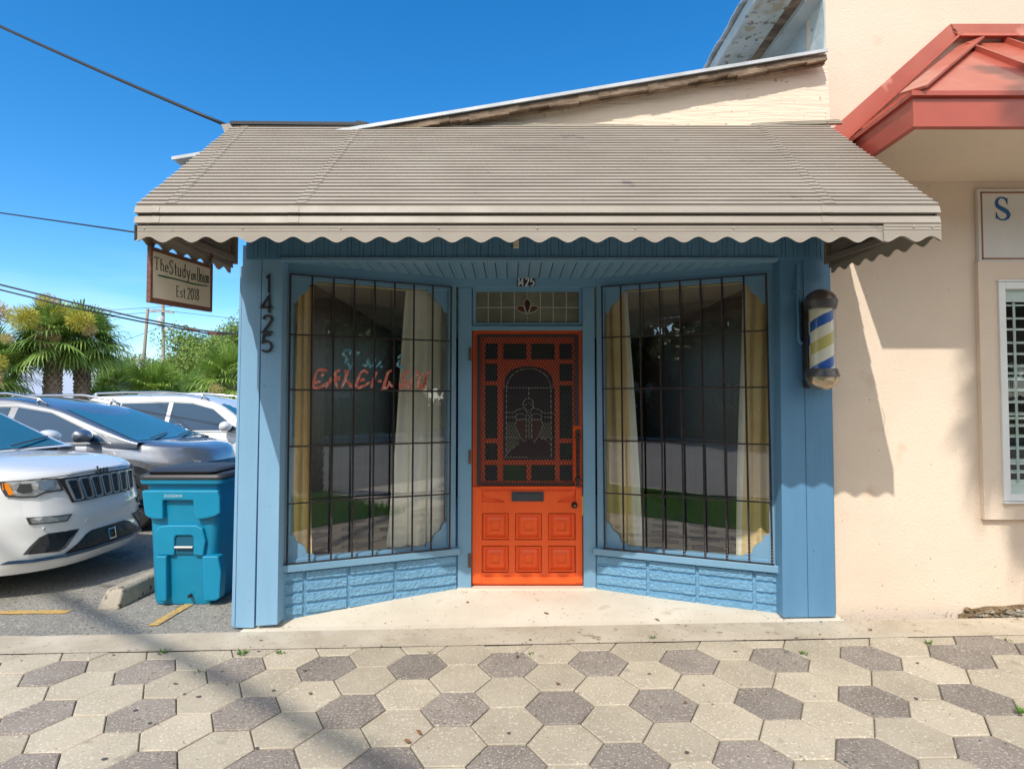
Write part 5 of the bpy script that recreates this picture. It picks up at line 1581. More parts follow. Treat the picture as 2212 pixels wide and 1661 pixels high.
# ================================================================ overhead cables
def cable(pts, r, label, sag=0.0, name='overhead_cable', n=20, grp='overhead cables'):
    b = MB(); a, c = pts
    P = [a.lerp(c, t / n) + V((0, 0, -sag * 4 * (t / n) * (1 - t / n))) for t in range(n + 1)]
    b.tube(P, r, 8)
    return tag(b.build(name, M['black'], smooth=True), label, 'cable', grp)
a, c = at(489, 271, 4.12), at(0, 36, 5.0); cable((a, a + (c - a) * 3.2), .0125, 'thick black cable running from the top left corner of the awning up across the sky', sag=.10)
a, c = at(300, 503, 5.6), at(0, 460, 7.0); cable((a, a + (c - a) * 3), .008, 'thin twisted cable meeting the left end of the awning')
a, c = at(700, 742, 9.0), at(512, 722, 9.0)
def pcab(pix, Y, r, label):
    b = MB(); P = [at(x, y, Y) for (x, y) in pix]; P = [P[0] + (P[0] - P[1]) * 6] + P
    b.tube(P, r, 8); return tag(b.build('overhead_cable', M['black'], smooth=True), label, 'cable', 'overhead cables')
pcab([(0, 615), (150, 652), (300, 687), (430, 713), (470, 718), (520, 722), (620, 730)], 9.0, .013, 'upper of the two black cables crossing above the palm trees')
pcab([(0, 626), (150, 663), (300, 694), (430, 717), (455, 722), (505, 721), (620, 733)], 9.05, .0115, 'lower of the two black cables crossing above the palm trees')
b = MB(); b.tube([at(402, 709, 9), at(430, 715, 9)], .016, 8); b.tube([at(452, 719, 8.98), at(470, 722, 8.98)], .02, 8); b.tube([at(446, 716, 8.97), at(455, 722, 8.97), at(476, 724, 8.97), at(482, 726, 8.97)], .008, 6)
tag(b.build('cable_splice', M['rust']), 'rusty splice clamp on the pair of cables beside the blue post', 'cable splice')
for (p, q, Yq, lb) in (((0, 684), (455, 657), 46, 'faint far wire highest of those left of the poles'), ((0, 700), (350, 673), 47, 'faint far wire below the highest one'), ((330, 668), (520, 690), 48, 'faint far wire right of the crossarm pole'), ((268, 736), (345, 708), 44, 'short faint guy wire left of the leaning pole')):
    a, c = at(*p, Yq), at(*q, Yq); b = MB(); b.tube([a, c], .018, 5); tag(b.build('overhead_cable', M['black']), lb, 'cable', 'far wires')
# bundle overhead behind the camera; its shadow runs across the pavers
a, c = V((-18.6, 4.36, 11.0)), V((8.33, -15.19, 11.0))
b = MB(); b.tube([a, c], .05, 8); tag(b.build('overhead_cable', M['black']), 'thick cable bundle over the pavement whose shadow crosses the pavers', 'cable', 'overhead cables')

# ================================================================ utility poles
m_pole = mat('old_pole_wood', (.30, .25, .20), .9, (.42, .36, .29), 3, (1, 1, .1), bump=.6, bscale=12, bstretch=(1, 1, .1))
def upole(pt, pb, Y, r, label, extra=None):
    t_, b_ = at(*pt, Y), at(*pb, Y); d = (b_ - t_) / (b_.z - t_.z); foot = t_ + d * (-.5 - t_.z)
    e = empty('utility_pole', foot, label, 'utility pole', 'utility poles')
    b = MB(); b.tube([foot, t_], [r * 1.25, r * .85], 10); b.build('shaft', m_pole, e, smooth=40)
    return e, t_
p1, t1 = upole((319, 667), (310, 780), 44, .125, 'leaning bare wooden utility pole with no crossarm behind the palms')
b = MB(); b.box(t1.x - .75, t1.x - .3, 43.9, 44.1, at(0, 795, 44).z, at(0, 772, 44).z); b.build('junction_box', mat('grey_box', (.5, .52, .55), .5), p1)
p2, t2 = upole((352, 656), (353, 780), 47, .135, 'upright wooden utility pole with crossarm and grey transformer')
b = MB(); z_ = at(0, 670, 47).z; b.bar(V((t2.x - 1.0, 46.9, z_ - .05)), V((t2.x + 1.1, 46.6, z_ - .25)), .12, .12)
b.build('crossarm', m_pole, p2)
b = MB(); tz_ = at(0, 706, 47).z; b.lathe((t2.x + .1, 46.6, tz_), [(0, .75), (.18, .74), (.27, .66), (.27, .05), (.2, 0), (0, 0)], 16); b.build('transformer', mat('transformer_grey', (.55, .57, .6), .4), p2, smooth=40)
b = MB(); b.tube([at(352, 713, 46.7), at(365, 708, 46.7), at(372, 711, 46.7)], .04, 6); b.box(at(371, 0, 46.7).x, at(381, 0, 46.7).x, 46.5, 46.8, at(0, 713.5, 46.7).z, at(0, 709.5, 46.7).z); b.build('street_light_arm', M['roof_metal'], p2)

# ================================================================ weeds in the joints, litter
m_weed = leaf_mat('weed_leaf', (.06, .16, .02), (.16, .30, .05))
def ground_pt(px, py):
    z = -.1
    for _ in range(8):
        r_ = ray(px, py); p = CAM + r_ * ((z - CAM.z) / r_.z); z = g(p.x, p.y)
    return V((p.x, p.y, z))
weeds = [((352, 1411), 1.0, 'weed tuft on the pavers nearest the teal bin'), ((522, 1414), 1.1, 'weed sprig in the joint in front of the left post'), ((427, 1452), .6, 'small weed lying on the tan paver left of the cable shadow'),
         ((930, 1410), .6, 'tiny weed at the edge of a brown paver left of the door'), ((1148, 1414), .6, 'tiny weed in the paver joint straight in front of the door'), ((1290, 1452), .35, 'speck of weed between two brown pavers right of the door'),
         ((1410, 1378), .7, 'weed with dry litter at the concrete edge below the right display window'), ((2007, 1391), .9, 'low bright weed at the concrete edge below the stucco wall'), ((1737, 1413), .8, 'upright weed sprig between pavers in front of the right post'),
         ((1700, 1408), .45, 'little weed just left of the upright sprig'), ((2176, 1384), .6, 'weed near the far right edge by the concrete strip'), ((2205, 1540), 1.0, 'dark weed clump at the right edge among the front pavers'), ((606, 1412), .8, 'pale wilted weed lying at the concrete edge by the left post')]
for i, (px_, s_, lb) in enumerate(weeds):
    p = ground_pt(*px_); rnd = random.Random(i + 20); b = MB()
    for k in range(int(16 * s_) + 6):
        a_ = rnd.uniform(0, 6.28); l_ = rnd.uniform(.015, .045) * s_; w_ = l_ * .28
        d = V((math.cos(a_), math.sin(a_), 0)); up_ = V((0, 0, rnd.uniform(.2, 1.1)))
        e_ = (d + up_).normalized() * l_; sd_ = V((-d.y, d.x, 0)) * w_ / 2; q = p + d * rnd.uniform(0, .012)
        b.face([q, q + e_ * .5 + sd_, q + e_, q + e_ * .5 - sd_])
    tag(b.build('weed', m_weed, origin=p, recalc=False), lb, 'weed', 'weeds in the paver joints')
b = MB(); rnd = random.Random(77)
def crumb(p, s_, flat=.3):
    a0 = rnd.random() * 6; n = rnd.choice((3, 4, 5)); e = rnd.uniform(1, 2.6); th = rnd.random() * 3.14
    pts = []
    for k in range(n):
        a_ = a0 + 2 * math.pi * k / n; x_, y_ = math.cos(a_) * e * s_, math.sin(a_) * s_
        pts.append(p + V((x_ * math.cos(th) - y_ * math.sin(th), x_ * math.sin(th) + y_ * math.cos(th), s_ * flat + .002 + rnd.random() * s_ * .4)))
    b.face(pts, rnd.choice((0, 0, 1)))
for i in range(1500):
    t = rnd.random()
    if t < .35: x_, y_ = rnd.uniform(-1.8, 2.4), rnd.uniform(3.8, 4.7)
    elif t < .60: x_, y_ = rnd.uniform(2.2, 4.5), rnd.triangular(3.78, 4.14, 4.14)
    elif t < .75: x_, y_ = rnd.uniform(-4, 4), rnd.gauss(3.76, .02)
    elif t < .85: x_, y_ = rnd.choice(((rnd.uniform(-.45, .7), 4.62 + rnd.random() * .03), (1.86 + rnd.gauss(0, .05), 4.1 + rnd.gauss(0, .05)), (-1.6 + rnd.gauss(0, .05), 4.15 + rnd.gauss(0, .03))))
    else: x_, y_ = rnd.uniform(-4, 4), rnd.uniform(2.3, 4.0)
    if y_ > 4.15 and not (-1.45 < x_ < 1.7 and y_ < 4.2 + (min(abs(x_ + 1.6), abs(x_ - 1.87))) * .42): continue
    crumb(V((x_, y_, g(x_, y_))), rnd.uniform(.0012, .0042))
for i in range(70):
    x_, y_ = rnd.uniform(-3.4, 3.4), rnd.uniform(2.3, 4.05); r0 = rnd.uniform(.004, .013); p = V((x_, y_, g(x_, y_) + .0035)); a0 = rnd.random() * 6
    b.face([p + V((r0 * rnd.uniform(.7, 1.2) * math.cos(a0 + k), r0 * rnd.uniform(.7, 1.2) * math.sin(a0 + k), 0)) for k in (0, .8, 1.7, 2.5, 3.4, 4.3, 5.3)], 2)
for (px_, py_, s_) in ((880, 1604, .014), (905, 1585, .012), (1205, 1480, .016), (1480, 1520, .012), (1118, 1420, .01), (1010, 1302, .010), (1180, 1326, .012), (1880, 1362, .012), (670, 1500, .012), (1420, 1340, .01)):
    crumb(ground_pt(px_, py_), s_, .5)
tag(b.build('leaf_litter', [mat('dry_leaf', (.20, .09, .035), .9, (.30, .15, .06), 30), mat('dark_crumb', (.10, .07, .04), .9), mat('old_gum', (.10, .09, .08), .7)], origin=(0, 3.5, 0), recalc=False), 'scattered dry leaf crumbs on the concrete and pavers', 'leaf litter', kind='stuff')
# ================================================================ cars (forward = +x, ground centre at 0,0,0)
m_white = mat('white_car_paint', (.74, .74, .73), .22, coat=1.0)
m_silver = mat('silver_car_paint', (.28, .29, .31), .36, (.32, .33, .35), 300, metal=.8, coat=1.0)
m_carglass = mat('sky_blue_car_glass', (.02, .065, .13), .03, spec=.45)  # blue base stands in for the sky reflected in the glass
m_windshield = mat('windshield_glass', (.03, .14, .20), .03, spec=1.0)
m_chrome2 = mat('bright_trim', (.62, .62, .63), .18, metal=1.0)
m_mesh = mat('black_grille_mesh', (.012, .012, .013), .35)
m_plastic = mat('dark_grey_plastic', (.035, .036, .038), .5)
m_tyre = mat('tyre_rubber', (.02, .02, .02), .8)
m_lamp = mat('headlamp_lens', (.20, .21, .21), .06, (.34, .34, .32), 14, spec=1.0, coat=1)
m_amber = mat('amber_reflector', (.85, .26, .02), .2, coat=1)
m_red = mat('red_tail_lens', (.35, .01, .01), .15, coat=1)
def lerp_list(L_, x):
    if x <= L_[0][0]: return L_[0][1]
    for (a, c) in zip(L_, L_[1:]):
        if x <= c[0]:
            t = (x - a[0]) / (c[0] - a[0]); t = t * t * (3 - 2 * t) * .5 + t * .5
            return a[1] + (c[1] - a[1]) * t
    return L_[-1][1]
class Car:
    def __init__(s, L=4.8, W=1.94, zb=.27, ztop=((-2.4, .98), (-1.0, 1.02), (1.2, 1.12), (2.2, 1.04), (2.4, .99)), nose=((.2, -.10), (.34, 0), (.55, .0), (.75, -.03), (.95, -.07), (1.05, -.12)),
                 side=((.2, -.05), (.4, -.01), (.65, 0), (.9, -.02), (1.1, -.07)), crown=.07, p=5.0, q=4.0,
                 roof=((1.25, 1.14), (.35, 1.62), (-.2, 1.70), (-1.6, 1.68), (-2.15, 1.30), (-2.3, 1.05)), tumble=.42, inset=.06):
        s.a = L / 2; s.bb = W / 2; s.zb = zb; s.zt = ztop; s.nose = nose; s.side = side; s.crown = crown; s.p = p; s.q = q; s.roof = roof; s.tumble = tumble; s.inset = inset
    def front_x(s, y, z):
        t = min(1, abs(y) / s.bb)
        return s.a * max(0, 1 - t ** s.q) ** (1 / s.p) + lerp_list(s.nose, z)
    def side_y(s, x, z):
        t = min(1, abs(x) / s.a)
        return s.bb * max(0, 1 - t ** s.p) ** (1 / s.q) + lerp_list(s.side, z)
    def body(s, n=96, nz=16):
        b = MB(); rings = []
        def base(k):
            th = 2 * math.pi * k / n
            c, d = math.cos(th), math.sin(th)
            # superellipse point
            r_ = ((abs(c)) ** s.p + (abs(d)) ** s.q) ** (-1 / s.p)
            # solve for radius along the direction (a*c*r, b*d*r)
            lo, hi = 0, 2
            for _ in range(24):
                m_ = (lo + hi) / 2
                if (abs(c) * m_) ** s.p + (abs(d) * m_) ** s.q < 1: lo = m_
                else: hi = m_
            return s.a * c * lo, s.bb * d * lo
        base_pts = [base(k) for k in range(n)]
        def P(k, z, sc=1.0):
            x, y = base_pts[k]
            nx = lerp_list(s.nose, z); sy = lerp_list(s.side, z)
            fx = smooth((abs(x) / s.a - .6) / .4); fy = smooth(abs(y) / s.bb / .8)
            return (x + math.copysign(1, x) * nx * fx) * sc, (y + math.copysign(1, y) * sy * fy) * sc
        for j in range(nz + 1):
            v = j / nz; ring = []
            for k in range(n):
                x0 = base_pts[k][0]
                zt = lerp_list(s.zt, x0) - .035
                z = s.zb + (zt - s.zb) * v
                x, y = P(k, z)
                ring.append(V((x, y, z)))
            rings.append(ring)
        last = rings[-1]
        for (sc, dz) in ((.988, .020), (.965, .033), (.92, .040), (.8, None), (.6, None), (.4, None), (.2, None), (.02, None)):
            ring = []
            for k in range(n):
                x, y = last[k].x * sc, last[k].y * sc
                zt = lerp_list(s.zt, x)
                ytop = max(.05, abs(last[k].y))
                fr = max(0, 1 - (abs(y) / s.bb) ** 2)
                z = (zt - .035 + dz) if dz is not None else zt + .005
                z += s.crown * fr * smooth((s.a - abs(x)) / .9) * smooth((1 - sc) * 8)
                ring.append(V((x, y, z)))
            rings.append(ring)
        # underside
        under = [V((p.x * .9, p.y * .9, s.zb - .02)) for p in rings[0]]
        rings = [under] + rings
        for r_ in rings: b.v += r_
        for i in range(len(rings) - 1):
            for k in range(n):
                k2 = (k + 1) % n
                b.f.append((i * n + k, i * n + k2, (i + 1) * n + k2, (i + 1) * n + k)); b.m.append(0)
        b.f.append(tuple(reversed(range(n)))); b.m.append(0)
        b.f.append(tuple((len(rings) - 1) * n + k for k in range(n))); b.m.append(0)
        return b
    def gside(s, x, z):
        zb = lerp_list(s.zt, x)
        rear = smooth((-x - .9) / 1.3) * .14
        fr = smooth((x - .3) / 1.0) * .02
        return s.bb - s.inset - rear - fr - s.tumble * max(0, z - zb) ** 1.12
    def rz(s, x):
        L_ = sorted([(a, c) for (a, c) in s.roof])
        if x <= L_[0][0]: return L_[0][1]
        for (a, c) in zip(L_, L_[1:]):
            if x <= c[0]: return a[1] + (c[1] - a[1]) * (x - a[0]) / (c[0] - a[0])
        return L_[-1][1]
    def rzs(s, x):  # smoothed roof line
        w = .14
        return sum(s.rz(x + d * w) for d in (-1, -.5, 0, .5, 1)) / 5
    def green(s):
        b = MB(); xs = []
        x0, x1 = min(p[0] for p in s.roof), max(p[0] for p in s.roof)
        n = 44
        prof = 14
        for i in range(n + 1):
            x = x0 + (x1 - x0) * i / n
            zt = max(s.rzs(x), lerp_list(s.zt, x) - .02); zb = lerp_list(s.zt, x) - .05
            sec = []
            h = zt - zb; r_ = min(.09, max(.002, h * .3))
            yt = s.gside(x, zt - r_)
            for j in range(6):
                z = zb + (zt - r_ - zb) * j / 5; sec.append((s.gside(x, z), z))
            for j in range(1, 5):
                a_ = R(90 * j / 4); sec.append((yt - r_ * (1 - math.cos(a_)) - .0, zt - r_ + r_ * math.sin(a_)))
            yq = sec[-1][0]
            for j in range(1, 5):
                t = j / 4; sec.append((yq * (1 - t), zt + .035 * (1 - (1 - t) ** 2) * smooth((zt - 1.2) / .4)))
            full = [(-y, z) for (y, z) in sec] + [(y, z) for (y, z) in reversed(sec[:-1])]
            b.v += [V((x, y, z)) for (y, z) in full]
            m_ = len(full)
        for i in range(n):
            for j in range(m_ - 1):
                a_ = i * m_ + j
                b.f.append((a_, a_ + 1, a_ + m_ + 1, a_ + m_)); b.m.append(0)
        return b
def patch(poly, fn, cuts=3, holes=None):
    # poly in surface coordinates; triangulate, subdivide, lay on the surface
    bm = bmesh.new()
    vs = [bm.verts.new((p[0], p[1], 0)) for p in poly]
    bm.faces.new(vs)
    bmesh.ops.triangulate(bm, faces=bm.faces)
    for _ in range(cuts):
        long_ = [e for e in bm.edges if e.calc_length() > .09]
        if not long_: break
        bmesh.ops.subdivide_edges(bm, edges=long_, cuts=1)
        bmesh.ops.triangulate(bm, faces=bm.faces)
    mb = MB()
    bm.verts.index_update()
    mb.v = [V(fn(v.co.x, v.co.y)) for v in bm.verts]
    mb.f = [tuple(v.index for v in f.verts) for f in bm.faces]; mb.m = [0] * len(mb.f)
    bm.free()
    return mb
def shell(mb, n=V((1, 0, 0)), t=.004):
    return mb
def rim_ribbon(poly, fn, w, off, t=.004, closed=True):
    mb = MB(); pts = list(poly) + ([poly[0], poly[1]] if closed else [])
    mb.ribbon(pts, w, lambda u, v, o: V(fn(u, v)) + V((0, 0, 0)) if False else fn(u, v, o + off), t)
    return mb
def wheels(root, c, xw, rw=.375, wide=.24, m_rim=None):
    for sx in xw:
        for sy in (-1, 1):
            yo = c.side_y(sx, .45) + .004
            w = bpy.data.objects.new('wheel', None); COL.objects.link(w); w.parent = root; w.location = (0, 0, 0); ORG[w.name] = V((0, 0, 0))
            b = MB()
            pr = [(rw * .62, -.02), (rw * .66, .0), (rw * .80, .012), (rw * .95, .004), (rw, -.03), (rw, -wide + .03), (rw * .9, -wide), (0, -wide)]
            b.lathe((sx, sy * (yo), rw), [(r_, h * sy) for (r_, h) in pr], 36, 'y'); b.build('tyre', m_tyre, w, smooth=40)
            b = MB()
            b.lathe((sx, sy * yo, rw), [(rw * .64, -.012 * sy), (rw * .60, -.03 * sy), (rw * .58, -.09 * sy), (0, -.09 * sy)], 36, 'y')
            for k in range(5):
                a_ = 2 * math.pi * k / 5
                for da in (-.13, .13):
                    b.bar((sx + .04 * math.cos(a_), sy * (yo - .03), rw + .04 * math.sin(a_)), (sx + rw * .62 * math.cos(a_ + da), sy * (yo - .018), rw + rw * .62 * math.sin(a_ + da)), .035, .03, (0, 1, 0))
            b.lathe((sx, sy * yo, rw), [(0, -.012 * sy), (.04, -.014 * sy), (.05, -.04 * sy)], 16, 'y')
            b.build('rim', m_rim or m_chrome2, w, smooth=40)
    for sx in xw:
        for sy in (-1, 1):
            pts = [(sx + (rw + .055) * math.cos(R(a_)), rw + (rw + .055) * math.sin(R(a_))) for a_ in range(-20, 201, 10)]
            pts = [p for p in pts if p[1] > c.zb - .02]
            mb = patch(pts, lambda u, v: (u, sy * (c.side_y(u, v) + .003), v), 3)
            mb.build('wheel_arch', m_plastic, root)
def build_base(c, root, paint, glass_side, rails=True, n_side=None):
    c.body().build('body', paint, root, smooth=45, recalc=True)
    c.green().build('cabin', paint, root, smooth=45, recalc=True)
    # side windows
    for sy in (-1, 1):
        for nm, poly in glass_side:
            mb = patch(poly, lambda u, v: (u, sy * (c.gside(u, v) + .004), v), 4)
            mb.build('side_window', m_carglass, root)
        allp = n_side
        if allp:
            mb = MB(); pts = allp + [allp[0], allp[1]]
            mb.ribbon(pts, .016, lambda u, v, o: V((u, sy * (c.gside(u, v) + .004 + o), v)), .005)
            mb.build('window_trim', m_chrome2, root)
        if rails:
            mb = MB()
            xs = [c.roof[1][0] - .15, c.roof[1][0] - .28, -.2, -.9, c.roof[3][0] + .05, c.roof[3][0] - .08]
            pts = []
            for i, x in enumerate(xs):
                z = c.rzs(x); y = c.gside(x, z - .09) - .055
                pts.append(V((x, sy * y, z + (.065 if 0 < i < len(xs) - 1 else .012))))
            mb.tube(pts, .019, 8)
            for i in (1, -2): mb.tube([pts[i], pts[i] + V((0, 0, -.07))], .02, 8)
            mb.build('roof_rail', m_chrome2 if rails == 1 else m_plastic, root, smooth=True)
def windshield(c, root, m_=None, ymar=.10):
    (xa, za), (xb_, zb_) = c.roof[0], c.roof[1]
    def fn(u, v):
        x = xa + (xb_ - xa) * v; z = c.rzs(x)
        # keep inside glass curve
        return (x + .006, u * (c.gside(x, z - .02) - ymar), z + .006 + .035 * (1 - u * u) * v * .5)
    mb = MB(); mb.grid(lambda u, v: fn(u * 2 - 1, .06 + v * .90), 18, 12)
    o = mb.build('windshield', m_ or m_windshield, root, smooth=True, recalc=False)
    (xa, za), (xb_, zb_) = c.roof[-2], c.roof[-3]
    mb = MB()
    mb.grid(lambda u, v: (lambda x: (x - .012, (u * 2 - 1) * (c.gside(x, c.rzs(x) - .02) - .14), c.rzs(x) + .012))(xa + (xb_ - xa) * (.05 + v * .8)), 10, 8)
    mb.build('rear_window', m_carglass, root, smooth=True, recalc=False)
    # wipers
    mb = MB()
    for y0 in (-.55, .1):
        x = c.roof[0][0] - .06; z = c.rzs(x)
        mb.bar((x + .03, y0, z + .03), (x - .12, y0 + .62, c.rzs(x - .12) + .03), .016, .012)
    mb.build('wiper', m_plastic, root)
def mirror(c, root, paint, x, z, body_z=None):
    for sy in (-1, 1):
        y = c.gside(x, z)
        mb = MB()
        mb.grid(lambda u, v: (x + .02 - .075 * math.cos(math.pi * (v - .5)) * math.sin(math.pi * u) * (1 if True else 1) + 0.0, sy * (y + .17 - .125 * math.cos(math.pi * u)), z + .02 + .085 * math.sin(math.pi * (v - .5)) * math.sin(math.pi * u) ** .6), 14, 12)
        mb.grid(lambda u, v: (x + .02 + .11 * math.cos(math.pi * (v - .5)) * math.sin(math.pi * u) ** .7, sy * (y + .17 - .125 * math.cos(math.pi * u)), z + .02 + .085 * math.sin(math.pi * (v - .5)) * math.sin(math.pi * u) ** .6), 14, 12)
        mb.build('mirror', paint, root, smooth=True)
        mb = MB(); mb.bar((x + .03, sy * (y - .02), z - .03), (x + .02, sy * (y + .09), z - .03), .07, .03); mb.build('mirror_arm', m_plastic, root)
def root_car(label, loc, cat='car', rot=0, grp=None):
    o = bpy.data.objects.new('parked_car', None); COL.objects.link(o); o.location = loc; o.rotation_euler = (0, 0, rot)
    ORG[o.name] = V((0, 0, 0)); tag(o, label, cat, grp or 'cars parked in the lot'); return o

# ---------------------------------------------------------------- the white front car
c = Car(L=4.82, W=1.94, zb=.235, ztop=((-2.4, 1.02), (-1.0, 1.06), (.6, 1.10), (1.35, 1.10), (2.0, 1.065), (2.3, 1.03), (2.41, .985)),
        nose=((.2, -.07), (.30, .0), (.40, .005), (.50, -.02), (.66, -.015), (.78, -.045), (.98, -.085), (1.1, -.14)), crown=.065, p=4.6, q=3.6,
        roof=((1.42, 1.14), (.55, 1.62), (.0, 1.72), (-1.7, 1.71), (-2.15, 1.40), (-2.36, 1.08)), tumble=.36)
CX, CY, CZ = -6.13, 5.53, -.165
w1 = root_car('white front car with black seven-slot grille facing the teal bin', (CX, CY, CZ))
build_base(c, w1, m_white, [('f', [(1.05, 1.16), (.98, 1.22), (.40, 1.55), (.0, 1.60), (-.02, 1.15)]), ('r', [(-.10, 1.15), (-.08, 1.60), (-.9, 1.60), (-1.05, 1.15)]), ('q', [(-1.15, 1.15), (-1.0, 1.59), (-1.6, 1.57), (-1.95, 1.20)])], rails=2)
windshield(c, w1)
mirror(c, w1, m_white, .98, 1.22)
wheels(w1, c, (1.46, -1.45), .38)
mirrory = 1
def FP(off): return lambda u, v, o=0: V((c.front_x(u, v) + off + o, u, v))
# measured: picture -> (y, z) on the nose by marching the ray onto the surface
zj = zin(0, 1250, 3.3217)
def nose(px, py, off=0.0):
    r_ = ray(px, py); t = 4.0
    for _ in range(60):
        p = CAM + r_ * t
        yl, zl = p.y - CY, p.z - CZ
        fx = CX + c.front_x(clamp(yl, -.955, .955), zl) + off
        # ray runs towards -x; advance until it reaches the surface
        d = p.x - fx
        t += d * .55 / max(.3, -r_.x) * .6
    return (clamp(p.y - CY, -.96, .96), p.z - CZ)
def NP(pts): return [nose(*zj(x, y)) for (x, y) in pts]
def npatch(name, pts, m_, off, raw=False, cuts=4):
    poly = pts if raw else NP(pts)
    f_ = FP(off); mb = patch(poly, lambda u, v: f_(clamp(u, -.955, .955), v), cuts); return mb.build(name, m_, w1)
GR = [(612, 612), (1325, 505), (1378, 500), (1388, 690), (1330, 700), (1100, 745), (710, 835), (690, 810)]
# headlamps
hl = [(4, 648), (560, 612), (612, 722), (440, 745), (395, 765), (345, 790), (210, 795), (60, 785), (20, 720)]
poly = NP(hl)
npatch('headlight', poly, m_lamp, .006, True)
mpoly = [(-y, z) for (y, z) in poly][::-1]
npatch('headlight', mpoly, m_lamp, .006, True)
mb = MB(); f_ = FP(.008)
mb.ribbon(poly + poly[:2], .012, f_, .004); mb.ribbon(mpoly + mpoly[:2], .012, f_, .004)
mb.build('headlight_bezel', m_plastic, w1)
am = NP([(4, 655), (72, 662), (125, 768), (62, 782), (8, 735)])
npatch('indicator', am, m_amber, .012, True); npatch('indicator', [(-y, z) for (y, z) in am][::-1], m_amber, .012, True)
m_proj = mat('lamp_reflector', (.55, .55, .50), .12, metal=.8)
pj = NP([(380, 640), (520, 632), (535, 700), (450, 725), (365, 715)]); npatch('reflector', pj, m_proj, .010, True)
pj2 = NP([(180, 668), (300, 660), (310, 745), (215, 760), (150, 740)]); npatch('reflector', pj2, m_plastic, .010, True)
# grille panel: symmetric band
gp_ = [(-.60, .985), (.60, .985), (.60, .80), (.50, .765), (-.50, .765), (-.56, .80)]
g1 = NP([(565, 612), (1372, 495)]); g2 = NP([(715, 838), (1390, 695)])
zt1 = .978; zb1 = .762; hw = .485
npatch('grille_panel', [(-hw, zt1), (hw, zt1), (hw * .84, zb1), (-hw * .84, zb1)], m_plastic, .005, True)
mbm, mbc = MB(), MB()
ns = 7
for i in range(ns):
    t = (i - (ns - 1) / 2) / ((ns - 1) / 2)
    yc_ = t * hw * .79; hw_ = .052; lean = t * .035
    sl_ = [(yc_ - hw_ , zt1 - .022), (yc_ + hw_, zt1 - .022), (yc_ + hw_ - .010 - lean, zb1 + .018), (yc_ - hw_ + .010 - lean, zb1 + .018)]
    def rnd_poly(P_, r_=.018):
        out = []
        for k in range(4):
            a, p_, d = V((*P_[k - 1], 0)), V((*P_[k], 0)), V((*P_[(k + 1) % 4], 0))
            e1 = p_ + (a - p_).normalized() * r_; e2 = p_ + (d - p_).normalized() * r_
            out += [(e1.x, e1.y), tuple((p_ * .6 + (e1 + e2) * .2).xy), (e2.x, e2.y)]
        return out
    rp_ = rnd_poly(sl_)
    npatch('grille_slot', rp_, m_mesh, .010, True, 2)
    mbc.ribbon(rp_ + rp_[:2], .013, FP(.010), .014)
    for r_ in range(8):
        zz_ = zt1 - .03 - r_ * .021
        for q_ in range(4):
            yq = yc_ - .036 + q_ * .024 + (.012 if r_ % 2 else 0)
            if zz_ > zb1 + .02: mbm.ribbon([(yq - .009, zz_), (yq - .003, zz_ + .005), (yq + .005, zz_ + .005), (yq + .010, zz_)], .0022, FP(.011), .002)
mbc.build('grille_surround', mat('satin_grey_trim', (.40, .40, .41), .35, metal=.7), w1); mbm.build('grille_mesh', mat('mesh_highlight', (.12, .12, .12), .3), w1)
# lower openings
lg = NP([(905, 1110), (1390, 958), (1412, 1090), (1280, 1150), (1000, 1240), (650, 1335), (850, 1130)])
lz_t = .492; lz_b = .345
lw_t, lw_b = abs(lg[1][0]) * .9, .70
yA = abs(lg[0][0]); 
lowp = [(-.22, lz_t), (.22, lz_t), (.29, lz_t - .02), (.50, lz_b + .01), (.48, lz_b), (-.48, lz_b), (-.50, lz_b + .01), (-.29, lz_t - .02)]
npatch('lower_grille', lowp, m_mesh, .006, True)
mb = MB()
for r_ in range(9):
    zz_ = lz_t - .014 - r_ * .016
    for q_ in range(-30, 31):
        yq = q_ * .026 + (.013 if r_ % 2 else 0)
        lim = .24 + (lz_t - zz_) * 1.6
        if abs(yq) < min(.47, lim) - .01 and zz_ > lz_b + .02: mb.ribbon([(yq - .009, zz_), (yq - .003, zz_ + .004), (yq + .004, zz_ + .004), (yq + .009, zz_)], .002, FP(.008), .002)
mb.build('lower_grille_mesh', bpy.data.materials['mesh_highlight'], w1)
mb = MB(); rp_ = [(-.045, lz_t - .03), (.045, lz_t - .03), (.04, lz_b + .03), (-.04, lz_b + .03)]
mb.ribbon(rp_ + rp_[:2], .012, FP(.010), .014); mb.build('sensor_frame', m_chrome2, w1); npatch('sensor', rp_, m_plastic, .012, True, 1)
mb = MB(); mb.ribbon([(-.90, lz_b + .004), (-.7, lz_b - .004), (-.5, lz_b - .008), (-.3, lz_b - .010), (0, lz_b - .011), (.3, lz_b - .010), (.5, lz_b - .008), (.7, lz_b - .004), (.90, lz_b + .004)], .026, FP(.008), .018); mb.build('gloss_strip', m_carglass, w1)
fg = NP([(243, 1362), (300, 1290), (385, 1205), (470, 1165), (768, 1118), (640, 1290), (575, 1330)])
for P_ in (fg, [(-y, z) for (y, z) in fg][::-1]):
    npatch('side_duct', P_, m_mesh, .006, True)
    mb = MB(); mb.ribbon(P_ + P_[:2], .012, FP(.006), .006); mb.build('duct_edge', m_plastic, w1)
fl = NP([(262, 1005), (560, 985), (702, 965), (655, 1030), (480, 1052), (290, 1066)])
for P_ in (fl, [(-y, z) for (y, z) in fl][::-1]):
    npatch('fog_light', P_, m_lamp, .007, True); mb = MB(); mb.ribbon(P_ + P_[:2], .008, FP(.007), .005); mb.build('fog_light_bezel', m_plastic, w1)
mb = MB(); (yb0, zb0) = NP([(1025, 518)])[0]
JM = lambda u, v, o: V((c.front_x(clamp(-u, -.9, .9), v) + .004 + o, u, v)) 
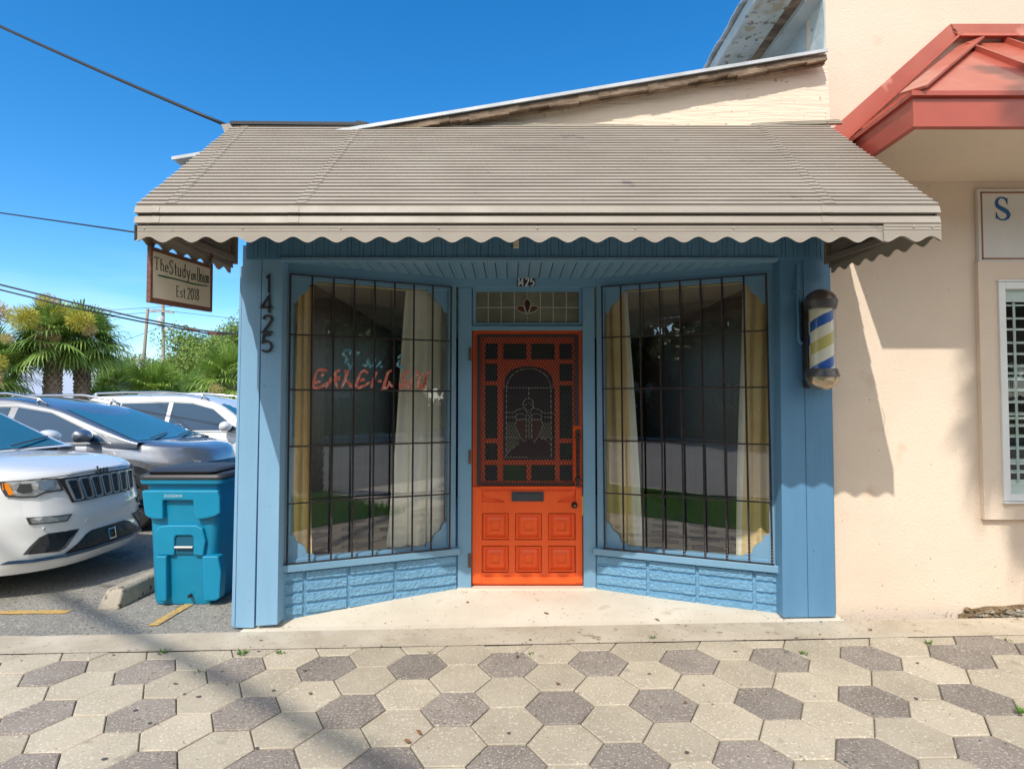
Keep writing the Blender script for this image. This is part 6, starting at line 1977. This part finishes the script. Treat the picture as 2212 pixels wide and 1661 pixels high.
yj, zj0 = 0.095, 1.005
JMx = lambda u, v, o: V((c.front_x(u, min(v, .99)) + .010 + o, u, v + .0))
x_ = -.105
for ch in 'Jeep':
    wd, st = GL[ch]
    for s_ in st: mb.ribbon([(x_ + p_[0] * .07, .985 + p_[1] * .05) for p_ in s_], .011, JMx, .006)
    x_ += (wd + .22) * .07
mb.build('badge', m_plastic, w1)

mb = MB(); mb.ribbon([(-.86, .93), (-.80, .962), (-.70, .985), (-.5, .994), (-.2, .998), (0, .999), (.2, .998), (.5, .994), (.70, .985), (.80, .962), (.86, .93)], .006, lambda u, v, o: V((c.front_x(u, v) + .001 + o, u, v)), .004); mb.build('hood_gap', m_plastic, w1)
for yy in (-.28, .28, -.62, .62):
    mb = MB(); p_ = V((c.front_x(yy, .585) + .002, yy, .585)); mb.lathe((p_.x, p_.y, p_.z), [(.014, -.004), (.014, .0035), (.010, .005), (0, .005)], 14, 'x'); mb.build('parking_sensor', m_white, w1)
# hood scoops lines
mb = MB()
for sy in (-1, 1):
    mb.prism([V((1.62, sy * .40, 1.165)), V((1.66, sy * .47, 1.155)), V((1.60, sy * .54, 1.150)), V((1.52, sy * .50, 1.158))], (0, 0, .015))
mb.build('hood_vent', m_plastic, w1)

# ---------------------------------------------------------------- silver car behind it
c2 = Car(L=4.88, W=1.92, zb=.26, ztop=((-2.44, 1.0), (-1.6, 1.12), (-.2, 1.07), (1.0, 1.09), (1.55, 1.10), (2.1, 1.05), (2.35, .97), (2.44, .89)),
         nose=((.2, -.10), (.32, 0), (.5, .0), (.7, -.03), (.85, -.12), (1.0, -.2)), crown=.03, p=3.6, q=3.0, side=((.2, -.06), (.4, -.01), (.62, -.035), (.85, 0), (1.1, -.06)),
         roof=((1.62, 1.10), (.50, 1.55), (-.15, 1.68), (-1.3, 1.66), (-2.1, 1.38), (-2.38, 1.10)), tumble=.38)
C2 = (-6.32, 8.33, -.16)
s1 = root_car('silver car with roof rails parked beyond the white front car', C2)
build_base(c2, s1, m_silver, [('f', [(1.22, 1.13), (.95, 1.27), (.45, 1.49), (.0, 1.56), (-.05, 1.13)]), ('r', [(-.13, 1.13), (-.10, 1.56), (-.85, 1.55), (-1.1, 1.14)]), ('q', [(-1.18, 1.15), (-.95, 1.54), (-1.35, 1.48), (-1.6, 1.36)])],
           n_side=[(1.28, 1.11), (.95, 1.295), (.45, 1.515), (.0, 1.585), (-.85, 1.575), (-1.40, 1.50), (-1.65, 1.35), (-1.2, 1.12), (0, 1.108)])
windshield(c2, s1)
mirror(c2, s1, m_silver, 1.0, 1.19)
wheels(s1, c2, (1.50, -1.38), .38)
for sy in (-1, 1):
    mb = MB(); pts = [(1.50 + (.50) * math.cos(R(a_)), .38 + .50 * math.sin(R(a_))) for a_ in range(8, 173, 8)]
    mb.ribbon(pts, .075, lambda u, v, o: V((u, sy * (c2.side_y(u, v) + .002 + o), v)), .012); mb.build('arch_trim', m_plastic if False else mat('grey_arch_trim', (.13, .13, .135), .4), s1)
    # headlight on the curved front corner, given as polygon (angle coordinate)
    def HL(u, v, o=0):  # u 0..1 along the wrap from side to front
        yy = sy * (.90 - .38 * u)
        return V((c2.front_x(yy, v) + .006 + o, yy, v))
    mb = patch([(-.35, .975), (.2, .95), (1.05, .86), (1.0, .80), (.45, .79), (.1, .85), (-.15, .925)], lambda u, v: HL(u, v), 3); mb.build('headlight', m_lamp, s1)
    mb = patch([(.10, .90), (.30, .885), (.50, .80), (.42, .795)], lambda u, v: HL(u, v, .004), 3); mb.build('indicator', m_amber, s1)
    mb = MB(); mb.ribbon([(-.04, .845), (.5, .815), (1.1, .765)], .012, lambda u, v, o: HL(u, v, o), .006) if False else None
    mb = MB(); mb.ribbon([(-.35, 0), (-.38, 0)], .01, lambda u, v, o: V((0, 0, .5)), .001) if False else None
grl = [(-.42, .84), (.42, .84), (.30, .52), (-.30, .52)]
mb = patch(grl, lambda u, v: (c2.front_x(u, v) + .006, u, v), 3); mb.build('grille', m_mesh, s1)
mb = MB(); mb.ribbon([(-.44, .80), (-.22, .58), (.22, .58), (.44, .80)], .03, lambda u, v, o: V((c2.front_x(u, v) + .008 + o, u, v)), .01); mb.build('grille_chrome', m_chrome2, s1)
mb = MB(); mb.tube([V((.78, .36 + .17 * math.cos(R(a_)), 1.12 + .17 * math.sin(R(a_)))) for a_ in range(0, 181, 15)], .014, 6); mb.build('steering_wheel', m_plastic, s1)

# ---------------------------------------------------------------- white cars further back
c3 = Car(L=4.75, W=1.90, zb=.27, ztop=((-2.37, 1.0), (-1.0, 1.06), (1.0, 1.06), (1.5, 1.08), (2.1, 1.02), (2.37, .92)), crown=.05,
         roof=((1.50, 1.10), (.75, 1.60), (.2, 1.72), (-1.5, 1.71), (-2.0, 1.40), (-2.3, 1.05)), tumble=.34)
def suv3():
    o = root_car('white car with dark windows parked behind the silver car', (-5.95, 11.15, -.13))
    build_base(c3, o, m_white, [('f', [(1.20, 1.12), (.72, 1.48), (.35, 1.58), (.0, 1.60), (-.02, 1.12)]), ('r', [(-.10, 1.12), (-.08, 1.60), (-.9, 1.58), (-1.05, 1.12)]), ('q', [(-1.13, 1.12), (-.98, 1.57), (-1.4, 1.5), (-1.7, 1.25)])],
               n_side=[(1.28, 1.10), (.72, 1.50), (.35, 1.605), (.0, 1.625), (-.9, 1.605), (-1.45, 1.52), (-1.75, 1.22), (-1.15, 1.10), (0, 1.10)])
    windshield(c3, o); mirror(c3, o, m_white, 1.02, 1.17); wheels(o, c3, (1.42, -1.40), .37)
    for sy in (-1, 1):
        mb = patch([(sy * .90, .92), (sy * .55, .90), (sy * .55, .78), (sy * .88, .80)][::sy], lambda u, v: (c3.front_x(u, v) + .006, u, v), 3); mb.build('headlight', m_lamp, o)
        mb = MB(); mb.box(-2.36, -2.30, min(sy * .80, sy * .60), max(sy * .80, sy * .60), .85, 1.05); mb.build('tail_light', m_red, o)
    return o
s3 = suv3()
s4 = copy_tree(s3); s4.location = (-7.9, 14.6, -.13); s4['label'] = 'white car at the back right of the lot, roof showing beside the blue post'
s5 = copy_tree(s3); s5.location = (-14.1, 13.0, -.10); s5.rotation_euler = (0, 0, R(-90)); s5['label'] = 'white car at the back left of the lot with red tail lights'
# ================================================================ plants
m_palm = leaf_mat('palm_leaf', (.14, .26, .05), (.34, .45, .12), .42, .25)
m_palm_y = leaf_mat('yellow_palm_leaf', (.20, .26, .03), (.30, .32, .06), .45, .3)
m_flower = leaf_mat('palm_flower_tan', (.48, .36, .16), (.68, .54, .28), .8, .2)
m_flower_y = leaf_mat('palm_flower_yellow', (.40, .38, .06), (.58, .52, .10), .8, .2)
m_boot = mat('palm_boot', (.17, .13, .10), .9, (.36, .29, .235), 16, bump=.6, bscale=50)
m_bark = mat('tree_bark', (.07, .055, .04), .9, (.14, .11, .085), 8, bump=.8, bscale=30)
m_leaf = leaf_mat('tree_leaf', (.13, .22, .04), (.27, .37, .085), .5, .3)
m_leaf_d = leaf_mat('dark_oak_leaf', (.07, .10, .035), (.17, .20, .07), .5, .2)
m_moss = leaf_mat('hanging_moss', (.10, .11, .09), (.16, .17, .13), .9, .2)

def fan_leaf(b, o, d, pl, fl, rnd, nseg=26, droop=.35, wk=1.0):
    # o: crown centre, d: petiole direction
    d = d.normalized()
    up = V((0, 0, 1)); side = d.cross(up)
    if side.length < .05: side = V((1, 0, 0))
    side.normalize(); nrm = side.cross(d).normalized()
    hub = o + d * pl + V((0, 0, -.10 * pl * (1 - d.z)))
    b.bar(o, hub, .022, .014, nrm)
    ax = (d + V((0, 0, -.25))).normalized(); nrm2 = side.cross(ax).normalized()
    roll = rnd.uniform(-.5, .5)
    side2 = side * math.cos(roll) + nrm2 * math.sin(roll); 
    for i in range(nseg):
        t = (i / (nseg - 1) - .5) * 2
        a_ = t * R(115)
        dr = (ax * math.cos(a_) + side2 * math.sin(a_)).normalized()
        dr = (dr + nrm2 * (-.25 * abs(t))).normalized()
        l_ = fl * (1 - .25 * abs(t)) * rnd.uniform(.88, 1.08)
        w_ = l_ * .036 * wk
        s_ = dr.cross(nrm2).normalized() * w_
        m1 = hub + dr * l_ * .5 + V((0, 0, -.04 * l_))
        m2 = hub + dr * l_ * .8 + V((0, 0, -.18 * l_ * droop * 2))
        tip = hub + dr * l_ * .97 + V((0, 0, -l_ * droop * rnd.uniform(.6, 1.3)))
        i0 = len(b.v)
        b.v += [hub - s_ * .3, hub + s_ * .3, m1 + s_, m1 - s_, m2 + s_ * .7, m2 - s_ * .7, tip]
        b.f += [(i0, i0 + 1, i0 + 2, i0 + 3), (i0 + 3, i0 + 2, i0 + 4, i0 + 5), (i0 + 5, i0 + 4, i0 + 6)]; b.m += [0, 0, 0]
def puff(b, c_, r_, n, rnd, mi=0):
    for _ in range(n):
        v = V((rnd.gauss(0, 1), rnd.gauss(0, 1), rnd.gauss(0, .8))).normalized() * r_ * rnd.random() ** .6
        p = c_ + v; s_ = rnd.uniform(.02, .07) * (r_ / .35) ; a_ = V((rnd.gauss(0, 1), rnd.gauss(0, 1), rnd.gauss(0, 1))).normalized(); e_ = v.normalized().cross(a_).normalized()
        dd = v.normalized()
        b.face([p - e_ * s_ * .22, p + e_ * s_ * .22, p + dd * s_ * 1.6], mi)
def palm(base, h, tr, crown, label, seed, nleaf=42, flowers=(), trunk=True, mleaf=None, low=-.5, grp='fan palms behind the cars', wk=1.0):
    rnd = random.Random(seed); base = V(base)
    root = empty('palm_tree', base, label, 'palm tree', grp)
    top = base + V((0, 0, h))
    if h > .3:
        b = MB(); n = 14
        b.tube([base + V((.02 * math.sin(i), .02 * math.cos(i * 2), h * i / n)) for i in range(n + 1)], [tr * (1.05 - .1 * i / n) for i in range(n + 1)], 14)
        rows = int(h / .115)
        for i in range(rows):
            z_ = h * (i + .3) / rows
            for k in range(9):
                a_ = 2 * math.pi * (k + (i % 2) * .5) / 9 + rnd.uniform(-.05, .05)
                d = V((math.cos(a_), math.sin(a_), 0)); sd = V((-d.y, d.x, 0))
                p = base + V((0, 0, z_)) + d * tr * .95
                ln = rnd.uniform(.10, .15)
                for sg in (-1, 1):
                    q = p + sd * sg * .075
                    b.bar(q + V((0, 0, -.04)), p + d * (.05 + rnd.random() * .025) + V((0, 0, ln)) - sd * sg * .02, .045, .022, d)
        b.build('trunk', m_boot, root)
    b = MB()
    for i in range(nleaf):
        t = (i + .5) / nleaf
        el = 1.40 - (1.40 - low) * t ** 1.15
        a_ = i * 2.39996 + rnd.uniform(-.2, .2)
        d = V((math.cos(a_) * math.cos(el), math.sin(a_) * math.cos(el), math.sin(el)))
        fan_leaf(b, top + V((0, 0, .05)), d, crown * rnd.uniform(.34, .50), crown * rnd.uniform(.46, .56), rnd, droop=.16 + .26 * t, wk=wk)
    b.build('crown', mleaf or m_palm, root, recalc=False)
    if flowers:
        b = MB()
        for (dx, dy, dz, r_, mi) in flowers: puff(b, top + V((dx, dy, dz)), r_ * .82, int(1500 * (r_ / .35) ** 1.2), rnd, mi)
        b.build('flower_cluster', [m_flower, m_flower_y], root, recalc=False)
    return root
def P0(px, Y, z=-.15): p = at(px, 900, Y); return V((p.x, Y, z))
Y1 = 17.5
palm(P0(112, Y1), at(0, 742, Y1).z + .15, .185, 1.62, 'tall palm tree with tan and yellow flower clusters, left of the pair', 1, 50, [(-.80, -1.1, .75, .42, 0), (.28, -1.45, .55, .42, 1), (.45, -1.0, 1.1, .25, 1), (-.2, -1.4, .0, .2, 0)], low=-.42)
palm(P0(176, Y1 + .8), at(0, 742, Y1).z + .15, .175, 1.62, 'tall palm tree with golden flower clusters, right of the pair', 2, 50, [(.05, -1.5, .1, .38, 0), (.85, -1.3, .62, .42, 1), (1.05, -1.2, .35, .25, 0), (-.3, -1.0, 1.15, .35, 0), (.2, -1.2, .85, .28, 1)], low=-.42)
palm(P0(-35, 16.5), at(0, 815, 16.5).z + .15, .20, 1.7, 'palm tree cut off by the left edge with pale flowers', 3, 36, [(.95, -1.1, -.1, .45, 0), (1.1, -.9, .35, .3, 1)], low=-.6)
palm(P0(252, 21, -.15), 1.9, .18, 1.6, 'low dark fan palm between the tall palms and the bright low palm', 4, 36, low=-.4)
palm(P0(222, 19.5, -.15), 1.2, .18, 1.3, 'small shaded fan palm just right of the palm trunks', 14, 30, low=-.4)
palm(P0(335, 19, -.15), 1.75, .18, 1.5, 'bright low fan palm above the roof of the white car', 5, 38, mleaf=leaf_mat('bright_palm_leaf', (.15, .27, .04), (.32, .44, .10), .42, .3), low=-.5)
palm(P0(400, 22, -.15), 1.5, .18, 1.6, 'hazy low fan palm right of the bright low palm', 6, 34, low=-.4)
palm(P0(497, 18.5, -.15), 2.1, .18, 1.7, 'fan palm with orange flowers beside the blue post', 7, 40, [(-.55, -1.1, -.55, .42, 0), (-.2, -1.2, -.65, .35, 0), (.1, -1.1, -.1, .25, 0)], mleaf=bpy.data.materials['bright_palm_leaf'], low=-.5)

def tree_mesh(seed, h, rad, crown_r, n_clump, n_leaf, leaf, zlow=.35):
    rnd = random.Random(seed)
    bt = MB(); bl = MB()
    tips = []
    def branch(p, d, l, r_, lev):
        q = p + d * l
        mid = p + d * l * .5 + V((rnd.gauss(0, .04), rnd.gauss(0, .04), 0)) * l
        bt.tube([p, mid, q], [r_, r_ * .85, r_ * .62], 7)
        if lev == 0: tips.append(q); return
        for _ in range(rnd.choice((3, 3, 4))):
            a_ = V((rnd.gauss(0, 1), rnd.gauss(0, 1), rnd.gauss(.25, .5))).normalized()
            branch(q, (d * .55 + a_ * .75).normalized(), l * rnd.uniform(.6, .8), r_ * .6, lev - 1)
        tips.append(q)
    branch(V((0, 0, 0)), V((rnd.gauss(0, .06), rnd.gauss(0, .06), 1)).normalized(), h * .28, rad, 3)
    rnd.shuffle(tips)
    cl = []
    for k in range(n_clump):
        t = tips[k % len(tips)]
        c_ = t + V((rnd.gauss(0, .5), rnd.gauss(0, .5), rnd.gauss(0, .4)))
        c_ = V((clamp(c_.x, -crown_r, crown_r), clamp(c_.y, -crown_r, crown_r), clamp(c_.z, h * zlow, h)))
        cl.append((c_, rnd.uniform(.45, .95) * crown_r * .30))
    for (c_, r_) in cl:
        for _ in range(n_leaf // n_clump):
            v = V((rnd.gauss(0, 1), rnd.gauss(0, 1), rnd.gauss(0, .7)))
            v = v.normalized() * r_ * rnd.random() ** .4
            n_ = (v.normalized() * .6 + V((rnd.gauss(0, .6), rnd.gauss(0, .6), rnd.gauss(.5, .5)))).normalized()
            t1 = n_.cross(V((rnd.gauss(0, 1), rnd.gauss(0, 1), rnd.gauss(0, 1)))).normalized(); t2 = n_.cross(t1)
            s_ = leaf * rnd.uniform(.6, 1.3); p = c_ + v
            bl.face([p - t1 * s_, p + t2 * s_ * .55, p + t1 * s_, p - t2 * s_ * .55])
    return bt, bl, cl
def tree(loc, seed, h, rad, cr, ncl, nl, leaf, label, mleaf, grp, moss=False, zlow=.35):
    bt, bl, cl = tree_mesh(seed, h, rad, cr, ncl, nl, leaf, zlow)
    root = empty('oak_tree', V(loc), label, 'tree', grp)
    ORG[root.name] = V((0, 0, 0))
    bt.build('trunk', m_bark, root, smooth=True, recalc=False)
    bl.build('crown', mleaf, root, recalc=False)
    if moss:
        rnd = random.Random(seed + 5); b = MB()
        for (c_, r_) in cl[::2]:
            for _ in range(7):
                p = c_ + V((rnd.gauss(0, r_ * .5), rnd.gauss(0, r_ * .5), -r_ * .5)); l_ = rnd.uniform(.4, 1.3)
                for _ in range(5):
                    q = p + V((rnd.gauss(0, .08), rnd.gauss(0, .08), 0)); b.face([q, q + V((.03, .02, -l_ * .3)), q + V((rnd.gauss(0, .05), 0, -l_)), q + V((-.03, -.02, -l_ * .4))])
        b.build('moss', m_moss, root, recalc=False)
    return root
def tcopy(src, loc, rz, sc, label):
    c_ = copy_tree(src); c_.location = loc; c_.rotation_euler = (0, 0, rz); c_.scale = (sc, sc, sc); c_['label'] = label
    return c_
G1 = 'trees behind the parking lot'
tA = tree((P0(300, 50)), 31, 7.4, .28, 3.6, 110, 30000, .068, 'rounded green tree behind the two utility poles', m_leaf, G1, zlow=.12)
tcopy(tA, P0(385, 47), 1.4, .82, 'green tree just right of the upright utility pole')
tcopy(tA, P0(450, 45), 2.9, 1.22, 'green tree above the bright low palm and the cable splice')
tcopy(tA, P0(525, 42), 4.4, 1.35, 'tallest green tree, partly hidden by the blue post')
tcopy(tA, P0(235, 55), 5.2, 1.02, 'green tree right behind the tall palm pair')
tcopy(tA, P0(-20, 45), .6, 1.35, 'green tree at the left edge behind the palms')
tcopy(tA, P0(345, 60), 3.6, 1.15, 'farthest green tree between the two utility poles')
tcopy(tA, P0(610, 46), 2.0, 1.1, 'green tree hidden behind the left side of the shop')

tcopy(tA, (-4, 48, -.2), 1.0, 1.2, 'green tree hidden straight behind the shop')
tcopy(tA, (6, 47, -.2), 3.0, 1.25, 'green tree hidden behind the right half of the shop')
tcopy(tA, (16, 49, -.2), 5.0, 1.2, 'green tree hidden behind the stucco building')
# pale building behind the palms
b = MB()
fb = empty('flat_building', (at(150, 800, 41).x, 44, -.2), 'long pale flat building behind the palm trunks', 'building')
x0, x1 = at(20, 800, 41).x, at(236, 800, 41).x
b.box(x0, x1, 41, 52, -.3, at(0, 793, 41).z); b.build('wall', mat('shaded_white_wall', (.36, .43, .60), .8, (.40, .47, .64), .4), fb)  # blue shade of a white wall, put into its colour
b = MB(); b.box(x0 - .1, x1 + .1, 40.9, 52.1, at(0, 793, 41).z, at(0, 791, 41).z); b.build('roof', M['roof_metal'], fb)

# ================================================================ across the street, seen in the glass
tag(sheet('road', M['road'], -60, 60, -15.5, -1.25, 40, 12, lambda x, y: g(x, 1.0) * 0 - .20 + .0185 * clamp(x, -3, 6)), kind='structure')
tag(sheet('far_sidewalk', M['concrete'], -60, 60, -17.6, -15.5, 40, 2, lambda x, y: -.19 + .0185 * clamp(x, -3, 6)), kind='structure')
tag(sheet('far_lawn', M['lawn'], -90, 90, -80, -17.6, 10, 6, lambda x, y: -.13), kind='structure')
tag(sheet('verge_soil', M['lawn'], -40, 1.6, -1.25, 1.19, 40, 6, lambda x, y: g(x, 1.2) - .012), kind='structure')
tag(sheet('driveway', M['concrete'], 1.6, 9, -1.25, 1.19, 10, 6, lambda x, y: g(x, 1.2) - .006), kind='structure')
b = MB(); rnd = random.Random(44)
for _ in range(26000):
    x_, y_ = rnd.uniform(-7, 1.7), rnd.uniform(-1.25, 1.15)
    h_ = rnd.uniform(.05, .12); a_ = rnd.random() * 6.28; d = V((math.cos(a_), math.sin(a_), 0)) * .006; ln = V((rnd.gauss(0, .03), rnd.gauss(0, .03), h_))
    p = V((x_, y_, g(x_, 1.2) - .012)); b.face([p - d, p + d, p + ln])
tag(b.build('grass', M['grass'], origin=(0, 0, 0), recalc=False), kind='stuff')
b = MB(); b.box(-60, 60, -1.36, -1.24, -.5, -.155); tag(b.build('kerb', M['concrete']), kind='structure')
G2 = 'oak trees across the street'
tB = tree((-1, -19.5, -.2), 51, 11, .42, 5.6, 90, 12000, .26, 'dark mossy oak tree across the street facing the door', m_leaf_d, G2, moss=True, zlow=.12)
for i, (x_, y_, r_, s_) in enumerate(((-9, -21, 1, 1.0), (7, -20, 2, 1.05), (-17, -19.5, 3.3, .95), (15.5, -20.5, 4.4, 1.0), (-26, -22, .4, 1.15), (24, -22, 5.5, 1.1), (3, -28, 2.6, 1.3), (-13, -29, 4, 1.3), (13, -29, .9, 1.25), (-34, -24, 2.2, 1.3), (33, -24, 3.7, 1.2))):
    tcopy(tB, (x_, y_, -.2), r_, s_, 'dark mossy oak tree across the street, %s' % ('one tree left of the facing one', 'one tree right of the facing one', 'two trees left of the facing one', 'two trees right of the facing one', 'three trees left of the facing one', 'three trees right of the facing one', 'in the back row straight behind', 'in the back row to the left', 'in the back row to the right', 'last to the left of the front row', 'last to the right of the front row')[i])
b = MB()
for i in range(60):
    pass
def hedge(x0, x1, y, h, label, seed):
    b = MB(); rnd = random.Random(seed)
    for _ in range(int((x1 - x0) * 420)):
        p = V((rnd.uniform(x0, x1), y + rnd.gauss(0, .35), -.15 + h * rnd.random() ** .6)); t1 = V((rnd.gauss(0, 1), rnd.gauss(0, 1), rnd.gauss(0, 1))).normalized(); t2 = t1.cross(V((0, 0, 1))).normalized(); s_ = .13
        b.face([p - t1 * s_, p + t2 * s_ * .6, p + t1 * s_, p - t2 * s_ * .6])
    return tag(b.build('hedge', m_leaf_d, recalc=False), label, 'hedge', 'hedges across the street')
b = MB(); b.box(-24, 22, -33, -25, -.2, 5.2)
bk = empty('long_building', (-1, -25, -.2), 'long low brown building far across the street', 'building')
b.build('wall', mat('brown_wall', (.20, .17, .15), .9, (.27, .23, .20), 3), bk)
for xx in (-19, -13, -7.5, -2, 4, 9.5, 15):
    b = MB(); b.box(xx, xx + 1.6, -25.03, -24.98, 1.2, 3.0); b.build('window', M['white'], bk); b = MB(); b.box(-24.6, 22.6, -33.5, -24.4, 5.2, 5.5); b.build('roof', M['wood_grey'], bk)
hedge(-30, -.5, -18.3, 2.2, 'dark hedge across the street left of the facing oak', 1); hedge(-.3, 30, -18.5, 1.9, 'dark hedge across the street right of the facing oak', 2)
c6 = copy_tree(s3); c6.location = (-2.6, -13.9, -.2); c6['label'] = 'white car parked at the far kerb, seen in the window glass'; c6['group'] = 'cars at the far kerb'
c7 = copy_tree(s1); c7.location = (4.4, -13.9, -.2); c7['label'] = 'silver car parked at the far kerb, seen in the window glass'; c7['group'] = 'cars at the far kerb'
# palm behind the camera whose shadow falls on the stucco
palm((1.72, -1.9, -.2), 9.5, .19, 1.25, 'tall palm tree on the verge whose shadow falls on the stucco wall', 9, 50, low=-.9, grp='palms on the verge', wk=2.6)
